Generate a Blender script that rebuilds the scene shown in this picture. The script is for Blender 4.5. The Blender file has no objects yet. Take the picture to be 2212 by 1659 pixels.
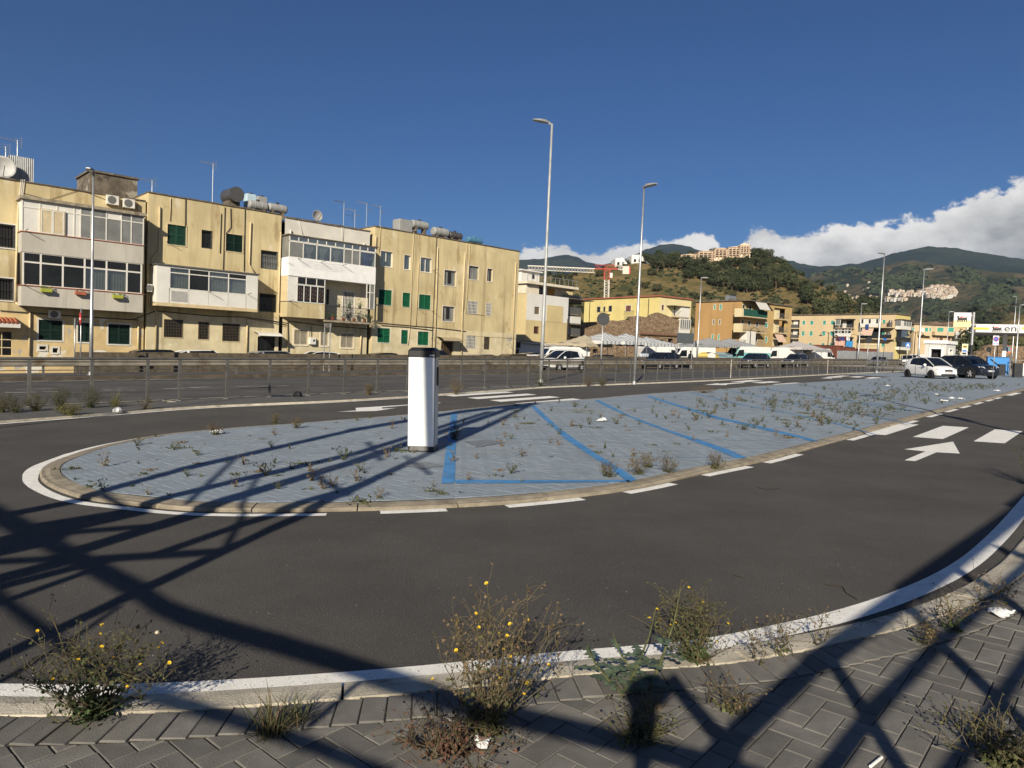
import bpy, math, random
from mathutils import Vector, Matrix, noise
from mathutils.bvhtree import BVHTree
from mathutils.geometry import tessellate_polygon
R = math.radians
scene = bpy.context.scene
COL = scene.collection
rnd = random.Random(7)

# ------------------------------------------------------------------ camera
F_PX, CX, CY, EYE = 1534.0, 1106.0, 829.5, 1.6       # survey of the photograph at 2212 x 1659
ROLL, PITCH = 0.018, math.atan(75.5 / 1534.0)
_cr, _sr, _cp, _sp = math.cos(ROLL), math.sin(ROLL), math.cos(PITCH), math.sin(PITCH)
def ray(x, y):
    dx, dy = x - CX, y - CY
    a = dx * _cr + dy * _sr; b = -dx * _sr + dy * _cr
    return Vector((a, F_PX * _cp - b * _sp, -F_PX * _sp - b * _cp)) / F_PX
def G(x, y, z=0.0):
    d = ray(x, y); t = (z - EYE) / d.z
    return Vector((d.x * t, d.y * t, z))
def atY(x, y, Y):
    d = ray(x, y); t = Y / d.y
    return Vector((d.x * t, Y, EYE + d.z * t))
_F0 = Vector((0, _cp, -_sp)); _U0 = Vector((0, _sp, _cp)); _X0 = Vector((1, 0, 0))
cd = bpy.data.cameras.new('camera'); cam = bpy.data.objects.new('camera', cd); COL.objects.link(cam)
cr_ = _cr * _X0 + _sr * _U0; cu_ = -_sr * _X0 + _cr * _U0
cam.matrix_world = Matrix(((cr_.x, cu_.x, -_F0.x, 0), (cr_.y, cu_.y, -_F0.y, 0), (cr_.z, cu_.z, -_F0.z, EYE), (0, 0, 0, 1)))
cd.sensor_fit = 'HORIZONTAL'; cd.sensor_width = 36.0; cd.lens = 36.0 * F_PX / 2212.0
cd.clip_start = 0.05; cd.clip_end = 40000.0
scene.camera = cam

# ------------------------------------------------------------------ light
SUN_EL, SUN_AZ = R(25.8), R(11.5)            # light travels towards azimuth 11.5 deg right of +Y
SUN_DIR = Vector((math.sin(SUN_AZ) * math.cos(SUN_EL), math.cos(SUN_AZ) * math.cos(SUN_EL), -math.sin(SUN_EL)))
sl = bpy.data.lights.new('sun', 'SUN'); sl.energy = 5.0; sl.angle = R(0.42); sl.color = (1.0, 0.90, 0.74)
so = bpy.data.objects.new('sun', sl); COL.objects.link(so)
so.rotation_euler = SUN_DIR.to_track_quat('-Z', 'Y').to_euler(); so.location = (-8, -30, 30)

CLOUD_TOP = [(960,575),(1040,568),(1100,548),(1160,530),(1235,536),(1255,548),(1290,541),(1310,546),(1340,527),(1385,516),(1430,520),(1500,505),
             (1560,526),(1596,562),(1612,500),(1680,499),(1740,506),(1800,490),(1860,480),(1960,470),(2020,459),(2080,428),(2140,398),(2212,389)]
def build_world():
    w = bpy.data.worlds.new('World'); scene.world = w; w.use_nodes = True
    nt = w.node_tree; N = nt.nodes; L = nt.links; N.clear()
    def nd(t, **k):
        n = N.new(t)
        for a, v in k.items(): setattr(n, a, v)
        return n
    def mth(op, a, b=None, c=None, clamp=False):
        n = nd('ShaderNodeMath', operation=op, use_clamp=clamp)
        for i, v in enumerate((a, b, c)):
            if v is None: continue
            if isinstance(v, (int, float)): n.inputs[i].default_value = v
            else: L.new(v, n.inputs[i])
        return n.outputs[0]
    sky = nd('ShaderNodeTexSky', sky_type='NISHITA', sun_disc=False, sun_elevation=SUN_EL,
             sun_rotation=math.pi + SUN_AZ, altitude=0.0, air_density=1.0, dust_density=0.25, ozone_density=2.2)
    co = nd('ShaderNodeTexCoord')
    nrm = nd('ShaderNodeVectorMath', operation='NORMALIZE'); L.new(co.outputs['Generated'], nrm.inputs[0])
    sep = nd('ShaderNodeSeparateXYZ'); L.new(nrm.outputs[0], sep.inputs[0])
    az = mth('ARCTAN2', sep.outputs[0], sep.outputs[1])            # 0 = straight ahead, + right
    el = mth('ARCSINE', sep.outputs[2])
    azn = mth('DIVIDE', mth('ADD', az, math.pi), 2 * math.pi)
    fc = nd('ShaderNodeFloatCurve'); L.new(azn, fc.inputs['Value'])
    cv = fc.mapping.curves[0]
    pts = [(0.0, 0.20)]
    pts.append((0.40, 0.06)); pts.append((0.47, 0.07))
    for px, py in CLOUD_TOP:
        d = ray(px, py).normalized()
        pts.append(((math.atan2(d.x, d.y) + math.pi) / (2 * math.pi), math.asin(d.z)))
    pts += [(0.625, 0.262), (0.66, 0.23), (0.72, 0.17), (0.85, 0.2), (1.0, 0.2)]
    while len(cv.points) < len(pts): cv.points.new(0.5, 0.5)
    for p, (a, b) in zip(cv.points, pts): p.location = (a, b)
    fc.mapping.update()
    mp = nd('ShaderNodeMapping'); mp.inputs['Scale'].default_value = (1, 1, 1.5); L.new(nrm.outputs[0], mp.inputs['Vector'])
    def noi(s, d, r=.55):
        n = nd('ShaderNodeTexNoise'); n.inputs['Scale'].default_value = s; n.inputs['Detail'].default_value = d; n.inputs['Roughness'].default_value = r
        L.new(mp.outputs[0], n.inputs['Vector']); return n.outputs['Fac']
    n1 = noi(24, 9, .6); n2 = noi(11, 7, .55); n3 = noi(70, 5, .6)
    disp = mth('ADD', mth('MULTIPLY', mth('SUBTRACT', n1, .5), .055), mth('MULTIPLY', mth('SUBTRACT', n3, .5), .026))
    depth = mth('SUBTRACT', mth('ADD', fc.outputs[0], disp), el)      # radians below the cloud top
    cov = nd('ShaderNodeMapRange', interpolation_type='SMOOTHSTEP'); cov.inputs['From Min'].default_value = -.001; cov.inputs['From Max'].default_value = .008
    L.new(depth, cov.inputs['Value'])
    # self-shading of the cloud bank: bright crowns, greyer body
    lit = mth('SUBTRACT', 1.0, mth('MULTIPLY', mth('MINIMUM', depth, .12), 9.0), clamp=True)
    lit = mth('ADD', mth('MULTIPLY', lit, .72), mth('MULTIPLY', mth('SUBTRACT', n2, .44), 2.0), clamp=True)
    ccol = nd('ShaderNodeValToRGB'); L.new(lit, ccol.inputs[0])
    ccol.color_ramp.elements[0].color = (3.3, 3.45, 3.65, 1); ccol.color_ramp.elements[0].position = .05
    ccol.color_ramp.elements[1].color = (11.5, 11.2, 10.8, 1); ccol.color_ramp.elements[1].position = .95
    mix = nd('ShaderNodeMix', data_type='RGBA'); L.new(cov.outputs[0], mix.inputs['Factor'])
    tint = nd('ShaderNodeMix', data_type='RGBA', blend_type='MULTIPLY'); tint.inputs['Factor'].default_value = 1
    L.new(sky.outputs[0], tint.inputs[6]); tint.inputs[7].default_value = (.215, .415, .72, 1)
    L.new(tint.outputs[2], mix.inputs[6]); L.new(ccol.outputs[0], mix.inputs[7])
    bg = nd('ShaderNodeBackground'); bg.inputs['Strength'].default_value = 0.053
    L.new(mix.outputs[2], bg.inputs['Color'])
    out = nd('ShaderNodeOutputWorld'); L.new(bg.outputs[0], out.inputs['Surface'])
build_world()
vs = scene.view_settings
vs.view_transform = 'Standard'; vs.look = 'None'; vs.gamma = 1.0; vs.use_curve_mapping = False
vs.exposure = 0.6

# ------------------------------------------------------------------ helpers
LEAN = Matrix.Rotation(0.024, 4, 'Y')        # the site is on a slope: plumb leans against the ground plane
def place(loc, rz=0.0, lean=True):
    m = Matrix.Translation(Vector(loc))
    if lean: m = m @ LEAN
    return m @ Matrix.Rotation(rz, 4, 'Z')
def tag(o, label=None, cat=None, group=None, kind=None):
    if label: o['label'] = label
    if cat: o['category'] = cat
    if group: o['group'] = group
    if kind: o['kind'] = kind
    return o
def thing(name, label, cat, loc=(0, 0, 0), rz=0.0, group=None, lean=True, mat=None):
    o = bpy.data.objects.new(name, None); COL.objects.link(o); o.empty_display_size = .2
    o.matrix_world = mat if mat is not None else place(loc, rz, lean)
    return tag(o, label, cat, group)
def Zm(x0, y0, w, wi):
    k = w / wi / 1.678119; return lambda x, y: (x0 / 1.678119 + k * x, y0 / 1.678119 + k * y)
Z1 = Zm(0,480,560,1080); Z2 = Zm(480,560,560,1191); Z3 = Zm(960,680,500,1257); Z4 = Zm(1260,740,660,1825)
Z5 = Zm(1820,740,740,1754); Z6 = Zm(2480,860,700,2002); Z7 = Zm(3060,960,652,2212); Z8 = Zm(0,1180,900,2212)
G4 = Zm(0,1400,1300,2212); G5 = Zm(1200,1200,800,2212); G6 = Zm(1900,1300,1000,2212); G7 = Zm(2700,1300,1012,2212)
N1 = Zm(0,2200,1200,2212); N2 = Zm(1200,2050,1200,2212); N3 = Zm(2300,2000,1412,2212)
S1 = Zm(0,1900,1000,2212); S2 = Zm(3000,1700,712,1969); S5 = Zm(0,1800,600,2212)
M1_ = Zm(1800,800,1000,2212); M2_ = Zm(2700,600,1012,2212); C9 = Zm(2900,1240,812,2212)

XF = [None]          # optional transform applied to new geometry
class MB:
    def __init__(s): s.v = []; s.f = []
    def add(s, vs, fs):
        b = len(s.v); s.v += [tuple(v) for v in vs]; s.f += [tuple(b + i for i in f) for f in fs]; return s
    def box(s, x0, x1, y0, y1, z0, z1):
        return s.add([(x0,y0,z0),(x1,y0,z0),(x1,y1,z0),(x0,y1,z0),(x0,y0,z1),(x1,y0,z1),(x1,y1,z1),(x0,y1,z1)],
                     [(0,3,2,1),(4,5,6,7),(0,1,5,4),(1,2,6,5),(2,3,7,6),(3,0,4,7)])
    def bar(s, p, q, w, h=None, up=None):
        p, q = Vector(p), Vector(q); h = h or w; d = (q - p).normalized()
        up = Vector(up) if up else (Vector((0,0,1)) if abs(d.z) < .95 else Vector((0,1,0)))
        a = d.cross(up).normalized(); b = a.cross(d).normalized(); a = a * w / 2; b = b * h / 2
        vs = [p-a-b, p+a-b, p+a+b, p-a+b, q-a-b, q+a-b, q+a+b, q-a+b]
        return s.add(vs, [(0,1,2,3),(7,6,5,4),(0,4,5,1),(1,5,6,2),(2,6,7,3),(3,7,4,0)])
    def tube(s, pts, r, n=6, cap=True):
        pts = [Vector(p) for p in pts]; rs = r if isinstance(r, (list, tuple)) else [r] * len(pts)
        b0 = len(s.v); prev = None
        for i, p in enumerate(pts):
            d = (pts[min(i+1, len(pts)-1)] - pts[max(i-1, 0)])
            d = d.normalized() if d.length > 1e-9 else Vector((0,0,1))
            up = prev if prev is not None else (Vector((1,0,0)) if abs(d.z) > .7 else Vector((0,0,1)))
            a = d.cross(up); a = a.normalized() if a.length > 1e-6 else d.orthogonal().normalized()
            bb = a.cross(d).normalized(); prev = bb
            for k in range(n):
                t = 2 * math.pi * k / n
                s.v.append(tuple(p + rs[i] * (math.cos(t) * a + math.sin(t) * bb)))
        for i in range(len(pts) - 1):
            for k in range(n):
                k2 = (k + 1) % n
                s.f.append((b0+i*n+k, b0+i*n+k2, b0+(i+1)*n+k2, b0+(i+1)*n+k))
        if cap:
            s.f.append(tuple(b0 + k for k in range(n))[::-1]); e = b0 + (len(pts)-1)*n
            s.f.append(tuple(e + k for k in range(n)))
        return s
    def lathe(s, prof, n=16, axis='Z', c=(0,0,0)):
        b0 = len(s.v)
        for r, z in prof:
            for k in range(n):
                t = 2 * math.pi * k / n; x, y = r * math.cos(t), r * math.sin(t)
                p = (x, y, z) if axis == 'Z' else ((z, x, y) if axis == 'X' else (y, z, x))
                s.v.append((p[0]+c[0], p[1]+c[1], p[2]+c[2]))
        for i in range(len(prof) - 1):
            for k in range(n):
                k2 = (k + 1) % n; s.f.append((b0+i*n+k, b0+i*n+k2, b0+(i+1)*n+k2, b0+(i+1)*n+k))
        s.f.append(tuple(b0 + k for k in range(n))[::-1]); e = b0 + (len(prof)-1)*n
        s.f.append(tuple(e + k for k in range(n)))
        return s
    def prism(s, poly, z0, z1):
        n = len(poly); b = len(s.v)
        s.v += [(p[0], p[1], z0) for p in poly] + [(p[0], p[1], z1) for p in poly]
        s.f.append(tuple(b + i for i in range(n))[::-1]); s.f.append(tuple(b + n + i for i in range(n)))
        for i in range(n): j = (i+1) % n; s.f.append((b+i, b+j, b+n+j, b+n+i))
        return s
    def extr(s, poly, y0, y1, axis='Y'):
        """outline in x,z swept along y"""
        n = len(poly); b = len(s.v)
        s.v += [(p[0], y0, p[1]) for p in poly] + [(p[0], y1, p[1]) for p in poly]
        s.f.append(tuple(b + i for i in range(n))); s.f.append(tuple(b + n + i for i in range(n))[::-1])
        for i in range(n): j = (i+1) % n; s.f.append((b+j, b+i, b+n+i, b+n+j))
        return s
    def sheet(s, poly, z=None):
        b = len(s.v); s.v += [(p[0], p[1], p[2] if z is None else z) for p in poly]
        vv = [Vector(q) for q in s.v[b:]]
        for t in tessellate_polygon([vv]):
            a, c, d = (vv[i] for i in t)
            if (c - a).cross(d - a).z < 0: t = (t[0], t[2], t[1])
            s.f.append(tuple(b + i for i in t))
        return s
    def strip(s, A, B):
        b = len(s.v); n = len(A); s.v += [tuple(p) for p in A] + [tuple(p) for p in B]
        for i in range(n-1): s.f.append((b+i, b+i+1, b+n+i+1, b+n+i))
        return s
    def mesh(s, name, mat=None, smooth=False):
        if XF[0] is not None: s.v = [tuple(XF[0] @ Vector(q)) for q in s.v]
        me = bpy.data.meshes.new(name); me.from_pydata(s.v, [], s.f); me.update()
        if mat: me.materials.append(mat)
        if smooth: me.polygons.foreach_set('use_smooth', [True] * len(me.polygons))
        return me
    def build(s, name, mat=None, parent=None, smooth=False, mw=None, bevel=0.0, subsurf=0, fixn=False):
        me = s.mesh(name, mat, smooth)
        if fixn:
            import bmesh
            bm = bmesh.new(); bm.from_mesh(me); bmesh.ops.recalc_face_normals(bm, faces=bm.faces); bm.to_mesh(me); bm.free()
        return obj(name, me, parent, mw, bevel, subsurf)
def obj(name, me, parent=None, mw=None, bevel=0.0, subsurf=0):
    o = bpy.data.objects.new(name, me); COL.objects.link(o)
    if parent is not None: o.parent = parent
    if mw is not None:
        if parent is not None: o.matrix_local = mw
        else: o.matrix_world = mw
    if bevel:
        m = o.modifiers.new('bevel', 'BEVEL'); m.width = bevel; m.segments = 2; m.limit_method = 'ANGLE'; m.angle_limit = R(40)
    if subsurf:
        m = o.modifiers.new('subsurf', 'SUBSURF'); m.levels = subsurf; m.render_levels = subsurf
    return o
def copy_tree(o, parent=None):
    c = o.copy(); COL.objects.link(c)
    if parent is not None: c.parent = parent
    for ch in KIDS.get(o, [x for x in o.children]): copy_tree(ch, c)
    return c
KIDS = {}

# ------------------------------------------------------------------ materials
_mc = {}
def mat(name, base, rough=.8, metal=0.0, var=.12, vs=3.0, bump=0.0, bs=40.0, stain=None, sscale=1.2, sth=.62, ssoft=.08, spec=.4, speck=None, coat=0.0, stretch=None, island=0.0, streak=None):
    if name in _mc: return _mc[name]
    m = bpy.data.materials.new(name); m.use_nodes = True; nt = m.node_tree; N = nt.nodes; L = nt.links
    b = N['Principled BSDF']; b.inputs['Roughness'].default_value = rough; b.inputs['Metallic'].default_value = metal
    b.inputs['Specular IOR Level'].default_value = spec
    if coat: b.inputs['Coat Weight'].default_value = coat; b.inputs['Coat Roughness'].default_value = .05
    co = N.new('ShaderNodeTexCoord'); vec = co.outputs['Object']
    if stretch:
        mp = N.new('ShaderNodeMapping'); mp.inputs['Scale'].default_value = stretch; L.new(vec, mp.inputs[0]); vec = mp.outputs[0]
    def noi(sc, det=5, r=.6):
        n = N.new('ShaderNodeTexNoise'); n.inputs['Scale'].default_value = sc; n.inputs['Detail'].default_value = det; n.inputs['Roughness'].default_value = r
        L.new(vec, n.inputs['Vector']); return n.outputs['Fac']
    def mix(fac, a, c, bt='MIX'):
        n = N.new('ShaderNodeMix'); n.data_type = 'RGBA'; n.blend_type = bt
        if isinstance(fac, float): n.inputs['Factor'].default_value = fac
        else: L.new(fac, n.inputs['Factor'])
        for i, x in ((6, a), (7, c)):
            if isinstance(x, tuple): n.inputs[i].default_value = (*x[:3], 1)
            else: L.new(x, n.inputs[i])
        return n.outputs[2]
    def rng(x, a, c, lo=0., hi=1., smooth=True):
        n = N.new('ShaderNodeMapRange'); n.interpolation_type = 'SMOOTHSTEP' if smooth else 'LINEAR'
        n.inputs['From Min'].default_value = a; n.inputs['From Max'].default_value = c; n.inputs['To Min'].default_value = lo; n.inputs['To Max'].default_value = hi
        L.new(x, n.inputs['Value']); return n.outputs[0]
    lo = tuple(max(0, c * (1 - var)) for c in base); hi = tuple(min(1, c * (1 + var)) for c in base)
    col = mix(rng(noi(vs), .3, .7), lo, hi)
    if island:
        oi = N.new('ShaderNodeObjectInfo'); gi = N.new('ShaderNodeNewGeometry')
        ad = N.new('ShaderNodeMath'); ad.operation = 'ADD'; L.new(oi.outputs['Random'], ad.inputs[0]); L.new(gi.outputs['Random Per Island'], ad.inputs[1])
        fr = N.new('ShaderNodeMath'); fr.operation = 'FRACT'; L.new(ad.outputs[0], fr.inputs[0])
        r = rng(fr.outputs[0], 0, 1, 1 - island, 1 + island, False)
        cb = N.new('ShaderNodeCombineColor'); [L.new(r, cb.inputs[i]) for i in range(3)]
        col = mix(1.0, col, cb.outputs[0], 'MULTIPLY')
    if stain:
        for k, st in enumerate(stain if isinstance(stain[0], (list, tuple)) else [stain]):
            f = rng(noi(sscale * (1 + 1.7 * k), 7, .65), sth, sth + ssoft); col = mix(f, col, tuple(st))
    if streak:
        mp2 = N.new('ShaderNodeMapping'); mp2.inputs['Scale'].default_value = (1, 1, .07); L.new(co.outputs['Object'], mp2.inputs[0]); old = vec; vec = mp2.outputs[0]
        f = rng(noi(streak[1], 6, .6), streak[2], streak[2] + .22, 0, streak[3]); vec = old; col = mix(f, col, tuple(streak[0]))
    if speck:
        f = rng(noi(speck[1], 2, .5), speck[2], speck[2] + .04); col = mix(f, col, tuple(speck[0]))
    L.new(col, b.inputs['Base Color'])
    if bump:
        bn = N.new('ShaderNodeBump'); bn.inputs['Strength'].default_value = bump; bn.inputs['Distance'].default_value = .02
        L.new(noi(bs, 4), bn.inputs['Height']); L.new(bn.outputs[0], b.inputs['Normal'])
    _mc[name] = m; return m
def glass_mat(name='clear_glass', tint=(.75, .8, .8), refl=.12):
    if name in _mc: return _mc[name]
    m = bpy.data.materials.new(name); m.use_nodes = True; nt = m.node_tree; N = nt.nodes; L = nt.links; N.clear()
    t = N.new('ShaderNodeBsdfTransparent'); t.inputs[0].default_value = (*tint, 1)
    g = N.new('ShaderNodeBsdfGlossy'); g.inputs['Roughness'].default_value = .03; g.inputs['Color'].default_value = (.9, .95, 1, 1)
    lw = N.new('ShaderNodeLayerWeight'); lw.inputs['Blend'].default_value = .25
    mr = N.new('ShaderNodeMapRange'); mr.inputs['To Min'].default_value = refl; mr.inputs['To Max'].default_value = .8; L.new(lw.outputs['Facing'], mr.inputs[0])
    mx = N.new('ShaderNodeMixShader'); L.new(mr.outputs[0], mx.inputs[0]); L.new(t.outputs[0], mx.inputs[1]); L.new(g.outputs[0], mx.inputs[2])
    o = N.new('ShaderNodeOutputMaterial'); L.new(mx.outputs[0], o.inputs[0]); _mc[name] = m; return m

ASPH = mat('asphalt', (.065, .0600, .0540), .92, var=.2, vs=.7, bump=.8, bs=130, stain=[(.050, .0455, .0415),(.076,.070,.062)], sscale=.3, sth=.5, ssoft=.25, speck=((.19, .178, .16), 105, .635))
ASPH2 = mat('old_asphalt', (.062, .060, .058), .9, var=.22, vs=.5, bump=.3, bs=120, stain=[(.09, .088, .082), (.045, .044, .042)], sscale=.25, sth=.55, ssoft=.15)
PAINT_W = mat('white_road_paint', (.80, .785, .73), .7, var=.08, vs=6, bump=.5, bs=160, speck=((.14, .135, .125), 75, .665))
PAINT_WF = mat('worn_road_paint', (.30, .29, .27), .8, var=.3, vs=3, stain=(.07, .068, .066), sscale=2.2, sth=.47, ssoft=.12)
KERB_I = mat('island_kerb_stone', (.25,.215,.16), .9, var=.25, vs=5, bump=.5, bs=90, stain=(.13,.105,.07), sscale=3.0, sth=.54, ssoft=.2, island=.12)
KERB = mat('concrete_kerb', (.47, .425, .335), .9, var=.2, vs=4, bump=.5, bs=90, stain=(.17, .14, .10), sscale=3.0, sth=.56, ssoft=.16, island=.1)
PAVER = mat('grey_paver', (.135, .128, .115), .85, var=.15, vs=6, bump=.35, bs=150, island=.24, stain=(.075, .072, .066), sscale=5, sth=.58, ssoft=.15)
PAVBASE = mat('joint_sand', (.055, .048, .036), .95, var=.4, vs=30, bump=.4, bs=90)
PAVBLUE = mat('painted_paver', (.206, .244, .278), .75, var=.09, vs=1.4, bump=.25, bs=120, island=.05, stain=[(.15, .165, .185), (.23, .25, .26)], sscale=.55, sth=.56, ssoft=.2)
BLUEJ = mat('painted_joint', (.175, .203, .228), .9, var=.3, vs=20)
BLUE = mat('blue_line_paint', (.055, .20, .42), .7, var=.15, vs=3, stain=(.16, .225, .31), sscale=4, sth=.57, ssoft=.12)
EARTH = mat('earth', (.13, .11, .075), .95, var=.3, vs=.4)
# ------------------------------------------------------------------ ground, roads, kerbs, pavers
def spline(pts, step=.25):
    P = [Vector(p[:2]) for p in pts]; out = []
    for i in range(len(P) - 1):
        p0 = P[max(i-1, 0)]; p1 = P[i]; p2 = P[i+1]; p3 = P[min(i+2, len(P)-1)]
        n = max(2, int((p2 - p1).length / step))
        for k in range(n):
            t = k / n
            out.append(.5 * ((2*p1) + (-p0+p2)*t + (2*p0-5*p1+4*p2-p3)*t*t + (-p0+3*p1-3*p2+p3)*t**3))
    out.append(P[-1]); return out
def offset(c, d):
    """shift a curve to its left by d"""
    o = []
    for i, p in enumerate(c):
        t = (c[min(i+1, len(c)-1)] - c[max(i-1, 0)]).normalized(); o.append(p + Vector((-t.y, t.x)) * d)
    return o
def arc(c):
    s = [0.0]
    for a, b in zip(c, c[1:]): s.append(s[-1] + (b - a).length)
    return s
def cut(c, a, b):
    s = arc(c); out = []
    def at(x):
        for i in range(len(s)-1):
            if s[i+1] >= x: return c[i].lerp(c[i+1], (x - s[i]) / max(1e-9, s[i+1]-s[i]))
        return c[-1].copy()
    out.append(at(a)); out += [p for p, x in zip(c, s) if a + .01 < x < b - .01]; out.append(at(b)); return out
def nearest(c, p):
    s = arc(c); i = min(range(len(c)), key=lambda i: (c[i] - p).length_squared); return s[i]
def v3(c, z): return [(p.x, p.y, z) for p in c]
def inside(p, poly):
    r = False; n = len(poly); j = n - 1
    for i in range(n):
        a, b = poly[i], poly[j]
        if (a.y > p.y) != (b.y > p.y) and p.x < (b.x - a.x) * (p.y - a.y) / (b.y - a.y) + a.x: r = not r
        j = i
    return r
def struct(o): o['kind'] = 'structure'; return o

RD = Vector((math.sin(R(46.5)), math.cos(R(46.5)))); RN = Vector((-RD.y, RD.x))      # main road frame
PD = Vector((.655, .7556)); PN = Vector((-PD.y, PD.x))                                # car park frame
def rp(s, n, z=0.0): p = RD * s + RN * n; return Vector((p.x, p.y, z))
def pp(t, n, z=0.0): p = PD * t + PN * n; return Vector((p.x, p.y, z))
def at_n(px, n, z=0.0, py=760):
    """the point seen at column px that stands on the line n of the main road frame"""
    d = ray(px, py); t = n / (d.x * RN.x + d.y * RN.y); return Vector((d.x * t, d.y * t, z))

struct(MB().sheet([(-6000,-1200),(6000,-1200),(6000,6000),(-6000,6000)], -.36).build('ground', EARTH))
struct(MB().sheet([rp(-60,-30), rp(330,-30), rp(330,41.6), rp(-60,41.6)], -.008).build('main_road', ASPH2))
struct(MB().sheet([rp(-60,42.0), rp(330,42.0), rp(330,62), rp(-60,62)], -.30).build('side_street', ASPH2))
# loop road of the car park
WL = spline([G(*q) for q in [G4(-900,330), G4(-300,262), G4(0,230), G4(400,200), G4(800,168), G4(1300,132), G4(2212,90), Z5(0,1605), Z5(500,1572), Z5(1754,1521)]] + [pp(62,18.05), pp(84,17.7)], .5)
rail_o = [Vector((-13.2,14.6)), Vector((-11.05,16.75)), Vector((-9.2,18.85)), Vector((-8.3,19.85)), Vector((2.3,31.67)), Vector((25.6,57.7)), Vector((41.0,74.9))]
rail_c = spline(rail_o, .3)
struct(MB().sheet([*WL, pp(84,-14), pp(-14,-14), Vector((-24, 4))], 0.0).build('loop_road', ASPH))
# far pavement strip under the railing
strip_poly = WL + [p for p in reversed(offset(rail_c, .25))]
fp = struct(MB().sheet([(p.x, p.y) for p in strip_poly], .05).build('far_pavement', mat('dark_paving', (.085,.083,.078), .9, var=.25, vs=8, bump=.4, bs=30)))
rk = offset(rail_c, .25); rk2 = offset(rail_c, .40)
struct(MB().strip(v3(rk, .06), v3(rk2, .06)).strip(v3(rk2, .06), v3(rk2, -.03)).build('far_kerb', KERB))
struct(MB().strip(v3(offset(WL, -.02), .004), v3(offset(WL, -.14), .004)).build('edge_line', PAINT_W))
struct(MB().strip(v3(WL, .004), v3(WL, .052)).build('far_kerb_face', KERB))

def kerb_run(curve, w, name, parent, L=.99, z=.05, sign=1, km=None):
    s = arc(curve)[-1]; n = int(s / L)
    for i in range(n):
        c = cut(curve, i*L + .006, (i+1)*L - .006); dz = rnd.uniform(-.004, .004); m = MB()
        prof = [(0,-.04),(0,.022),(.018,.036),(w*.28,z-.008),(w*.5,z),(w,z+.004),(w,-.04)]
        rows = [v3(offset(c, sign*o), zz + dz) for o, zz in prof]
        for a, b in zip(rows, rows[1:]): m.strip(*((a, b) if sign > 0 else (b, a)))
        for k in (0, -1):
            r = [row[k] for row in rows]; m.add(r, [tuple(range(len(r)))])
        m.build('kerb_stone', km or KERB, parent)

PW = .1065
HB_A = R(49.0)
def chamfer(poly, i):
    """inset a convex ccw polygon"""
    n = len(poly); out = []
    for k in range(n):
        p, a, b = poly[k], poly[k-1], poly[(k+1) % n]
        e1 = (p - a).normalized(); e2 = (b - p).normalized(); n1 = Vector((-e1.y, e1.x)); n2 = Vector((-e2.y, e2.x))
        d = n1 + n2; out.append(p + d * (i / max(.3, 1 + n1.dot(n2))))
    return out
def slab(mb, poly, i=.005, M=None):
    """a paver: convex outline, chamfered top at z = 0"""
    n = len(poly); top = chamfer(poly, i)
    vs = [Vector((p.x, p.y, -.03)) for p in poly] + [Vector((p.x, p.y, -i)) for p in poly] + [Vector((p.x, p.y, 0)) for p in top]
    fs = [tuple(2*n + k for k in range(n))] + [(k, (k+1) % n, n + (k+1) % n, n + k) for k in range(n)] + [(n+k, n+(k+1) % n, 2*n+(k+1) % n, 2*n+k) for k in range(n)]
    mb.add([M @ v for v in vs] if M is not None else vs, fs); return mb
def rect(gap, L=2):
    x, y = PW * L / 2 - gap, PW / 2 - gap; return [Vector(q) for q in ((-x,-y),(x,-y),(x,y),(-x,y))]
def clip(poly, p0, nrm):
    out = []; n = len(poly)
    for k in range(n):
        a, b = poly[k], poly[(k+1) % n]; da, db = (a - p0).dot(nrm), (b - p0).dot(nrm)
        if da >= 0: out.append(a)
        if (da >= 0) != (db >= 0): out.append(a.lerp(b, da / (da - db)))
    res = []
    for q in out:
        if not res or (q - res[-1]).length > .004: res.append(q)
    if len(res) > 1 and (res[0] - res[-1]).length < .004: res.pop()
    return res
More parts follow.
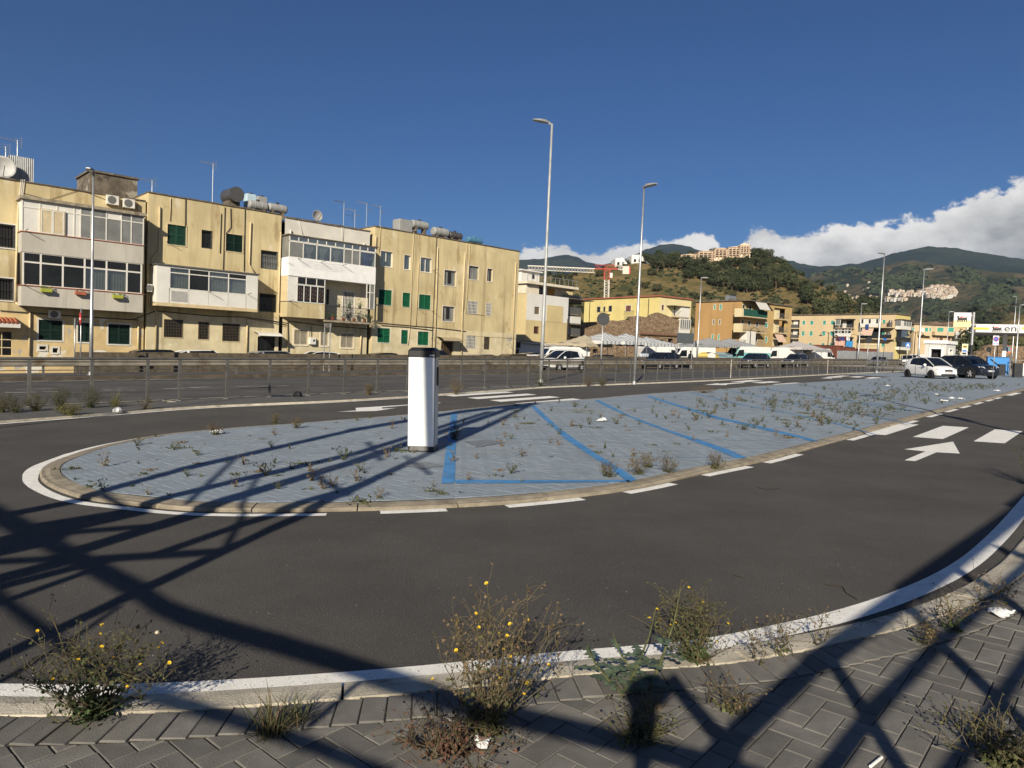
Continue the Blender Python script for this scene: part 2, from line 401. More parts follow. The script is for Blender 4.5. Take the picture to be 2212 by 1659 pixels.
def herring(poly, z, xr, yr, edge, side):
    """whole and cut pavers of a herringbone field; edge is the kerb-side curve, the field lies on its side"""
    ca, sa = math.cos(HB_A), math.sin(HB_A); whole = []; cutp = []
    cs = [(x*ca + y*sa, -x*sa + y*ca) for x in xr for y in yr]
    i0, i1 = int(min(c[0] for c in cs) / PW) - 2, int(max(c[0] for c in cs) / PW) + 2
    j0, j1 = int(min(c[1] for c in cs) / PW) - 2, int(max(c[1] for c in cs) / PW) + 2
    for i in range(i0, i1):
        for j in range(j0, j1):
            k = (i - j) % 4
            if k == 0: u, v, r = (i + 1) * PW, (j + .5) * PW, 0
            elif k == 3: u, v, r = (i + .5) * PW, (j + 1) * PW, math.pi/2
            else: continue
            p = Vector((u*ca - v*sa, u*sa + v*ca))
            if not (xr[0] < p.x < xr[1] and yr[0] < p.y < yr[1]): continue
            a = HB_A + r; dx = Vector((math.cos(a), math.sin(a))) * PW; dy = Vector((-math.sin(a), math.cos(a))) * PW * .5
            ins = [inside(p + sx*dx + sy*dy, poly) for sx in (-1,1) for sy in (-1,1)]
            if not any(ins): continue
            M = Matrix.Translation((p.x, p.y, z + rnd.gauss(0, .0012))) @ Matrix.Rotation(a + rnd.gauss(0,.004), 4, 'Z') @ Matrix.Rotation(rnd.gauss(0,.006), 4, 'X') @ Matrix.Rotation(rnd.gauss(0,.004), 4, 'Y')
            if all(ins): whole.append(M); continue
            ii = min(range(1, len(edge)-1), key=lambda q: (edge[q] - p).length_squared)
            t = (edge[ii+1] - edge[ii-1]).normalized(); nn = Vector((-t.y, t.x)) * side
            ln = Vector((nn.x*math.cos(a) + nn.y*math.sin(a), -nn.x*math.sin(a) + nn.y*math.cos(a)))
            q = edge[ii] - p; lp = Vector((q.x*math.cos(a) + q.y*math.sin(a), -q.x*math.sin(a) + q.y*math.cos(a)))
            pc = clip(rect(.0035), lp + ln*.003, ln)
            if len(pc) >= 3: cutp.append((M, pc))
    return whole, cutp
def lay_pavers(mats, cutp, material, parent, key, gap, ch, nmax=298):
    allp = [(M, None) for M in mats] + cutp
    allp.sort(key=lambda q: key(q[0])); R0 = rect(gap); me = slab(MB(), R0, ch).mesh('paver', material)
    for M, pc in allp[:nmax]: obj('paver', me if pc is None else slab(MB(), pc, ch).mesh('paver', material), parent, M)
    mb = MB()
    for M, pc in allp[nmax:]: slab(mb, R0 if pc is None else pc, ch, M)
    mb.build('paver_field', material, parent)['kind'] = 'stuff'

# near pavement where the photographer stands
NW = spline([(-5.6,3.75),(-4.4,3.42),(-3.4,3.27)] + [tuple(G(*q)[:2]) for q in ((0,1478),(300,1478),(600,1463),(900,1440),(1200,1410),(1500,1383),(1700,1345),(1800,1321),(1900,1290),(2003,1248),(2068,1211),(2111,1177),(2154,1136),(2197,1088.5),(2212,1071))] + [(8.2,10.7),(12.8,16.0),(26.2,31.5)], .12)
def _gap(p): return .158 + .10 * max(0.0, min(1.0, (p.x - .4) / 2.4))
NK = [p + (o - p) * _gap(p) for p, o in zip(NW, offset(NW, -1.0))]
struct(MB().strip(v3(offset(NW, -.152), .004), v3(NW, .004)).build('edge_line', PAINT_W))
near_kerb = struct(MB().strip(v3(offset(NK, -.21), -.02), v3(offset(NK,-.01), -.02)).build('near_kerb', PAVBASE))
kerb_run(NK, .205, 'kerb_stone', near_kerb, sign=-1)
NE = offset(NK, -.217)
pave_poly = NE + [Vector((27, 29)), Vector((12, 4)), Vector((9, -4)), Vector((-9,-4)), Vector((-9, 3))]
pavement = struct(MB().sheet([(p.x, p.y) for p in pave_poly], .0455).build('near_pavement', PAVBASE))
def insight(p): return (1 if abs(p.x) < p.y * .74 + .1 and p.y > 2.1 else 0)
# soldier course along the kerb, then the herringbone field
bcurve = offset(NE, -PW*1.03); sl_ = arc(bcurve); bm_ = []
smax = nearest(bcurve, Vector((7.5, 9.6)))
s_ = 0.3
while s_ < smax:
    seg = cut(bcurve, s_, s_ + PW*1.04)
    t = (seg[-1] - seg[0]).normalized(); c = (seg[0] + seg[-1]) / 2
    bm_.append(Matrix.Translation((c.x, c.y, .052 + rnd.gauss(0,.0012))) @ Matrix.Rotation(math.atan2(t.y, t.x) + math.pi/2 - .12, 4, 'Z') @ Matrix.Rotation(rnd.gauss(0,.006), 4, 'X'))
    s_ += PW * 1.02
fcurve = [p for p in offset(NE, -PW*2.09)]
fpoly = fcurve[:] + [Vector((27, 29)), Vector((12, 4)), Vector((9, -1.0)), Vector((-9,-1.0)), Vector((-9, 3))]
fm, fc_ = herring(fpoly, .052, (-4.2, 6.6), (1.2, 8.2), fcurve, -1)
lay_pavers(bm_ + fm, fc_, PAVER, pavement, gap=.0024, ch=.0032, key=lambda M: (-insight(M.translation), M.translation.y))

# ---- the painted parking island
W0n = [(-6.30,9.97),(-6.05,8.89),(-5.65,8.15),(-5.12,7.54),(-4.42,6.99),(-3.81,6.75),(-2.92,6.52),(-1.73,6.61),(-.6,6.86),(.32,7.22),(1.5,7.98),(2.7,9.2),(3.95,10.42),(5.97,12.72),(8.33,15.45),(11.67,19.35),(16.98,25.4),(26.95,36.7),(45,57.2)]
W0f = [(-6.30,9.97),(-6.34,10.99),(-6.07,12.29),(-5.37,13.35),(-4.31,14.53),(-2.3,17.0),(.05,20.5),(2.35,23.05),(4.7,26.15),(9.1,31.1),(13.8,36.85),(23.7,47.8),(28.5,53.5),(33,58.6)]
wn = spline(W0n, .15); wf = spline(W0f, .15)
ring_w = list(reversed(wf)) + wn[1:]              # runs far side -> nose -> near side, island on the left
ring_k0 = offset(ring_w, .172); ring_k1 = offset(ring_w, .382)
isl_poly = ring_k1 + [Vector((60, 74)), Vector((46, 74))]
ISZ = .05
island = struct(MB().sheet([(p.x, p.y) for p in isl_poly], ISZ - .002).build('parking_island', BLUEJ))
ik = struct(MB().strip(v3(ring_k0, -.02), v3(ring_k1, -.02)).build('island_kerb', PAVBASE))
kerb_run(ring_k0, .20, 'kerb_stone', ik, sign=1, km=KERB_I, z=.044)
ipoly = offset(ring_w, .40) + [Vector((60, 74)), Vector((46, 74))]
im, ic_ = herring(ipoly, ISZ + .002, (-6.5, 9), (6.4, 19.5), offset(ring_w, .40), 1)
lay_pavers(im, ic_, PAVBLUE, island, gap=.0014, ch=.0016, key=lambda M: M.translation.y + abs(M.translation.x) * .3)
farp = [p for p in ipoly if p.y > 19.45]
A_ = min((p for p in farp if p.x < 4), key=lambda p: p.y); 
struct(MB().sheet([(p.x, p.y) for p in ipoly if p.y > 19.4], ISZ + .002).build('painted_paving', PAVBLUE))
# apron beyond the island where the cars are parked
struct(MB().sheet([Vector((30, 50)), Vector((44, 55)), Vector((75, 75)), Vector((75, 95)), Vector((36, 68)), Vector((27, 58))], .012).build('parking_apron', PAVBLUE))

def wob(c, a=.006): return [p + Vector((noise.noise((p.x*3, p.y*3, .5)), noise.noise((p.x*3, p.y*3, 9.5)))) * a for p in c]
def line_between(curve, pa, pb, w=.13, off=.0, name='lane_dash'):
    a, b = nearest(curve, Vector(G(*pa)[:2])), nearest(curve, Vector(G(*pb)[:2]))
    if a > b: a, b = b, a
    c = cut(curve, a, b); struct(MB().strip(v3(wob(offset(c, off)), .004), v3(wob(offset(c, off + w)), .004)).build(name, PAINT_W))
# solid line round the nose
ia = nearest(ring_w, Vector(G(*G4(1860,228))[:2])); ib = nearest(ring_w, Vector(G(704,1114)[:2]))
c = cut(ring_w, ia, ib); S = arc(c)
def lw(i): q = S[i] / S[-1]; return .10 + .10 * math.exp(-((q - .48) / .17) ** 2)
inn = [p + (o - p) * lw(i) for i, (p, o) in enumerate(zip(c, offset(c, 1.0)))]
struct(MB().strip(v3(wob(c), .004), v3(wob(inn), .004)).build('edge_line', PAINT_W))
for a, b in [((805,1108),(980,1104)),((1088,1092),(1250,1077)),((1335,1060),(1440,1043)),((1506,1025),(1600,1007)),((1632,996),(1715,979))]: line_between(ring_w, a, b, .13, .02)
for a, b in [((760,642),(955,597)),((1220,515),(1340,490)),((1420,460),(1520,435)),((1550,422),(1650,400)),((1665,389),(1750,372)),((1765,360),(1840,344)),((1855,335),(1915,322)),((1925,316),(1980,306))]: line_between(ring_w, G7(*a), G7(*b), .14, .0)
for a, b in [((40,897),(480,866)),((715,848),(790,842)),((1060,822),(1170,812)),((1350,797),(1680,770)),((1790,757),(2000,742))]: line_between(ring_w, G5(*a), G5(*b), .13, .02)
for a, b in [((520,331),(705,319)),((810,307),(960,297)),((1050,291),(1185,281)),((1265,275),(1380,267)),((1470,261),(1560,254)),((1640,250),(1750,242)),((1810,238),(1890,232)),((1960,226),(2040,221)),((2100,216),(2170,211))]: line_between(ring_w, G6(*a), G6(*b), .14, .02)
def gpoly(Zf, pts, name, material=PAINT_W, z=.004):
    return struct(MB().sheet([G(*Zf(*p), z) for p in pts]).build(name, material))
ST = 'crosswalk_stripe'
gpoly(G7, [(920,592),(1115,606),(1380,522),(1210,512)], ST); gpoly(G7, [(1330,620),(1570,637),(1775,545),(1570,532)], ST); gpoly(G7, [(1812,655),(2058,671),(2200,575),(1980,560)], ST)
gpoly(G7, [(2310,695),(2560,712),(2650,600),(2440,590)], ST)
gpoly(G7, [(1265,718),(1650,657),(1703,752),(1520,742),(1350,812),(1265,805),(1430,735)], 'road_arrow')
gpoly(G7, [(2050,290),(2115,293),(2197,272),(2110,268)], ST)
gpoly(G5, [(1140,645),(1230,655),(1830,615),(1750,605)], ST); gpoly(G5, [(1365,668),(1470,682),(2060,638),(1965,627)], ST)
gpoly(G5, [(1590,693),(1705,709),(2298,664),(2190,652)], ST); gpoly(G5, [(1845,725),(1960,742),(2542,689),(2420,675)], ST)
gpoly(G5, [(55,810),(252,796),(245,770),(790,737),(1105,716),(1085,722),(800,742),(510,765),(515,778),(655,770),(450,801)], 'road_arrow')
for q in ([(-120,184),(0,186),(150,175),(40,170)],[(50,190),(140,195),(290,185),(200,179)],[(215,203),(300,210),(490,195),(400,190)],[(640,144),(720,146),(840,137),(770,134)],[(820,145),(900,150),(955,142),(880,139)],[(945,155),(1020,160),(1085,150),(1010,146)],[(1020,130),(1080,133),(1160,127),(1090,125)]): gpoly(G7, q, ST)
gpoly(G6, [(1445,210),(1560,196),(1560,201),(1760,190),(1770,194),(1625,206),(1625,212)], 'road_arrow')
gpoly(G7, [(600,155),(670,146),(670,149),(770,145),(775,148),(690,153),(690,158)], 'road_arrow')
# blue bay lines
zb = ISZ + .0065
def bl(Zf, pts): gpoly(Zf, pts, 'bay_line', BLUE, zb)
bl(G5, [(1205,825),(1262,825),(1240,1500),(1225,1525),(1105,1525)])
bl(lambda x, y: (x, y), [(981,1036),(1170,1037),(1356,1037.2),(1366,1040.5),(1170,1043),(985,1044)])
bl(G6, [(50,378),(88,378),(270,545),(420,655),(600,775),(760,870),(890,960),(900,972),(830,990),(700,885),(560,795),(330,645),(200,520),(110,440)])
bl(G6, [(565,335),(602,333),(860,463),(1160,572),(1400,648),(1640,728),(1785,795),(1700,797),(1480,708),(1340,655),(1130,577),(900,492),(700,402)])
bl(G6, [(980,302),(1012,300),(1330,398),(1560,468),(1800,520),(2000,568),(2212,618),(2362,658),(2300,662),(2212,634),(2000,590),(1700,516),(1540,482),(1250,389)])
def thin(Zf, pts, px=3.2):
    c = [Vector(G(*Zf(*p), zb)[:2]) for p in pts]; w = [px / F_PX * p.y * 1.0 for p in c]
    nrm = offset(c, 1.0); a = [p + (n - p) * (wi*.5) for p, n, wi in zip(c, nrm, w)]; b = [p - (n - p) * (wi*.5) for p, n, wi in zip(c, nrm, w)]
    struct(MB().strip(v3(b, zb), v3(a, zb)).build('bay_line', BLUE))
thin(G6, [(1340,275),(1500,310),(1740,370),(2000,415),(2212,455),(2500,520),(2820,610)], 6); thin(G6, [(1660,262),(1800,285),(2000,325),(2212,365),(2600,425),(3100,520)], 5); thin(G6, [(1880,240),(2212,280),(2700,350),(3200,430)], 4.5)
thin(G7, [(130,235),(600,305),(1000,370),(1420,425)], 4); thin(G7, [(420,205),(800,255),(1200,320)], 3.5); thin(G7, [(700,185),(1100,225),(1600,300)], 3)
for q in ([(280,541),(650,545),(1030,546)],[(-330,640),(0,645),(330,648)],[(620,778),(1100,788),(1700,795)],[(130,380),(670,393)],[(640,335),(1110,347)],[(900,472),(1560,478)],[(1400,650),(2212,655),(2500,652)],[(1040,303),(1310,308)],[(1370,410),(1700,416)],[(1850,378),(2212,378)],[(1940,560),(2500,563)]):
    thin(G6, q, 2.0)
thin(G5, [(1262,824),(1700,830),(2080,836)], 2.0)
# worn markings of the main road
for a, b, w in [(((40,600)), ((530,590)), .3), (((150,570)), ((520,560)), .16), (((860,562)), ((1140,557)), .16), (((900,575)), ((1200,577)), .22), (((1480,565)), ((1900,545)), .25), (((2100,545)),((2600,535)),.2)]:
    A, B = G(*Z8(*a), 0), G(*Z8(*b), 0); d = (B - A).normalized(); nn = Vector((-d.y, d.x, 0)) * w
    struct(MB().sheet([A, B, B + nn, A + nn], -.003).build('worn_marking', PAINT_WF))
struct(MB().box(-60, 330, 33.2, 33.32, -.008, -.004).build('road_edge_line', PAINT_WF, mw=Matrix.Rotation(math.atan2(RD.y, RD.x), 4, 'Z')))
# drain covers on the island
for q in ([(1330,1105),(1560,1090),(1750,1115),(1500,1160)], [(700,1345),(960,1310),(1140,1350),(920,1380)], [(1050,1130),(1165,1100),(1165,1150),(1050,1165)]):
    gpoly(G5, q, 'drain_cover', mat('painted_iron', (.17,.19,.21), .6, var=.2, vs=30, bump=.8, bs=60), zb + .002)
# ------------------------------------------------------------------ street furniture
GALV = mat('galvanised_steel', (.42,.43,.43), .45, .75, var=.12, vs=6)
GALV_D = mat('dull_steel', (.17,.165,.15), .5, .6, var=.2, vs=5)
DARKM = mat('dark_metal', (.03,.032,.035), .5, .3, var=.2)
RUSTY = mat('weathered_pole', (.36,.37,.36), .6, .4, var=.15, vs=4, stain=(.25,.12,.05), sscale=2.2, sth=.66, ssoft=.08, stretch=(1,1,.6))
WHITE_P = mat('white_panel', (.80,.80,.79), .35, var=.04, vs=3, stain=(.62,.62,.60), sscale=1.6, sth=.64, ssoft=.2)
BLACK_P = mat('black_plastic', (.012,.012,.014), .45, var=.2)
CONC = mat('aged_concrete', (.085,.068,.046), .92, var=.35, vs=2.5, bump=.5, bs=30, stain=[(.045,.037,.027),(.14,.12,.088)], sscale=1.1, sth=.56, ssoft=.18)

def charging_column():
    b = G(912, 975, ISZ); d = Vector((b.x, b.y)).normalized()
    rz = R(-4)
    t = thing('charging_station', 'white charging column with black cap standing on the painted island', 'charging station', (b.x, b.y + .1, ISZ), rz, lean=False)
    w, dp = .205, .16
    def ring(w, dp, c, z): return [(-w+c,-dp,z),(w-c,-dp,z),(w,-dp+c,z),(w,dp-c,z),(w-c,dp,z),(-w+c,dp,z),(-w,dp-c,z),(-w,-dp+c,z)]
    def stack(rs):
        m = MB(); n = len(rs[0]); m.v = [p for r in rs for p in r]
        for i in range(len(rs)-1):
            for k in range(n): k2 = (k+1) % n; m.f.append((i*n+k, i*n+k2, (i+1)*n+k2, (i+1)*n+k))
        m.f.append(tuple(range(n))[::-1]); m.f.append(tuple(len(m.v)-n+k for k in range(n))); return m
    stack([ring(.195,.17,.02,0), ring(.195,.17,.02,.02), ring(.185,.155,.02,.085)]).build('base_plate', BLACK_P, t)
    stack([ring(.192,.155,.012,.08), ring(.192,.155,.012,1.40)]).build('core', mat('grey_core', (.33,.34,.35), .5, .2), t)
    MB().box(-.198,.188,-.178,-.150,.083,1.415).build('front_panel', WHITE_P, t, bevel=.012)
    MB().box(-.198,.188,.150,.178,.083,1.415).build('back_panel', WHITE_P, t, bevel=.012)
    MB().box(.1925,.200,-.10,.12,.09,1.41).build('side_panel', mat('satin_panel', (.5,.51,.52), .3, .5), t)
    MB().box(.2,.216,-.02,.07,.98,1.26).build('socket_door', BLACK_P, t, bevel=.01)
    MB().box(-.2005,-.1925,-.12,.12,.09,1.41).build('side_panel', mat('satin_panel', (.5,.51,.52)), t)
    cap = stack([ring(.207,.185,.02,1.405), ring(.207,.185,.02,1.50), ring(.165,.145,.02,1.545), ring(.14,.12,.02,1.55)]).build('cap', BLACK_P, t)
    for k in range(4): MB().box(.120 + k*.018, .132 + k*.018, -.1875, -.184, 1.425, 1.445).build('cap_mark', WHITE_P, cap)
charging_column()

# ---- railing (three runs, a gap for each crossing)
def railing(a, b, label, spacing=1.3, stripe_ends=False):
    c = cut(rail_c, a, b); L_ = arc(c)[-1]; p0 = c[0]
    t = thing('railing', label, 'railing', (p0.x, p0.y, .05), 0, lean=False, group='steel railing runs along the far pavement')
    n = max(1, round(L_ / spacing)); H = 1.13; ends = []
    loc = [Vector((p.x - p0.x, p.y - p0.y, 0)) for p in c]
    s = arc(c)
    def at(x):
        for i in range(len(s)-1):
            if s[i+1] >= x: return loc[i].lerp(loc[i+1], (x - s[i]) / max(1e-9, s[i+1]-s[i]))
        return loc[-1]
    dr = lambda x: (at(min(L_, x+.1)) - at(max(0, x-.1))).normalized()
    for i in range(n + 1):
        x = L_ * i / n; p = at(x); d = dr(x); lean = Vector((.024, 0, 0)) * H
        m = MB().bar(p, p + Vector((0,0,H)) + lean, .035, .075, up=d)
        m.box(p.x-.07, p.x+.07, p.y-.07, p.y+.07, 0, .012)
        m.build('post', mat('striped_post', (.42,.40,.37), .6, stain=(.2,.12,.09), sscale=9, sth=.5) if stripe_ends and i in (0,) else GALV_D, t)
    hz = [(1.13, .032), (.84, .011), (.56, .011), (.27, .011)]
    for z, r in hz:
        xs = [L_ * k / (n*2) for k in range(n*2 + 1)]
        m = MB().tube([at(x) + Vector((.024*z, 0, z + (r if z < 1 else 0))) for x in xs], r, 8 if r > .02 else 5)
        m.build('handrail' if z > 1 else 'rail', GALV_D, t, smooth=True)
s1 = nearest(rail_c, Vector(G(*G6(1490,165))[:2])); s2 = nearest(rail_c, Vector(G(*G6(1650,160))[:2])); s3 = nearest(rail_c, Vector(G(*G7(575,128))[:2])); s4 = nearest(rail_c, Vector(G(*G7(650,125))[:2]))
railing(.1, s1, 'longest grey steel railing run, opposite the apartment row')
railing(s2, s3, 'shorter steel railing run between two crossings with one peeling striped end post', 1.3, True)
railing(s4, arc(rail_c)[-1], 'steel railing run ending beside the parked white hatchback', 1.3, True)

# ---- street lamps
def lamp(base, H, label, r0=.085, r1=.04, head_dir=(1,0), kind='led', pole_mat=None, arm=.0, sign=False, group='street lamps'):
    t = thing('street_lamp', label, 'street lamp', base, 0, group=group)
    pm = pole_mat or GALV
    zs = [0, H*.3, H*.3+.01, H*.6, H]; rs = [r0, r0*.86, r0*.8, r0*.66, r1]
    MB().tube([(0,0,z) for z in zs], rs, 12).build('pole', pm, t, smooth=True)
    MB().lathe([(r0*1.9, 0), (r0*1.9, .02), (r0*1.25, .03), (r0*1.2, .15), (r0*1.0,.16)], 12).build('base_flange', pm, t)
    d = Vector((*head_dir, 0)).normalized(); s = Vector((-d.y, d.x, 0)); up = Vector((0,0,1))
    o = Vector((0,0,H)) + d * (arm + .02)
    if arm: MB().bar((0,0,H-.03), tuple(o + Vector((0,0,-.02))), .06).build('arm', pm, t)
    tilt = .05
    def P(x, y, z): return o + d*x + s*y + up*(z + x*tilt)
    L = .78
    prof = [(0.0,.06,.10),(.16,.13,.13),(.42,.17,.11),(L,.10,.05)]
    m = MB(); rows = []
    for x, hw, h in prof: rows.append([P(x,-hw,0), P(x,hw,0), P(x,hw*.7,h), P(x,-hw*.7,h)])
    m.v = [tuple(p) for r_ in rows for p in r_]
    for i in range(3):
        for k in range(4): k2 = (k+1) % 4; m.f.append((i*4+k, i*4+k2, (i+1)*4+k2, (i+1)*4+k))
    m.f += [(3,2,1,0), (12,13,14,15)]
    h = m.build('lamp_head', mat('lamp_grey', (.30,.31,.31), .45, .3), t, fixn=True)
    m = MB(); q = [P(.2,-.10,-.006), P(.2,.10,-.006), P(.62,.09,-.006), P(.62,-.09,-.006)]; m.add(q, [(0,1,2,3)]).build('lens', mat('lamp_lens', (.5,.5,.45), .15), h)
    MB().tube([P(-.1,0,.03), P(.05,0,.05)], .05, 8).build('collar', pm, t)
    if sign: MB().box(-.02,.02,-.9,-.05,H*.52,H*.52+.7).build('sign_plate', GALV, t)
    return t
def lamp_at(px, py_base, top_py, **k): pass
def lamp_px(px, py, d, top_py, label, **k):
    """foot seen in column px at depth d; height from the picture row of its head"""
    r = ray(px, py); b = Vector((r.x / r.y * d, d, 0)); tp = atY(px, top_py, d)
    return lamp((b.x, b.y, k.pop('z', 0.0)), tp.z, label, **k)
lamp_px(1168, 822, 34.8, 267, 'tall rust-stained street lamp with a long single head above the white car', pole_mat=RUSTY, r0=.10, r1=.05, head_dir=(-1,-.35), arm=.18)
lamp_px(1370, 828, 34.3, 405, 'slim galvanised street lamp rising in front of the railing beside the yellow house', head_dir=(.55,-.8), r0=.085)
lamp_px(196, 790, 33.8, 374, 'street lamp standing in front of the enclosed white balconies', head_dir=(.25,-.95), r0=.09)
lamp_px(1505, 788, 82, 601, 'street lamp beside the orange house and the market tents', head_dir=(.9,-.4), r0=.1)
lamp_px(1853, 785, 112, 657, 'slim street lamp in front of the balconies with the grey water tank', head_dir=(.9,-.4), r0=.1)
lamp_px(1893.5, 804, 66, 549, 'galvanised street lamp at the railing end left of the parked hatchback', head_dir=(-.9,-.4), r0=.1)
lamp_px(1982, 790, 69, 583, 'street lamp standing just behind the white booth', head_dir=(.8,-.6), r0=.1)
lamp_px(2043, 772, 122, 674, 'distant street lamp between the white booth and the square dog sign', head_dir=(.9,-.4), r0=.1)
lamp_px(2185, 775, 96, 642, 'street lamp rising through the canopy of the filling station', head_dir=(-.9,-.4), r0=.1)
t = lamp_px(2193, 788, 70, 660, 'mast with twin dark floodlights beside the blue kiosk', head_dir=(.7,-.7), r0=.1)
for k in (-1, 1): MB().box(k*.42-.28, k*.42+.28, -.2, .2, 6.75, 6.95).build('floodlight', DARKM, t, bevel=.03)
# two lamps outside the frame whose shadows cross the road
tip = G(*G7(870,300)); sh = Vector((SUN_DIR.x, SUN_DIR.y)) / abs(SUN_DIR.z) * 9.6
lamp((tip.x - sh.x, tip.y - sh.y, 0.05), 9.6, 'street lamp with a sign plate on the right pavement, casting a long shadow', sign=True)
tip = G(560, 858)
lamp((tip.x - sh.x, tip.y - sh.y, 0), 9.6, 'street lamp on the left outer pavement with a long thin shadow', r0=.06)

# ---- traffic signs
def sign_pole(b, H, t, r=.03): MB().tube([(0,0,0),(0,0,H)], r, 8).build('pole', GALV, t, smooth=True)
def disc_back(px, py, d, cpy, label, r=.3):
    rr = ray(px, py); b = Vector((rr.x / rr.y * d, d, 0)); zc = atY(px, cpy, d).z
    t = thing('road_sign', label, 'road sign', b, 0, group='road signs seen from behind'); sign_pole(b, zc + .3, t)
    MB().lathe([(r,-.06),(r,-.05),(r*.96,-.045)], 28, 'Y').build('sign_disc', DARKM, t)
    MB().bar((-.2,-.035,-.02+zc),(.2,-.035,-.02+zc),.02,.03).build('bracket', DARKM, t)
    return t, zc
def fix_disc(t, zc):
    for c in t.children:
        if c.name.startswith('sign_disc'): c.location.z = zc
for q in ((1296,829,33.8,689,'dark back of a round sign in front of the stone ruin'),(1871.5,804,65,734.5,'dark back of a round sign near the rust-red containers')):
    t, zc = disc_back(*q); fix_disc(t, zc)
b = at_n(173, 39.2); b.z = 0
RED = mat('sign_red', (.55,.03,.03), .5, var=.05); SW = mat('sign_white', (.8,.8,.8), .5, var=.04); SB = mat('sign_blue', (.03,.16,.5), .5, var=.05)
t = thing('road_sign', 'red and white no entry sign in front of the dark green ground floor shutters', 'road sign', b, R(-52)); sign_pole(b, 3.2, t)
zc = atY(172.5, 688.5, b.y).z
o = MB().lathe([(.30,-.045),(.30,-.03)], 28, 'Y').build('sign_disc', RED, t); o.location.z = zc
MB().box(-.2,.2,-.050,-.0455,zc-.045,zc+.045).build('white_bar', SW, o).matrix_local = Matrix.Translation((0,0,-zc))
b = at_n(160, 39.2); b.z = 0
t = thing('sign_post', 'bare steel post next to the no entry sign', 'post', b); sign_pole(b, 2.7, t); MB().box(-.05,.05,-.02,.02,2.2,2.7).build('post_plate', DARKM, t)
b = at_n(705, 40.2); b.z = 0
t = thing('road_sign', 'double-post direction sign seen edge on before the grilled windows', 'road sign', b, R(-45))
for k in (-.33,.33): MB().tube([(k,0,0),(k,0,3.0)], .03, 8).build('pole', GALV, t)
MB().box(-.42,.42,.035,.06,2.75,3.0).build('sign_plate', GALV_D, t)
b = at_n(1478, 38.5); b.z = 0
t = thing('road_sign', 'large dark rectangular sign back on two posts beside the standing person', 'road sign', b, 0)
for k in (-.72,.72): MB().tube([(k,.04,0),(k,.04,4.0)], .04, 8).build('pole', GALV, t)
MB().box(-.82,.82,-.03,0,atY(1478,742,b.y).z,atY(1478,719.5,b.y).z).build('sign_plate', mat('sign_back', (.035,.045,.05), .5), t)

# ---- guard rail with its low kerb
def guard_rail(s0, s1):
    t = thing('guard_rail', 'long weathered steel guard rail along the main road', 'guard rail', rp(s0, 34.35, .12), math.atan2(RD.y, RD.x), lean=False)
    L = s1 - s0; prof = [(0,.0),(.05,.03),(.05,.10),(0,.14),(0,.17),(.05,.21),(.05,.28),(0,.31)]
    x = 0; k = 0
    W = mat('weathered_rail', (.21,.19,.155), .65, .2, var=.25, vs=1.5, stain=(.11,.075,.045), sscale=.8, sth=.55, ssoft=.15)
    while x < L:
        e = min(L, x + 4.0); m = MB(); b0 = 0
        m.v = [(x, -y, .42 + z) for y, z in prof] + [(e, -y, .42 + z) for y, z in prof]
        n = len(prof); m.f = [(i, n+i, n+i+1, i+1) for i in range(n-1)]
        m.build('rail_beam', W, t); MB().box(x+.05, x+.13, .003, .08, -.1, .72).build('post', GALV_D, t)
        x += 4.0
    return t
guard_rail(2, 260)
struct(MB().box(-60, 330, 33.75, 35.0, -.01, .13).build('median_kerb', mat('dirty_kerb', (.075,.062,.045), .95, var=.35, vs=1.5, bump=.6, bs=20, stain=(.04,.034,.025), sscale=.8, sth=.5, ssoft=.2), mw=Matrix.Rotation(math.atan2(RD.y, RD.x), 4, 'Z')))
# ---- concrete wall
def conc_wall():
    p0 = at_n(163, 41.85); s0 = p0.x*RD.x + p0.y*RD.y
    t = thing('concrete_wall', 'low stained concrete wall between the main road and the side street', 'wall', rp(s0, 41.85, -.3), math.atan2(RD.y, RD.x), lean=False)
    x = 0
    while x < 180:
        l = 3.05; dz = rnd.uniform(-.012,.012); z1 = 1.36 + dz
        MB().box(x, x + l - .025, -.12 + rnd.uniform(-.008,.008), .12, 0, z1).build('wall_panel', CONC, t, bevel=.02)
        x += l
conc_wall()

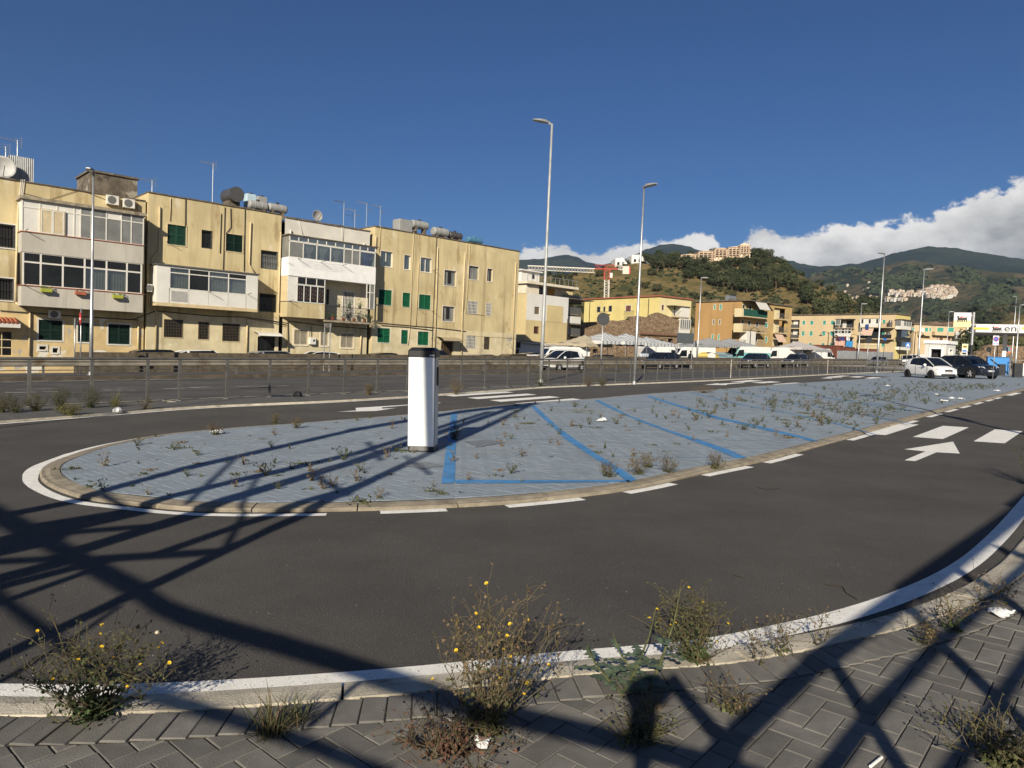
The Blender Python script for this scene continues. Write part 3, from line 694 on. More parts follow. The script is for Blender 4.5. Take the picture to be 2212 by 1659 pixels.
# ---- steel lattice behind the photographer: only its shadows reach the picture
def lattice():
    YP = -1.3; steel = mat('lattice_steel', (.16,.17,.17), .6, .5)
    t = thing('lattice_gantry', 'steel lattice frame standing behind the camera, seen only by its shadow', 'lattice', (-9,YP,0), 0, lean=False)
    inv = Vector((9,-YP,0))
    def lift(p):
        g = G(*p); k = (YP - g.y) / SUN_DIR.y; return g + SUN_DIR * k
    def beam(Zf, pts, px, name='brace'):
        Q = [Vector(Zf(*p)) for p in pts]; dmin = min(G(*q).length for q in Q)
        for i in range(len(Q)-1):
            a, b = Q[i], Q[i+1]; d = (b - a).normalized(); m_ = (a + b) / 2; dd = G(*m_).length; nn = Vector((-d.y, d.x)) * px * (1.0 if name == 'chord' else 1.2 * (dmin / dd) ** .75) / 2
            A, B = lift(a), lift(b); D = (B - A).normalized()
            e0, e1 = lift(m_ - nn), lift(m_ + nn); w = (e1 - e0); w = (w - D * w.dot(D)).length
            e = D * w * .3
            MB().bar(A - e + inv, B + e + inv, w, min(w, .05), up=(0,1,0)).build(name, steel, t)
    I = lambda x, y: (x, y)
    beam(I, [(-150,1033),(81,1158),(291,1271),(350,1310),(400,1332),(470,1354),(596,1389),(715,1424),(880,1478),(1060,1532),(1300,1588),(1560,1652),(1640,1680)], 38, 'chord')
    beam(I, [(-120,1195),(0,1290),(105,1369),(172,1424),(240,1458),(356,1500),(520,1546),(700,1605),(860,1665)], 27, 'chord')
    beam(I, [(-200,1520),(0,1420),(277,1288),(596,1138),(754,1071),(1152,876)], 17)
    beam(I, [(173,1188),(357,1131),(775,1002),(1103,886),(1152,875)], 15)
    beam(I, [(202,1210),(331,1200),(525,1132),(775,1058),(1100,905)], 10)
    beam(I, [(202,1208),(485,1191)], 11)
    beam(I, [(-140,1145),(0,1115),(218,1072),(420,1016),(775,932),(1000,893),(1120,878)], 9)
    beam(I, [(53,1140),(280,1104),(525,1044),(775,985),(1060,893)], 9)
    beam(I, [(80,1155),(291,1108)], 14); beam(I, [(121,1152),(357,1134)], 7)
    beam(I, [(-100,1200),(70,1165)], 34); beam(I, [(-100,1217),(129,1207)], 9); beam(I, [(-100,1275),(145,1212)], 15); beam(I, [(-100,1293),(162,1226)], 10)
    beam(I, [(-100,1340),(60,1281),(186,1236)], 8); beam(I, [(255,1312),(150,1385),(40,1450),(-100,1530)], 8)
    for a, b, w in [((571,1030),(487,1184),12),((515,999),(420,1093),9),((231,1069),(280,1104),15),((690,1034),(763,1076),9),((880,990),(935,1030),6),((800,960),(830,1000),9)]: beam(I, [a, b], w)
    beam(I, [(2420,940),(2210,1098),(1965,1278),(1852,1362),(1751,1434),(1590,1578),(1490,1680)], 44, 'chord')
    beam(N3, [(2500,-200),(2212,60),(1700,520),(1330,880),(1040,1250)], 30); beam(N3, [(2500,170),(2212,560),(1760,1180),(1700,1260)], 30)
    beam(N3, [(1530,320),(1720,560),(2212,1050),(2300,1140)], 21); beam(N3, [(1100,640),(1290,950),(1480,1250)], 24); beam(N3, [(1830,100),(2250,430)], 13); beam(N3, [(2080,-20),(2300,130)], 10)
    beam(N3, [(215,740),(300,850),(420,990),(560,1100)], 26); beam(N2, [(250,770),(90,930),(-60,1060)], 9)
    beam(I, [(1404,1540),(1392,1600),(1385,1680)], 26)  # added bar: casts the neck of the photographer's shadow
    C_ = [lift(q) + inv for q in ((1360,1590),(1368,1540),(1352,1512),(1368,1484),(1405,1466),(1440,1474),(1456,1498),(1436,1522),(1404,1534),(1398,1590))]; MB().extr([(p.x, p.z) for p in C_], C_[0].y, C_[0].y + .05).build('shadow_plate', steel, t)  # this plate is added, shaped to cast the photographer's shadow
    # legs carry the frame to the ground outside the picture
    for px, x in (((-150,1033), -9.0), ((2420,925), 11.0)):
        p = lift(px); MB().bar(p + inv, Vector((x, YP, p.z)) + inv, .2, .2, up=(0,1,0)).build('chord', steel, t)
        MB().bar(Vector((x, YP, -.05)) + inv, Vector((x, YP, p.z + .1)) + inv, .3, .3, up=(0,1,0)).build('leg', steel, t)
lattice()
# ------------------------------------------------------------------ buildings: helpers
class Fac:
    """a vertical facade plane: local x along it, y into the building, z up"""
    def __init__(s, O, rz): s.M = place(O, rz); s.Mi = s.M.inverted(); s.rz = rz
    def uv(s, p, off=0.0):
        o = s.Mi @ Vector((0,0,EYE)); d = s.Mi.to_3x3() @ ray(*p); t = (off - o.y) / d.y; q = o + d*t
        return q.x, q.z
    def rect(s, Zf, x0, y0, x1, y1, off=0.0):
        xm, ym = (x0+x1)/2, (y0+y1)/2
        return (s.uv(Zf(x0,ym), off)[0], s.uv(Zf(x1,ym), off)[0], s.uv(Zf(xm,y1), off)[1], s.uv(Zf(xm,y0), off)[1])
    def zz(s, Zf, pts, off=0.0): return sum(s.uv(Zf(*p), off)[1] for p in pts) / len(pts)
    def at(s, u): return s.M @ Vector((u,0,0))
YEL = mat('ochre_plaster', (.50,.415,.235), .92, var=.14, vs=.55, bump=.25, bs=25, stain=[(.60,.53,.38),(.40,.31,.16)], sscale=.36, sth=.56, ssoft=.09, stretch=(1,1,.55), streak=((.25,.18,.09), 1.6, .5, .75))
YEL_G = mat('pale_plaster', (.54,.47,.30), .92, var=.15, vs=.8, bump=.3, bs=25, stain=[(.33,.31,.26),(.62,.58,.48)], sscale=.55, sth=.60, ssoft=.04, streak=((.28,.22,.13), 1.6, .52, .6))
ORA_G = mat('peeling_plaster', (.52,.395,.20), .92, var=.15, vs=.8, bump=.3, bs=25, stain=[(.62,.59,.5),(.36,.33,.28)], sscale=.5, sth=.57, ssoft=.03)
WHT = mat('white_plaster', (.56,.54,.48), .9, var=.10, vs=.7, bump=.25, bs=25, stain=[(.42,.40,.35),(.5,.46,.38)], sscale=.6, sth=.62, ssoft=.15)
GRYW = mat('grey_white_plaster', (.44,.415,.355), .9, var=.12, vs=.9, bump=.25, bs=25, stain=[(.22,.2,.17),(.38,.35,.29)], sscale=.6, sth=.6, ssoft=.14, stretch=(1,1,.35), streak=((.12,.105,.08), 1.8, .56, .7))
WFRAME = mat('white_frame', (.62,.60,.54), .5, var=.06); WPANEL = mat('white_infill', (.62,.605,.55), .5, var=.06, vs=1.5)
ALU = mat('alu_frame', (.33,.33,.31), .45, .5); DGREEN = mat('dark_green_shutter', (.006,.022,.016), .5, var=.15)
GREEN = mat('green_shutter', (.01,.115,.052), .5, var=.15); TEAL = mat('teal_shutter', (.05,.27,.2), .6, var=.15)
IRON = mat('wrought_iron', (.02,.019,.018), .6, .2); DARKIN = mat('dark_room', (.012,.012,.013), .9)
DGLASS = mat('dark_glass', (.012,.013,.014), .1, spec=.45, var=.3, vs=.7); FGLASS = mat('frosted_glass', (.17,.175,.165), .3, spec=.5, var=.2, vs=1)
CURT = mat('curtain', (.30,.27,.21), .9, var=.15); CURTB = mat('blue_curtain', (.02,.05,.28), .9, var=.15); CGLASS = glass_mat()
COPE = mat('roof_coping', (.12,.10,.075), .95, var=.4, vs=2, bump=.5, bs=20, stain=(.22,.19,.15), sscale=1.5, sth=.58)
PIPE_Y = mat('cream_pipe', (.52,.42,.25), .6, var=.1); PIPE_D = mat('dark_cable', (.05,.042,.032), .7)
TERRA = mat('terracotta', (.32,.10,.05), .9, var=.2, vs=6)

def wall_open(mb, u0, u1, z0, z1, ops, y=0.0, rev=.2):
    us = sorted({u0, u1, *[v for o in ops for v in o[:2] if u0 < v < u1]}); zs = sorted({z0, z1, *[v for o in ops for v in o[2:4] if z0 < v < z1]})
    for a, b in zip(us, us[1:]):
        for c, d in zip(zs, zs[1:]):
            mu, mz = (a+b)/2, (c+d)/2
            if any(o[0] < mu < o[1] and o[2] < mz < o[3] for o in ops): continue
            mb.add([(a,y,c),(b,y,c),(b,y,d),(a,y,d)], [(0,1,2,3)])
    for o in ops:
        a, b, c, d = o[:4]; e = y + rev
        mb.add([(a,y,c),(b,y,c),(b,y,d),(a,y,d),(a,e,c),(b,e,c),(b,e,d),(a,e,d)], [(0,4,5,1),(1,5,6,2),(2,6,7,3),(3,7,4,0)])
    return mb
def bars(mb, a, b, c, d, y, w=.05, t=.05):
    mb.box(a, a+w, y, y+t, c, d); mb.box(b-w, b, y, y+t, c, d); mb.box(a+w, b-w, y, y+t, c, c+w); mb.box(a+w, b-w, y, y+t, d-w, d); return mb
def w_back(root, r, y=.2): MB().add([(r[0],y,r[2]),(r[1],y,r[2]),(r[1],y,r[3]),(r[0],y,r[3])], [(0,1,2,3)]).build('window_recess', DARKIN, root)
def w_shutter(root, r, m, leaves=2, y=.03, sp=.075):
    a, b, c, d = r; w = (b-a)/leaves; w_back(root, r)
    for k in range(leaves):
        u0, u1 = a + k*w + .006, a + (k+1)*w - .006; mb = bars(MB(), u0, u1, c+.01, d-.01, y, .05, .045)
        if d - c > 1.0: mb.box(u0+.05, u1-.05, y, y+.045, (c+d)/2-.03, (c+d)/2+.03)
        z = c + .08
        while z < d - .09:
            mb.add([(u0+.05,y+.008,z),(u1-.05,y+.008,z),(u1-.05,y+.036,z+sp*.55),(u0+.05,y+.036,z+sp*.55)], [(0,1,2,3)]); z += sp
        mb.build('shutter', m, root)
def w_sash(root, r, fm, n=2, gl=None, y=.12, extra=None):
    a, b, c, d = r; f = bars(MB(), a, b, c, d, y, .055)
    for k in range(1, n): u = a + (b-a)*k/n; f.box(u-.03, u+.03, y, y+.05, c+.055, d-.055)
    o = f.build('window_frame', fm, root)
    for k in range(n):
        u0, u1 = a + (b-a)*k/n + .03, a + (b-a)*(k+1)/n - .03
        MB().box(u0, u1, y+.02, y+.03, c+.05, d-.05).build('pane', gl or DGLASS, root)
    if gl is CGLASS: curtain(root, a+.05, b-.05, c+.05, d-.05, y+.15, CURT)
def curtain(root, a, b, c, d, y, m, tie=False):
    n = 22; top = []; bot = []; mid = []
    for k in range(n+1):
        q = k/n; u = a + (b-a)*q; yy = y + .03*math.sin(k*1.9)
        top.append((u, yy, d)); mu = (a+b)/2
        if tie: mid.append((mu + (u-mu)*.25, yy, c + (d-c)*.35)); bot.append((mu + (u-mu)*.4, yy, c))
        else: bot.append((u, yy, c))
    mb = MB()
    if tie: mb.strip(mid, top); mb.strip(bot, mid)
    else: mb.strip(bot, top)
    mb.build('curtain', m, root, smooth=True)
def w_grille(root, r, m, sp=.11, y=-.03, back=True, rows=3, bw=.018, gl=None, diamond=False):
    a, b, c, d = r; mb = bars(MB(), a, b, c, d, y, .03, .02)
    if diamond:
        n = max(2, round((b-a)/.16)); k_ = max(2, round((d-c)/.2)); du, dz = (b-a)/n, (d-c)/k_
        for i in range(n):
            for j in range(k_):
                x0, z0 = a + i*du, c + j*dz
                mb.bar((x0, y+.01, z0), (x0+du, y+.01, z0+dz), bw, .012); mb.bar((x0, y+.024, z0+dz), (x0+du, y+.024, z0), bw, .012)
    else:
        n = max(2, round((b-a)/sp))
        for k in range(1, n): u = a + (b-a)*k/n; mb.box(u-bw/2, u+bw/2, y+.002, y+.016, c+.03, d-.03)
        for k in range(1, rows): z = c + (d-c)*k/rows; mb.box(a+.03, b-.03, y+.004, y+.014, z-.012, z+.012)
    mb.build('grille', m, root)
    if back:
        w_back(root, r)
        if gl: MB().box(a, b, .12, .13, c, d).build('pane', gl, root)
def surround(root, r, m, w=.1, t=.03, sill=True):
    a, b, c, d = r; mb = MB()
    mb.box(a-w, a, -t, .001, c-w, d+w); mb.box(b, b+w, -t, .001, c-w, d+w); mb.box(a, b, -t, .001, d, d+w); mb.box(a, b, -t-.02, .001, c-w, c); mb.build('window_surround', m, root)
def glaze(root, us, zs, y, cell, fw=.06, fm=None, t=.06):
    fm = fm or WFRAME; mb = MB(); a, b, c, d = us[0], us[-1], zs[0], zs[-1]
    for u in us: mb.box(u-fw/2, u+fw/2, y, y+t, c, d)
    for z in zs:
        for u0, u1 in zip(us, us[1:]): mb.box(u0+fw/2, u1-fw/2, y+.002, y+t-.002, z-fw/2, z+fw/2)
    mb.build('window_frame', fm, root)
    for i, (u0, u1) in enumerate(zip(us, us[1:])):
        for j, (z0, z1) in enumerate(zip(zs, zs[1:])):
            k = cell(i, j); q = (u0+fw/2, u1-fw/2, z0+fw/2, z1-fw/2)
            if k == 'o': continue
            m = {'g': DGLASS, 'f': FGLASS, 'w': WPANEL, 'c': CGLASS, 't': CGLASS, 'b': CGLASS}[k]
            MB().box(q[0], q[1], y+.025, y+.035, q[2], q[3]).build('panel' if k == 'w' else 'pane', m, root)
            if k in 'ctb': curtain(root, q[0], q[1], q[2], q[3], y+.2, CURTB if k == 'b' else CURT, k in 'tb' and j == 0)
def pipe(root, F, Zf, pts, r=.05, off=-.08, m=None, name='downpipe'):
    MB().tube([(lambda q: (q[0], off, q[1]))(F.uv(Zf(*p), off)) for p in pts], r, 7).build(name, m or PIPE_Y, root, smooth=True)
def brackets(root, F, Zf, pts, off=-1.2):
    for p, q in pts:
        a = F.uv(Zf(*p), off); MB().bar((a[0], off-.0, a[1]), (a[0]+.02, off-.62, a[1]+.06), .025).build('clothes_bracket', IRON, root)
def shell(root, L, z0, z1, dp, m, ops, ground=None, zg=None, y=0.0):
    """front wall with openings (pale ground floor), sides, back and roof"""
    if ground:
        lo = [o for o in ops if o[3] <= zg + .05]; hi = [o for o in ops if o[3] > zg + .05]
        wall_open(MB(), 0, L, z0, zg, lo, y).build('ground_floor_wall', ground, root)
        wall_open(MB(), 0, L, zg, z1, hi, y).build('wall', m, root)
    else: wall_open(MB(), 0, L, z0, z1, ops, y).build('wall', m, root)
    s = MB(); s.add([(0,y,z0),(0,dp,z0),(0,dp,z1),(0,y,z1)], [(0,3,2,1)]); s.add([(L,y,z0),(L,dp,z0),(L,dp,z1),(L,y,z1)], [(0,1,2,3)]); s.add([(0,dp,z0),(L,dp,z0),(L,dp,z1),(0,dp,z1)], [(1,0,3,2)])
    s.build('side_wall', m, root)
    MB().box(.02, L-.02, y+.02, dp-.02, z1-.35, z1-.2).build('roof', COPE, root)
    c = MB()
    n = max(2, int(L/1.1))
    for k in range(n):
        h = rnd.uniform(.05,.08); c.box(L*k/n + (0 if k else -.04), L*(k+1)/n, y-.06-rnd.uniform(0,.02), y+.25, z1, z1+h)
    c.box(-.04, .2, y+.26, dp, z1, z1+.06); c.box(L-.2, L+.02, y+.26, dp, z1, z1+.06); c.build('coping', COPE, root)

# ------------------------------------------------------------------ the apartment row
RZ = math.atan2(RD.y, RD.x)
def facade_from(px, n=49.0, z=-.3):
    p = at_n(px, n, z, 765); return Fac(p, RZ)
def ac_unit(F, Zf, x0, y0, x1, y1, label, off=-.35):
    r = F.rect(Zf, x0, y0, x1, y1, off); M = F.M @ Matrix.Translation((r[0], off, r[2]))
    t = thing('air_conditioner', label, 'air conditioner', mat=M, group='outdoor air conditioning units'); w, h = r[1]-r[0], r[3]-r[2]
    MB().box(0, w, 0, .3, 0, h).build('case', mat('ac_case', (.6,.58,.52), .5), t, bevel=.02)
    MB().lathe([(h*.42,-.012),(h*.42,-.004),(h*.36,-.003)], 20, 'Y', (w*.42, 0, h*.5)).build('fan_grille', mat('ac_grille', (.12,.12,.115), .6), t)
    MB().bar((.1,.02,-.03),(.1,.34,-.03),.03).build('bracket', IRON, t); MB().bar((w-.1,.02,-.03),(w-.1,.34,-.03),.03).build('bracket', IRON, t)
def block_A():
    F = facade_from(-75); U1 = F.uv(Z1(1012,900))[0]; zt = F.zz(Z1, [(200,345),(1000,485)]); zg = F.zz(Z1, [(500,1290)])
    t = thing('apartment_block', 'weathered ochre apartment block with two stacked white enclosed balconies', 'building', mat=F.M, group='apartment row along the side street')
    wd = [F.rect(Z1,-140,635,108,800), F.rect(Z1,-140,1015,97,1170)]
    gw = [F.rect(Z1,270,1312,437,1453), F.rect(Z1,545,1330,640,1465), F.rect(Z1,757,1342,908,1480)]
    sm = [F.rect(Z1,275,1495,322,1518), F.rect(Z1,368,1508,405,1540)]; door = F.rect(Z1,-60,1390,85,1560)
    shell(t, U1, -1.2, zt, 10, YEL, wd + gw + sm + [door], ORA_G, zg)
    for r in wd: w_back(t, r); w_grille(t, r, IRON, .14, .02, False, 2); bars(MB(), *r, .1, .06).build('window_frame', ALU, t); surround(t, r, WHT, .07)
    for r in gw: w_shutter(t, r, DGREEN); surround(t, r, WHT, .09, .012)
    for r in sm: w_back(t, r); surround(t, r, WHT, .1, .03)
    glaze(t, [door[0], (door[0]+door[1])/2, door[1]], [door[2], door[2]+(door[3]-door[2])*.33, door[2]+(door[3]-door[2])*.66, door[3]], .08, lambda i, j: 'g', .05, PIPE_Y)
    d = -1.15
    a = F.uv(Z1(152,700), d)[0]; b = F.uv(Z1(1004,860), d)[0]
    z_rt = F.zz(Z1, [(150,440),(1010,566)], d); z_r = F.zz(Z1, [(160,464),(1005,585)], d); z_p1 = F.zz(Z1, [(180,690),(1000,797)], d); z_p1b = F.zz(Z1, [(160,832),(1008,922)], d)
    z_p2 = F.zz(Z1, [(165,1064),(990,1137)], d); z_b = F.zz(Z1, [(145,1203),(995,1265)], d)
    MB().box(a-.12, b+.12, d-.12, 0, z_r, z_rt).build('balcony_roof', mat('slab_concrete', (.27,.23,.17), .9, var=.3, stain=(.12,.1,.08)), t)
    MB().box(a, b, d, 0, z_p1b, z_p1).build('balcony_parapet', GRYW, t); MB().box(a, b, d, 0, z_b, z_p2).build('balcony_parapet', GRYW, t)
    MB().box(a-.05, b+.05, d-.05, -.02, z_p1, z_p1+.04).build('balcony_sill', TERRA, t); MB().box(a-.05, b+.05, d-.05, -.02, z_p2, z_p2+.04).build('balcony_sill', TERRA, t)
    X = lambda *xs, y: [F.uv(Z1(x,y), d)[0] for x in xs]
    us = [a+.03] + X(280,400,520,565,640,745,850,920, y=650) + [b-.03]
    zt1 = F.zz(Z1, [(500,560),(900,625)], d)
    def c1(i, j):
        if i < 4: return 'w'
        if j == 1 and i in (5, 6): return 'w' if i == 6 else 'f'
        return 'f'
    glaze(t, us, [z_p1+.04, zt1, z_r], d+.03, c1)
    r = F.rect(Z1, 285,548,448,712, d); sh = (r[0], r[1], r[2], r[3])
    for k in range(2):
        u0 = sh[0] + k*(sh[1]-sh[0])/2; u1 = u0 + (sh[1]-sh[0])/2; mb = bars(MB(), u0, u1, sh[2], sh[3], d-.06, .06, .05); z = sh[2]+.1
        while z < sh[3]-.1: mb.add([(u0+.05,d-.05,z),(u1-.05,d-.05,z),(u1-.05,d-.02,z+.045),(u0+.05,d-.02,z+.045)], [(0,1,2,3)]); z += .075
        mb.build('shutter', WFRAME, t)
    MB().box(sh[0]-.05, sh[1]+.05, d-.045, d+.02, sh[2]-.05, sh[3]+.05).build('shutter_frame', PIPE_Y, t)
    us2 = [a+.08] + X(285,440,592,745,888, y=1020) + [b-.1]; zt2 = F.zz(Z1, [(240,905),(940,980)], d)
    glaze(t, us2, [z_p2+.04, zt2, z_p1b], d+.03, lambda i, j: 'c' if (i in (3,4) and j == 0) else 'g', .09)
    for zz0, zz1, c in ((z_p2+.04, z_p1b, 'g'), (z_p1+.04, z_r, 'w')):
        MB().box(a+.02, a+.05, d+.1, -.02, zz0, zz1).build('side_panel', DGLASS if c == 'g' else WPANEL, t)
        MB().box(b-.05, b-.02, d+.1, -.02, zz0, zz1).build('side_panel', FGLASS, t)
        MB().box(a+.06, b-.06, -.35, -.3, zz0, zz1).build('dark_backing', DARKIN, t)  # near-black backing paints the balcony interior as unlit
    for p in ([(126,515),(112,1000),(108,1185)], [(209,1262),(204,1560)], [(968,1320),(964,1560)]): pipe(t, F, Z1, p, .055)
    pipe(t, F, Z1, [(108,1185),(140,1215),(209,1262)], .05)
    for x in (148, 160, 172): pipe(t, F, Z1, [(x,330),(x-22,520),(x-28,1150)], .018, -.05, WFRAME, 'cable')
    pipe(t, F, Z1, [(0,1245),(230,1262),(600,1290),(970,1312)], .03, -.05, PIPE_D, 'cable'); pipe(t, F, Z1, [(150,420),(340,470),(560,400),(740,470)], .012, -.04, PIPE_D, 'cable')
    # tiled entrance canopy
    r = F.rect(Z1, -90,1330,136,1356, -.5); MB().box(r[0], r[1], -.8, 0, r[2]-.05, r[3]).build('entrance_canopy', WHT, t)
    n = int((r[1]-r[0])/.2)
    for k in range(n): MB().tube([(r[0]+.1+k*.2, -.85, r[3]+.04), (r[0]+.1+k*.2, 0, r[3]+.25)], .085, 7).build('roof_tile', TERRA, t)
    brackets(t, F, Z1, [((178,688),0),((1003,795),0),((170,1068),0),((1000,1140),0)], d)
    ac_unit(F, Z1, 747,440,833,505, 'air conditioner below the roof room, next to the street lamp head'); ac_unit(F, Z1, 863,464,945,528, 'air conditioner above the top balcony, at the corner with the second block')
    ac_unit(F, Z1, 343,1243,428,1300, 'air conditioner tucked under the lower balcony above dark green shutters', -.4)
    for x, y, c in ((325,1102,0),(565,1122,1),(825,1147,0)):
        u, z = F.uv(Z1(x,y), d-.2); M = F.M @ Matrix.Translation((u, d-.17, z-.12))
        fb = thing('flower_box', 'terracotta flower box with dry plants between two olive boxes on the balcony' if c else 'olive green flower box hooked on the lower white balcony', 'flower box', mat=M, group='flower boxes on the lower balcony')
        MB().box(-.28,.28,-.11,.11,0,.2).build('box', mat('olive_plastic', (.3,.32,.04), .6) if not c else TERRA, fb, bevel=.02)
        f = MB()
        for _ in range(40):
            p = Vector((rnd.uniform(-.3,.3), rnd.uniform(-.12,.12), .2 + rnd.uniform(0,.14))); s = .05
            f.add([p, p+Vector((s,rnd.uniform(-s,s),s)), p+Vector((rnd.uniform(-s,s),s,s*.4))], [(0,1,2)])
        f.build('plants', mat('balcony_plant', (.10,.16,.03), .8) if not c else mat('dry_plant', (.2,.07,.04), .8), fb)
    # roof room
    r = F.rect(Z1, 628,300,960,470, 3.0); rm = MB(); z0 = zt - .3; z1 = F.zz(Z1, [(640,265),(955,340)], 3.0)
    wall_open(rm, r[0], r[1], z0, z1, [], 3.0); rm.box(r[0], r[1], 3.01, 6.4, z0, z1-.01); rr = rm.build('roof_room', mat('dark_render', (.12,.10,.075), .95, var=.4, vs=1.5, bump=.4, bs=15, stain=[(.3,.27,.21),(.06,.05,.04)], sscale=.7, sth=.56), t)
    MB().box(r[0]-.1, r[1]+.1, 2.9, 6.5, z1, z1+.12).build('roof_room_slab', COPE, t)
    # corrugated sheds
    r = F.rect(Z1, 62,170,235,325, 1.2); m = MB(); n = 26
    A = [(r[0]+(r[1]-r[0])*k/n, 1.2 + .05*(k % 2), zt) for k in range(n+1)]; B = [(x, y, r[3]) for x, y, z in A]; m.strip(A, B); m.strip([(x, y+2.2, z) for x, y, z in A], [(x, y+2.2, z) for x, y, z in B]); m.strip(B, [(x, y+2.2, z-.25) for x, y, z in B])
    m.add([A[0], (A[0][0],A[0][1]+2.2,A[0][2]), (B[0][0],B[0][1]+2.2,B[0][2]-.25), B[0]], [(0,1,2,3)]); m.add([A[-1], (A[-1][0],A[-1][1]+2.2,A[-1][2]), (B[-1][0],B[-1][1]+2.2,B[-1][2]-.25), B[-1]], [(0,1,2,3)])
    M = F.M; tt = thing('roof_shed', 'small corrugated metal shed on the roof of the first block', 'shed', mat=F.M @ Matrix.Translation((r[0],1.2,zt))); m.build('corrugated_sheet', mat('zinc_sheet', (.4,.41,.41), .5, .4, var=.15, vs=3), tt, mw=Matrix.Translation((-r[0],-1.2,-zt)))
    return F, zt
def block_B():
    F = facade_from(314, 48.85); U1 = F.uv(Z3(142,700))[0]; zt = F.zz(Z2, [(150,290),(1140,470)]); zg = F.zz(Z2, [(500,1235)])
    t = thing('apartment_block', 'ochre apartment block with a single boxed balcony and water tanks on its roof', 'building', mat=F.M, group='apartment row along the side street')
    sh = [F.rect(Z2,270,545,413,698), F.rect(Z2,720,617,850,750)]; dk = [F.rect(Z2,533,585,618,725), F.rect(Z2,990,743,1122,885), F.rect(Z2,978,1073,1112,1215)]
    gr = [F.rect(Z2,242,1272,388,1410), F.rect(Z2,507,1292,590,1425), F.rect(Z2,693,1305,827,1440)]; door = F.rect(Z2,965,1405,1100,1545)
    shell(t, U1, -1.2, zt, 10, YEL, sh + dk + gr + [door], YEL_G, zg)
    w_shutter(t, sh[0], mat('green_shutter_old', (.012,.055,.035), .6)); w_shutter(t, sh[1], DGREEN)
    for r in sh: bars(MB(), r[0]-.06, r[1]+.06, r[2]-.06, r[3]+.06, -.03, .06, .03).build('window_surround', PIPE_Y, t)
    for k, r in enumerate(dk): w_back(t, r); w_grille(t, r, IRON if k else IRON, .13, .03, False, 3); bars(MB(), *r, .1, .05).build('window_frame', ALU, t); MB().box(r[0]+.05, r[1]-.05, .14, .15, r[2]+.05, r[2]+(r[3]-r[2])*.8).build('pane', FGLASS if k == 1 else DGLASS, t)
    for r in gr: w_grille(t, r, mat('bronze_grille', (.05,.04,.028), .6), .10, -.02, True, 6, .03, DGLASS); surround(t, r, PIPE_Y, .04, .012)
    w_back(t, door, .2); glaze(t, [door[0], (door[0]+door[1])/2, door[1]], [door[2], door[3]], .1, lambda i, j: 'g', .1, IRON)
    r = F.rect(Z2, 960,1368,1145,1405, -.6); m = MB(); n = 8
    A = [(r[0], -.9*math.sin(k/n*1.5), r[3]-.02 - .28*(1-math.cos(k/n*1.5))) for k in range(n+1)]
    m.strip(A, [(r[1], y, z) for x, y, z in A]).build('entrance_canopy', WPANEL, t)
    d = -1.2; a = F.uv(Z2(188,1000), d)[0]; b = F.uv(Z2(966,1060), d)[0]
    z_r = F.zz(Z2, [(200,842),(968,934)], d); z_w = F.zz(Z2, [(290,866),(880,932)], d); z_t = F.zz(Z2, [(290,912),(880,963)], d); z_p = F.zz(Z2, [(285,1030),(870,1080)], d); z_f = F.zz(Z2, [(185,1132),(955,1195)], d); z_b = F.zz(Z2, [(165,1156),(955,1221)], d)
    MB().box(a-.1, b+.1, d-.1, 0, z_r, z_r+.07).build('balcony_roof', GALV_D, t)
    MB().box(a-.02, b+.02, d-.02, 0, z_b, z_f).build('balcony_floor', PIPE_Y, t)
    X = lambda *xs, y=980: [F.uv(Z2(x,y), d)[0] for x in xs]
    us = X(288,438,590,742,880)
    pan = MB().box(a, us[0]-.03, d, d+.06, z_f, z_r); pan.box(us[-1]+.03, b, d, d+.06, z_f, z_r); pan.box(us[0]-.03, us[-1]+.03, d+.002, d+.05, z_w+.03, z_r); pan.build('panel', WPANEL, t)
    for k in range(4):
        if k == 0:
            MB().box(us[k]+.01, us[k+1]-.01, d+.01, d+.05, z_f, z_p-.03).build('panel', WFRAME, t); rr = (us[0]+.1, us[1]-.1, z_f+.12, z_p-.15); w_grille(t, rr, mat('mesh', (.35,.35,.33)), .05, d-.005, False, 14, .012)
        else: MB().box(us[k]+.01, us[k+1]-.01, d+.012, d+.05, z_f, z_p-.03).build('panel', WPANEL, t)
    glaze(t, us, [z_p, z_t, z_w], d, lambda i, j: {(0,0):'c',(0,1):'c',(2,0):'c',(2,1):'c',(3,0):'c'}.get((i,j),'g'))
    MB().box(a, a+.05, d+.07, -.01, z_f, z_r).build('side_panel', WPANEL, t); MB().box(b-.05, b, d+.07, -.01, z_f, z_r).build('side_panel', WPANEL, t); MB().box(a+.06, b-.06, -.5, -.45, z_f, z_r-.02).build('dark_backing', DARKIN, t)
    brackets(t, F, Z2, [((592,1060),0),((888,1078),0)], d); brackets(t, F, Z2, [((262,672),0)], -.02)
    for p in ([(210,402),(206,740),(150,800),(130,1150),(185,1210),(178,1540)], [(912,522),(900,850),(945,915)], [(886,1262),(880,1545)]): pipe(t, F, Z2, p, .055)
    for p in ([(685,455),(675,760)],[(713,405),(700,890)],[(868,415),(860,900)],[(757,415),(760,560),(720,610)],[(410,330),(408,560)],[(295,335),(290,510)]): pipe(t, F, Z2, p, .022, -.05, PIPE_D if p[0][0] != 295 else PIPE_Y, 'cable')
    pipe(t, F, Z2, [(0,1275),(180,1205),(600,1245),(880,1255),(1190,1300)], .03, -.05, PIPE_D, 'cable'); pipe(t, F, Z2, [(880,1262),(1190,1318)], .02, -.05, PIPE_D, 'cable')
    ac_unit(F, Z2, 118,1000,155,1058, 'air conditioner on the side of the boxed balcony', -.75)
    return F, zt
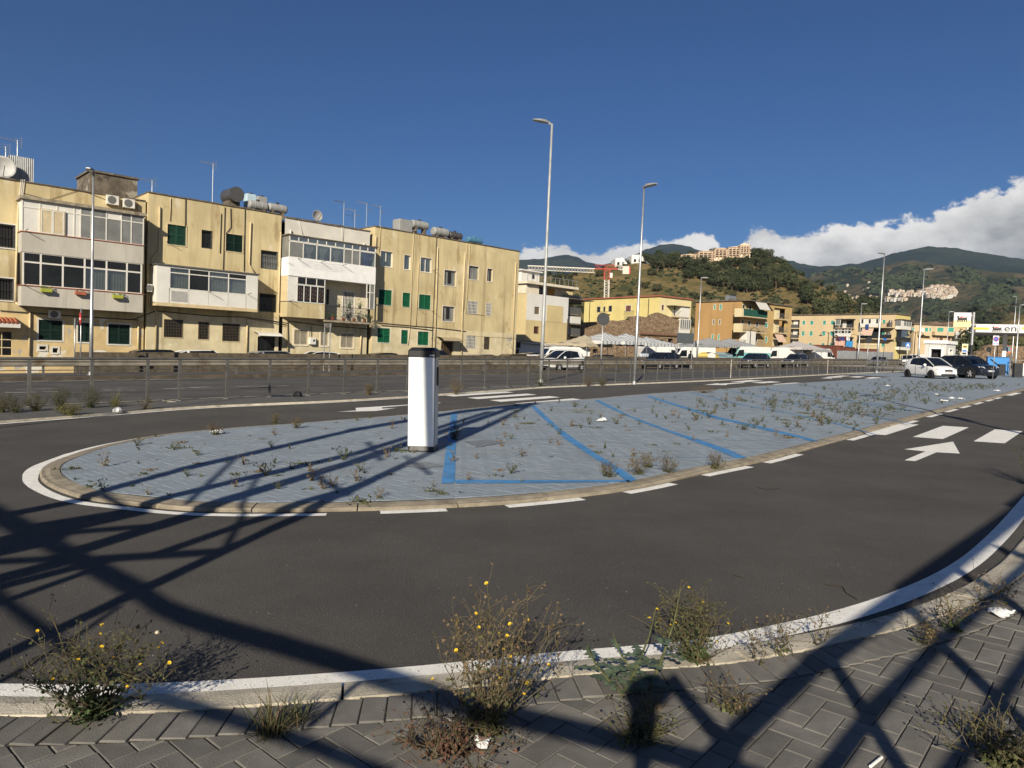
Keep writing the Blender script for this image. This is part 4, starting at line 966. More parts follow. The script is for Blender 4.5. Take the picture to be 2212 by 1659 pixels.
def block_C():
    F = facade_from(607.5, 48.95); U1 = F.uv(Z3(957,500))[0]; zt = F.zz(Z3, [(160,262),(955,410)]); zg = F.zz(Z3, [(600,1235)])
    t = thing('apartment_block', 'white painted apartment block with a long enclosed balcony above an open one', 'building', mat=F.M, group='apartment row along the side street')
    gw = [F.rect(Z3,265,1295,392,1432), F.rect(Z3,508,1312,578,1443), F.rect(Z3,692,1327,808,1460)]; door = F.rect(Z3,712,948,815,1190); door2 = F.rect(Z3,560,925,585,1065)
    z_s = F.zz(Z3, [(220,790),(1000,890)], -.6)
    ops = gw + [door, door2]; lo = [o for o in ops if o[3] < zg]; mid = [o for o in ops if o[3] >= zg]
    wall_open(MB(), 0, U1, -1.2, zg, lo).build('ground_floor_wall', YEL_G, t); wall_open(MB(), 0, U1, zg, z_s, mid).build('wall', mat('cream_plaster', (.6,.53,.38), .9, var=.1), t); wall_open(MB(), 0, U1, z_s, zt, []).build('wall', WHT, t)
    MB().box(0, U1, .02, 10, zt-.35, zt-.2).build('roof', COPE, t); MB().box(-.01, U1, 9.9, 10, -1.2, zt).build('side_wall', YEL, t)
    c = MB(); [c.box(U1*k/12, U1*(k+1)/12, -.06-rnd.uniform(0,.02), .25, zt, zt+rnd.uniform(.08,.13)) for k in range(12)]; c.build('coping', COPE, t)
    for r in gw:
        w_sash(t, r, WFRAME, 2, FGLASS); w_grille(t, r, mat('cream_grille', (.55,.47,.33), .6), y=-.02, back=True, diamond=True, bw=.022); surround(t, r, mat('cream_surround', (.62,.56,.43), .8), .09)
    w_grille(t, door, WFRAME, .12, .0, True, 4, .045); surround(t, door, WFRAME, .06, .02); w_grille(t, door2, IRON, .12, .0, True, 4)
    d = -1.2; a = F.uv(Z3(218,700), d)[0]; b = F.uv(Z3(1010,800), d)[0]
    z_r = F.zz(Z3, [(225,424),(1018,553)], d); z_t = F.zz(Z3, [(230,487),(1000,592)], d); z_p = F.zz(Z3, [(230,618),(1005,738)], d); z_b = F.zz(Z3, [(207,792),(1005,890)], d)
    MB().box(a-.1, b+.12, d-.1, 0, z_r, z_r+.07).build('balcony_roof', COPE, t)
    MB().box(a, b, d, 0, z_b, z_p).build('balcony_parapet', mat('bright_white_plaster', (.72,.72,.70), .9, var=.05), t)
    X = lambda *xs, y=560: [F.uv(Z3(x,y), d)[0] for x in xs]
    us = [a+.04] + X(352,475,602,725,800,870) + [b-.08]; us2 = [a+.04] + X(308,395,480,562,645,725,800,870,940) + [b-.08]
    glaze(t, us, [z_p, z_t-.03], d, lambda i, j: 'fttt'[i] if i < 4 else ('f' if i < 6 else 'b')); glaze(t, us2, [z_t+.03, z_r-.02], d, lambda i, j: 'cccccc'[i] if i < 6 else 'b')
    for x, s in ((a+.02, 1), (b-.06, 1)): glaze_side = MB().box(x, x+.04, d+.1, -.02, z_p, z_r-.01).build('side_panel', FGLASS if x < b-1 else WPANEL, t)
    MB().box(a+.1, b-.1, -.45, -.4, z_p, z_r-.02).build('dark_backing', DARKIN, t)
    # lower: closed half and open half
    e = F.uv(Z3(552,1000), d)[0]; zl_t = z_b - .02; z_w0 = F.zz(Z3, [(300,1037),(548,1062)], d); z_w1 = F.zz(Z3, [(300,886),(548,906)], d); z_fl = F.zz(Z3, [(220,1178),(550,1197)], d)
    MB().box(a, e, d+.05, 0, z_fl, z_w0-.05).build('balcony_parapet', YEL, t)
    w0 = F.uv(Z3(298,960), d)[0]; us = [w0] + X(360,420,485, y=960) + [e-.04]
    glaze(t, us, [z_w0, z_w1], d+.05, lambda i, j: 'g'); glaze(t, [us[0], us[1]+.15, us[3]-.1, us[-1]], [z_w1+.04, zl_t], d+.05, lambda i, j: 'g')
    for k in range(4):   # dark leaf pattern of the coloured panes
        u = (us[k]+us[k+1])/2
        for zc in (z_w0 + (z_w1-z_w0)*q for q in (.25,.5,.75)): MB().tube([(u+.1*math.cos(x), d+.062, zc+.13*math.sin(x)) for x in [i*2*math.pi/12 for i in range(13)]], .014, 4).build('pane_motif', mat('leaded_pattern', (.10,.045,.035), .5), t)
    MB().box(a, w0-.03, d+.06, d+.1, z_w0, zl_t).build('panel', WPANEL, t); MB().box(a, a+.05, d+.11, -.01, z_w0, zl_t).build('side_panel', PIPE_Y, t); MB().box(a+.06, e-.06, -.5, -.45, z_w0, zl_t).build('dark_backing', DARKIN, t); MB().box(e-.04, e, d+.11, -.01, z_w0, zl_t).build('side_panel', WPANEL, t)
    z_o = F.zz(Z3, [(560,1197),(985,1240)], d); z_rl = F.zz(Z3, [(560,1070),(985,1116)], d)
    MB().box(e, b-.05, d, 0, z_o-.14, z_o).build('balcony_floor', mat('slab_concrete'  , (.27,.23,.17)), t)
    m = MB(); n = int((b-e)/.11); m.bar((e,d+.03,z_rl),(b-.05,d+.03,z_rl),.04,.03); m.bar((e,d+.03,z_o+.08),(b-.05,d+.03,z_o+.08),.03,.02)
    for k in range(n): u = e + (b-.05-e)*k/n; m.box(u-.008, u+.008, d+.022, d+.038, z_o+.06, z_rl)
    m.build('balcony_railing', IRON, t)
    r = F.rect(Z3, 930,900,988,1108, d); glaze(t, [r[0], (r[0]+r[1])/2, b-.04], [z_rl, z_rl+(z_b-z_rl)*.66, z_b], d+.02, lambda i, j: 'o' if i == 0 else 'f')
    for x in (925, 955, 985): pass
    brackets(t, F, Z3, [((303,650),0),((512,680),0),((708,708),0),((222,1032),0),((150,640),0)], d)
    for k in range(4): MB().tube([F_ for F_ in [(lambda q: (q[0], d-.15-.12*k, q[1]))(F.uv(Z3(x,y), d-.15-.12*k)) for x, y in ((303,650),(512,690),(708,708))]], .006, 4).build('clothes_line', IRON, t)
    for p in ([(145,405),(122,1140),(200,1215),(210,1490)], [(880,1290),(868,1530)], [(975,1245),(970,1530)]): pipe(t, F, Z3, p, .06)
    for p in ([(700,345),(710,480)],[(715,365),(712,490)],[(310,300),(345,425)]): pipe(t, F, Z3, p, .02, -.04, WFRAME, 'cable')
    pipe(t, F, Z3, [(200,1215),(500,1255),(985,1290)], .03, -.05, PIPE_D, 'cable'); pipe(t, F, Z3, [(425,1260),(425,1360)], .02, -.05, PIPE_D, 'cable')
    for x in (235, 905): u, z = F.uv(Z3(x,385 if x < 500 else 505), -.1); MB().tube([(u,-.1,z),(u,-.1,z-.35)], .07, 8).build('vent_pipe', WFRAME, t)
    r = F.rect(Z3, 412,1367,467,1430, -.25); M = F.M @ Matrix.Translation((r[0],-.25,r[2])); bx = thing('meter_box', 'white square meter box between the cream grilled windows', 'box', mat=M); MB().box(0, r[1]-r[0], 0, .25, 0, r[3]-r[2]).build('case', WPANEL, bx, bevel=.02); MB().box(.25,.4,-.004,.01,.22,.37).build('vent', DARKIN, bx)
    # pots on the open balcony
    for k in range(9):
        u = e + .3 + k*(b-e-.6)/8; h = rnd.uniform(.18,.3); top = k in (2,4,6)
        M = F.M @ Matrix.Translation((u, d+.18, z_o if not top else z_rl-.05))
        pt = thing('flower_pot', 'potted plant on the open balcony of the white block', 'flower pot', mat=M, group='flower pots on the open balcony')
        MB().lathe([(.09,0),(.13,h),(.15,h),(.15,h+.03),(.12,h+.03)], 10).build('pot', TERRA if k % 2 else mat('dark_pot', (.05,.06,.04), .7), pt)
        f = MB(); 
        for _ in range(50):
            q = Vector((rnd.gauss(0,.13), rnd.gauss(0,.1), h + abs(rnd.gauss(0,.22)))); s = .06
            f.add([q, q+Vector((s,rnd.uniform(-s,s),s)), q+Vector((rnd.uniform(-s,s),s,s*.4))], [(0,1,2)])
        f.build('plant', mat('pot_plant', (.05,.09,.025), .8), pt)
    return F, zt
def block_D():
    F = facade_from(801, 48.8); U1 = F.uv(Z4(1692,1000))[0]; zt = F.zz(Z4, [(225,200),(1730,490)]); zg = F.zz(Z4, [(700,1235)])
    U1 = F.uv(Z4(1712,760))[0]
    t = thing('apartment_block', 'ochre apartment block with bright green shutters, tanks on its roof and a free end wall', 'building', mat=F.M, group='apartment row along the side street')
    R_ = lambda *q: F.rect(Z4, *q)
    sash = [R_(332,475,452,628), R_(567,512,632,657), R_(732,540,842,683)]; alu = [R_(970,665,1088,820), R_(953,1025,1072,1175), R_(1218,622,1315,757)]; sl_ = [R_(1400,648,1453,775)]
    gs = [R_(312,858,443,1012), R_(550,888,627,1032), R_(715,908,833,1055), R_(300,1243,425,1388), R_(537,1262,605,1402), R_(703,1278,812,1413)]
    wg = [R_(1202,970,1305,1100), R_(1385,990,1442,1120), R_(1187,1315,1288,1445)]; ds = [R_(1367,1330,1425,1458)]; door = R_(937,1380,1058,1515)
    shell(t, U1, -1.2, zt, 11, YEL, sash + alu + sl_ + gs + wg + ds + [door], YEL_G, zg)
    for k, r in enumerate(sash): w_sash(t, r, WFRAME, 1 if k == 1 else 2, CGLASS); surround(t, r, mat('pale_reveal', (.6,.55,.45), .9), .05, .01)
    for k, r in enumerate(alu + sl_):
        w_sash(t, r, ALU, 3 if k < 2 else 2, FGLASS if k != 3 else DGLASS, .15); surround(t, r, mat('pale_reveal', (.6,.55,.45), .9), .06, .01)
        if k < 2: q = (r[0]+.35*(r[1]-r[0]), r[0]+.62*(r[1]-r[0]), r[2]+.18*(r[3]-r[2]), r[3]-.1); MB().box(q[0], q[1], .1, .11, q[2], q[3]).build('open_sash', DARKIN, t)
    for k, r in enumerate(gs): w_shutter(t, r, GREEN, 1 if k in (1,4) else 2); surround(t, r, mat('pale_reveal', (.6,.55,.45), .9), .05 if k > 2 else .03, .012)
    for r in wg: w_grille(t, r, WFRAME, .15, -.03, True, 4, .05, DGLASS)
    for r in ds: w_shutter(t, r, mat('brown_shutter', (.075,.06,.04), .7), 1)
    w_back(t, door, .2); w_grille(t, door, mat('wood_door', (.11,.07,.04), .6), .16, .08, False, 2, .05)
    r = F.rect(Z4, 935,1335,1125,1378, -.6); m = MB(); n = 8
    A = [(r[0], -1.0*math.sin(k/n*1.5), r[3] - .35*(1-math.cos(k/n*1.5))) for k in range(n+1)]; m.strip(A, [(r[1], y, z) for x, y, z in A]).build('entrance_canopy', mat('smoked_sheet', (.3,.25,.16), .3), t); MB().tube([(r[0],-1.0,r[3]-.33),(r[1],-1.0,r[3]-.33)], .03, 6).build('canopy_bar', IRON, t); MB().tube(A, .02, 5).build('canopy_bar', IRON, t)
    for p in ([(905,430),(895,780),(872,1500)], [(1180,482),(1150,1100),(1143,1540)], [(1688,580),(1675,880),(1650,1540)], [(285,320),(282,440)]): pipe(t, F, Z4, p, .055)
    for p in ([(665,285),(650,600),(628,1230)],[(1200,390),(1165,1050)],[(1228,395),(1190,1090)],[(715,590),(685,1225)],[(330,215),(318,475)],[(893,330),(862,1010)],[(625,1240),(605,1415)],[(875,700),(845,1440)]): pipe(t, F, Z4, p, .026, -.05, PIPE_D if p[0][0] in (893,875) else PIPE_Y, 'cable')
    for p in ([(265,1185),(650,1220),(890,1240),(1185,1275)],[(345,1215),(620,1235),(860,1265)],[(1190,1095),(1370,1115)],[(1200,1312),(1690,1348)]): pipe(t, F, Z4, p, .03 if p[0][0] < 1000 else .012, -.05, PIPE_D if p[0][0] != 1200 else PIPE_Y, 'cable')
    brackets(t, F, Z4, [((305,1015),0),((700,1045),0),((845,1075),0),((280,1315),0),((855,665),0),((1595,1405),0),((838,1345),0)], -.02)
    return F, zt
FA, ZA = block_A(); FB, ZB = block_B(); FC, ZC = block_C(); FD, ZD = block_D()

# ---- things standing on the roofs
TANKG = mat('grey_tank', (.27,.27,.26), .6, var=.12); TANKB = mat('blue_tank', (.06,.17,.27), .6, var=.15); TANKD = mat('steel_tank', (.12,.115,.11), .4, .5)
def tank(F, zr, Zf, x0, y0, x1, y1, m, label, off=1.4, kind='h'):
    r = F.rect(Zf, x0, y0, x1, y1, off); w, h = r[1]-r[0], r[3]-r[2]; zb_ = zr - .2
    M = F.M @ Matrix.Translation(((r[0]+r[1])/2, off, zb_)); t = thing('water_tank', label, 'water tank', mat=M, group='water tanks on the flat roofs'); zc = r[2] - zb_ + h/2
    if kind == 'h':
        R_ = h*.46; L2 = w/2
        MB().lathe([(.02,-L2),(R_*.8,-L2+.02),(R_,-L2+.12),(R_,-L2*.4),(R_*1.03,-L2*.38),(R_*1.03,-L2*.3),(R_,-L2*.28),(R_,L2*.3),(R_*1.03,L2*.32),(R_*1.03,L2*.4),(R_,L2*.42),(R_,L2-.12),(R_*.8,L2-.02),(.02,L2)], 20, 'X', (0,0,zc)).build('shell', m, t, smooth=False)
        MB().lathe([(R_*.4,0),(R_*.4,.1),(R_*.3,.12)], 12, 'Z', (0,0,zc+R_*.97)).build('lid', BLACK_P if m is not TANKB else TANKB, t)
        s = MB(); 
        for k in (-.55,.55): s.box(k*L2-.06, k*L2+.06, -R_*.8, R_*.8, 0, max(.1, zc-R_*.7))
        s.build('stand', COPE, t)
    elif kind == 'end':
        R_ = w/2; MB().lathe([(.02,-.5),(R_,-.48),(R_,1.2),(.02,1.25)], 24, 'Y', (0,0,zc)).build('shell', m, t); MB().box(-R_*.8,R_*.8,0,1,0,max(.1,zc-R_*.8)).build('stand', COPE, t)
    else:
        MB().box(-w/2, w/2, -w*.4, w*.4, 0, zc+h/2).build('shell', m, t, bevel=.06); MB().lathe([(.2,0),(.2,.08)], 12, 'Z', (0,0,zc+h/2)).build('lid', BLACK_P, t)
tank(FB, ZB, Z2, 728,275,842,352, TANKD, 'dark round-ended water tank on the roof of the boxed balcony block', 1.2, 'end')
tank(FB, ZB, Z2, 868,308,945,362, mat('pale_blue_tank', (.4,.52,.58), .5), 'pale blue square water tank among grey ones', 2.2, 'box')
tank(FB, ZB, Z2, 890,357,1040,432, TANKG, 'long grey water tank lying below the pale blue square tank', 1.0); tank(FB, ZB, Z2, 1042,380,1188,452, TANKG, 'long grey water tank lying at the white block end of the second roof', 1.0)
tank(FB, ZB, Z2, 952,328,1030,378, TANKG, 'short upright grey water tank behind the lying pair', 2.0, 'box')
tank(FD, ZD, Z4, 485,160,615,250, TANKG, 'square grey water tank at the left of the green shutter block roof', 1.2, 'box'); tank(FD, ZD, Z4, 637,165,800,255, TANKG, 'grey ribbed water tank beside the square one', 1.9)
tank(FD, ZD, Z4, 850,235,1002,330, TANKG, 'grey ribbed water tank next to the dark steel one', 1.0); tank(FD, ZD, Z4, 1006,278,1140,355, TANKD, 'dark steel water tank between a grey and a blue one', 1.0); tank(FD, ZD, Z4, 1195,328,1340,402, TANKB, 'blue water tank at the end of the row roof', 1.0)
r = FA.rect(Z1, -30,205,68,285, .9); M = FA.M @ Matrix.Translation(((r[0]+r[1])/2, .9, ZA-.2)); t = thing('satellite_dish', 'large pale dish at the roof edge of the first block', 'satellite dish', mat=M, group='satellite dishes on the roofs')
def dish(t, R_, zc, m):
    MB().lathe([(.03,.0),(R_*.5,-.03),(R_*.85,-.11),(R_,-.17),(R_*.98,-.18),(R_*.8,-.11),(.03,-.02)], 24, 'Y', (0,0,zc)).build('dish', m, t, smooth=True); MB().tube([(0,.04,0),(0,.04,zc)], .03, 6).build('mast', GALV_D, t); MB().bar((0,-.1,zc-R_*.9),(0,-.7,zc),.03).build('feed_arm', GALV_D, t)
dish(t, .62, (r[2]+r[3])/2 - ZA + .2, mat('dish_white', (.5,.5,.47), .5))
r = FC.rect(Z3, 435,218,508,300, 1.0); M = FC.M @ Matrix.Translation(((r[0]+r[1])/2, 1.0, ZC-.2)); t = thing('satellite_dish', 'grey dish on the roof edge above the white painted block', 'satellite dish', mat=M, group='satellite dishes on the roofs'); dish(t, .42, (r[2]+r[3])/2 - ZC + .2, mat('dish_grey', (.28,.28,.27), .5))
def antenna(F, zr, Zf, x, y_top, label, off=1.5, kind=0, xb=None):
    u, z = F.uv(Zf(x, y_top), off); zb_ = zr - .2; h = z - zb_; t = thing('antenna', label, 'antenna', mat=F.M @ Matrix.Translation((u, off, zb_)), group='television antennas on the roofs')
    MB().tube([(0,0,0),(0,0,h)], .022, 6).build('mast', GALV, t)
    m = MB(); zt_ = h - .08; m.bar((-.9,-.1,zt_+.05),(.15,.05,zt_),.025)
    for k in range(8): x_ = -.85 + k*.12; m.bar((x_,-.28,zt_+.03),(x_,.22,zt_+.03),.012)
    if kind == 0:
        for k in range(6): m.bar((-.05-.02*k,-.02,zt_-.3+.1*k),(.2,-.02,zt_-.3+.1*k),.012)
        m.bar((.2,-.02,zt_-.35),(.2,-.02,zt_+.3),.02)
    elif kind == 1: m.bar((-.1,0,h*.62),(.85,.1,h*.6),.025); m.bar((.85,.1,h*.45),(.85,.1,h*.72),.02)
    elif kind == 2: m.bar((0,0,h*.8),(.45,.1,h*.84),.06)
    m.build('aerial', GALV if kind != 1 else GALV_D, t)
antenna(FA, ZA, Z1, 122, 55, 'grid antenna cluster beside the corrugated shed'); antenna(FA, ZA, Z1, 40, 100, 'low grid antenna at the frame edge on the first roof'); antenna(FB, ZB, Z2, 152, 200, 'short antenna with a grid at the corner of the second roof')
antenna(FB, ZB, Z2, 622, 70, 'tall lone antenna on the second roof', kind=0); antenna(FC, ZC, Z3, 722, 130, 'dark antenna with two crossed arms on the white block', kind=1); antenna(FC, ZC, Z3, 930, 140, 'antenna with a small fan grid near the roof step', kind=2); antenna(FC, ZC, Z3, 822, 205, 'plain thin mast between two antennas on the white block', kind=2)
antenna(FD, ZD, Z4, 330, 20, 'mast with a pale panel antenna on the green shutter block', kind=2)
# ------------------------------------------------------------------ farther buildings
def far_win(root, r, m, y=.08, frame=True):
    w_back(root, r, .15); a, b, c, d = r
    MB().box(a+.03, b-.03, y, y+.04, c+.03, d-.03).build('shutter' if m not in (DGLASS, FGLASS) else 'pane', m, root)
    if frame: bars(MB(), a, b, c, d, -.02, .07, .05).build('window_frame', WFRAME if m is not DGLASS else ALU, root)
def balcony(root, r, d, m, rail=None, slab=.16, deep=1.3):
    """r = outer rectangle of the balcony front"""
    a, b, c, dd = r
    MB().box(a, b, -deep, 0, c, c+slab).build('balcony_floor', PIPE_Y, root)
    if rail is None: MB().box(a, b, -deep, -deep+.1, c+slab, dd).build('balcony_parapet', m, root); MB().box(a, a+.1, -deep+.1, 0, c+slab, dd).build('balcony_parapet', m, root)
    else:
        g = MB().bar((a,-deep+.04,dd),(b,-deep+.04,dd),.05); n = int((b-a)/.16)
        for k in range(n+1): u = a + (b-a)*k/n; g.box(u-.014, u+.014, -deep+.03, -deep+.05, c+slab, dd)
        g.build('balcony_railing', rail, root)
def striped(name, c1, c2, sc, axis=0):
    if name in _mc: return _mc[name]
    m = bpy.data.materials.new(name); m.use_nodes = True; N = m.node_tree.nodes; L = m.node_tree.links; b = N['Principled BSDF']; b.inputs['Roughness'].default_value = .8
    co = N.new('ShaderNodeTexCoord'); sp = N.new('ShaderNodeSeparateXYZ'); L.new(co.outputs['Object'], sp.inputs[0])
    mu = N.new('ShaderNodeMath'); mu.operation = 'MULTIPLY'; mu.inputs[1].default_value = sc; L.new(sp.outputs[axis], mu.inputs[0])
    fr = N.new('ShaderNodeMath'); fr.operation = 'FRACT'; L.new(mu.outputs[0], fr.inputs[0])
    gt = N.new('ShaderNodeMath'); gt.operation = 'GREATER_THAN'; gt.inputs[1].default_value = .62; L.new(fr.outputs[0], gt.inputs[0])
    mx = N.new('ShaderNodeMix'); mx.data_type = 'RGBA'; L.new(gt.outputs[0], mx.inputs[0]); mx.inputs[6].default_value = (*c1,1); mx.inputs[7].default_value = (*c2,1); L.new(mx.outputs[2], b.inputs['Base Color'])
    _mc[name] = m; return m
AWN = striped('striped_awning', (.6,.58,.52), (.25,.26,.27), 4.5); AWNR = striped('red_striped_awning', (.6,.5,.4), (.35,.12,.06), 4.5)
DA = Vector((.6,-.8)); RZL = math.atan2(-.8, .6); RZR = math.atan2(.6, .8)
def corner_building(label, C, dC, L_px, R_px, top, m, mr=None, cope=None, z0=-.3, group='houses across the side street'):
    """C = corner column in the picture at depth dC; faces run to L_px (left) and R_px (right)"""
    r = ray(C, 765); c = Vector((r.x/r.y*dC, dC, z0))
    FR = Fac(c, RZR); FL0 = Fac(c, RZL)
    uL = FL0.uv((L_px, 700))[0]; uR = FR.uv((R_px, 700))[0]
    FL = Fac(FL0.M @ Vector((uL,0,0)), RZL); zt = FR.uv(top)[1]
    t = thing('house', label, 'building', mat=FR.M, group=group)
    return t, FL, FR, -uL, uR, zt
def with_face(F, root, fn):
    XF[0] = root.matrix_world.inverted() @ F.M; fn(); XF[0] = None
def faces(t, FL, FR, lL, lR, zt, opsL, opsR, mL, mR, cope, dz=-1.5):
    def left():
        wall_open(MB(), 0, lL, dz, zt, opsL).build('wall', mL, t)
    with_face(FL, t, left)
    wall_open(MB(), 0, lR, dz, zt, opsR).build('wall', mR, t)
    b = MB(); b.add([(lR,0,dz),(lR,lL,dz),(lR,lL,zt),(lR,0,zt)], [(0,1,2,3)]); b.add([(0,lL,dz),(lR,lL,dz),(lR,lL,zt),(0,lL,zt)], [(1,0,3,2)]); b.build('side_wall', mL, t)
    MB().box(-.25, lR+.2, -.25, lL+.2, zt, zt+.22).build('roof', cope, t)
LEMON = mat('lemon_plaster', (.56,.47,.19), .9, var=.08, vs=.4, stain=(.55,.47,.2), sscale=.3); LEMON2 = mat('pale_lemon', (.6,.52,.28), .9, var=.08, vs=.4)
REDC = mat('red_coping', (.28,.10,.06), .9); BROWNS = mat('brown_shutter_far', (.13,.05,.035), .8)
def house_F():
    t, FL, FR, lL, lR, zt = corner_building('bright yellow two storey house behind the stone ruin', 1419, 115, 1260.5, 1491, Z5(1330,790), LEMON)
    wl = [FL.rect(Z5,815,880,845,930), FL.rect(Z5,870,880,888,925), FL.rect(Z5,915,872,945,925), FL.rect(Z5,1060,868,1110,925)]; wr = [FR.rect(Z5,1368,862,1393,915), FR.rect(Z5,1475,880,1500,960)]
    faces(t, FL, FR, lL, lR, zt, wl, wr, LEMON, LEMON2, REDC)
    def f():
        for k, r in enumerate(wl): far_win(t, r, BROWNS if k == 3 else DGLASS)
        balcony(t, FL.rect(Z5,1050,918,1135,965,-1.2), 0, LEMON, IRON); balcony(t, FL.rect(Z5,840,925,905,945,-.8), 0, LEMON, IRON, deep=.8)
        for p in ([(755,842),(748,1010)], [(1261,812),(1253,985)]): pipe(t, FL, Z5, p, .07, -.1, PIPE_D)
    with_face(FL, t, f)
    far_win(t, wr[0], BROWNS); far_win(t, wr[1], DGLASS)
    b = FR.rect(Z5,1460,955,1605,975,-1.3); balcony(t, (b[0],b[1],b[2],b[2]+1.1), 0, LEMON2, GALV)
    r = FR.rect(Z5,1538,885,1612,975,-1.3); MB().box(r[0], r[1], -1.3, -.05, r[2], r[3]).build('balcony_enclosure', WPANEL, t)
    MB().box(b[0], b[1]+.1, -1.5, 0, r[3], r[3]+.1).build('balcony_roof', COPE, t)
    r = FR.rect(Z5,1528,985,1618,1075,-1.25); MB().box(r[0], r[1], -1.25, -.02, r[2]-6, r[3]).build('lower_enclosure', WPANEL, t); glaze(t, [r[0]+(r[1]-r[0])*k/5 for k in range(6)], [r[2], r[3]-.1], -1.32, lambda i, j: 'f', .1)
house_F()
ORANGE = mat('orange_plaster', (.38,.235,.095), .9, var=.08, vs=.3, stain=(.38,.23,.09), sscale=.25, streak=((.25,.15,.06), 1.0, .5, .5)); CREAM = mat('cream_wall', (.58,.50,.31), .9, var=.08)
TAN = mat('tan_plaster', (.40,.28,.12), .9, var=.12, vs=.3, stain=(.3,.2,.09), sscale=.3); PEACH = mat('peach_plaster', (.52,.41,.245), .9, var=.08, vs=.3, stain=(.5,.4,.27), sscale=.2)
def house_G():
    t, FL, FR, lL, lR, zt = corner_building('orange ochre house with cream balconies and a striped awning', 1594.6, 125, 1500.8, 1709, Z6(565,655), ORANGE)
    wl = [FL.rect(Z6,*q) for q in ((305,695,328,750),(367,692,392,757),(295,850,318,908),(357,850,380,908),(285,1003,308,1068),(347,1003,370,1068))]
    um = FR.uv(Z6(850,800))[0]
    wr = [FR.rect(Z6,*q) for q in ((603,695,632,750),(670,702,698,765),(595,855,620,910),(660,862,690,920),(742,877,770,935),(650,1015,680,1105),(733,1025,760,1090),(835,885,868,938),(838,1030,862,1095))]
    log = FR.rect(Z6,925,735,1045,1130); wr.append(log)
    faces(t, FL, FR, lL, lR, zt, wl, wr, ORANGE, TAN, COPE)
    MB().box(.02, um, -.06, -.004, 4.2, zt-.25).build('cream_facing', CREAM, t) if False else None
    def f():
        for k, r in enumerate(wl): far_win(t, r, TEAL if k in (0,1,4,5) else mat('faded_shutter', (.14,.11,.07), .8)); 
    with_face(FL, t, f)
    for k, r in enumerate(wr[:-1]): far_win(t, r, DGREEN if k < 7 else TEAL)
    m = MB().box(0, um, -.05, -.003, 0, zt-.1); 
    for q in ((540,620,2),):  pass
    b1 = FR.rect(Z6,600,752,865,835,-1.4); b2 = FR.rect(Z6,590,905,852,992,-1.4); b3 = FR.rect(Z6,580,1070,842,1140,-1.4)
    balcony(t, b1, 0, mat('green_screen', (.01,.07,.05), .8), deep=1.4); balcony(t, b2, 0, CREAM, GALV, deep=1.4); balcony(t, b3, 0, CREAM, GALV, deep=1.4)
    for b, c in ((b1, b2), (b2, b3)):
        MB().box(b[0]-.2, b[0]+.4, -1.45, -.01, b[2]-.05, b[3]).build('balcony_cheek', CREAM, t)
    r = FR.rect(Z6,545,968,640,1110,-1.4); MB().box(0.05, r[1]-r[0], -1.5, -.02, r[2], r[3]).build('balcony_enclosure', WPANEL, t)
    MB().box(-.1, um+.3, -1.6, .0, zt-.02, zt+.1).build('eaves', COPE, t)
    a = FR.rect(Z6,757,675,872,755,-1.9); MB().add([(a[0],-1.5,a[3]),(a[1],-1.5,a[3]),(a[1],-2.5,a[2]),(a[0],-2.5,a[2])], [(0,1,2,3)]).build('awning', AWN, t)
    w_back(t, log, 1.3)
    for y in (848, 992): q = FR.zz(Z6, [(980,y)], -.6); MB().box(log[0]-.1, log[1]+.1, -.7, 1.25, q-.12, q+.05).build('balcony_floor', PIPE_Y, t); g = MB().bar((log[0],-.65,q+1.0),(log[1],-.65,q+1.0),.05); [g.box(log[0]+(log[1]-log[0])*k/14-.015, log[0]+(log[1]-log[0])*k/14+.015, -.66, -.64, q, q+1.0) for k in range(15)]; g.build('balcony_railing', GALV, t)
    MB().box(log[0]+.2, log[1]-1.2, .5, .55, log[2], log[3]).build('loggia_wall', CREAM, t)
    a = FR.rect(Z6,950,1008,1035,1088,-1.0); MB().add([(a[0],-.7,a[3]),(a[1],-.7,a[3]),(a[1],-1.6,a[2]),(a[0],-1.6,a[2])], [(0,1,2,3)]).build('awning', AWNR, t)
    MB().lathe([(.5,-1.0),(.5,1.0)], 14, 'X', (1.0,3.0,zt+.6)).build('roof_tank', GALV, t)
house_G()
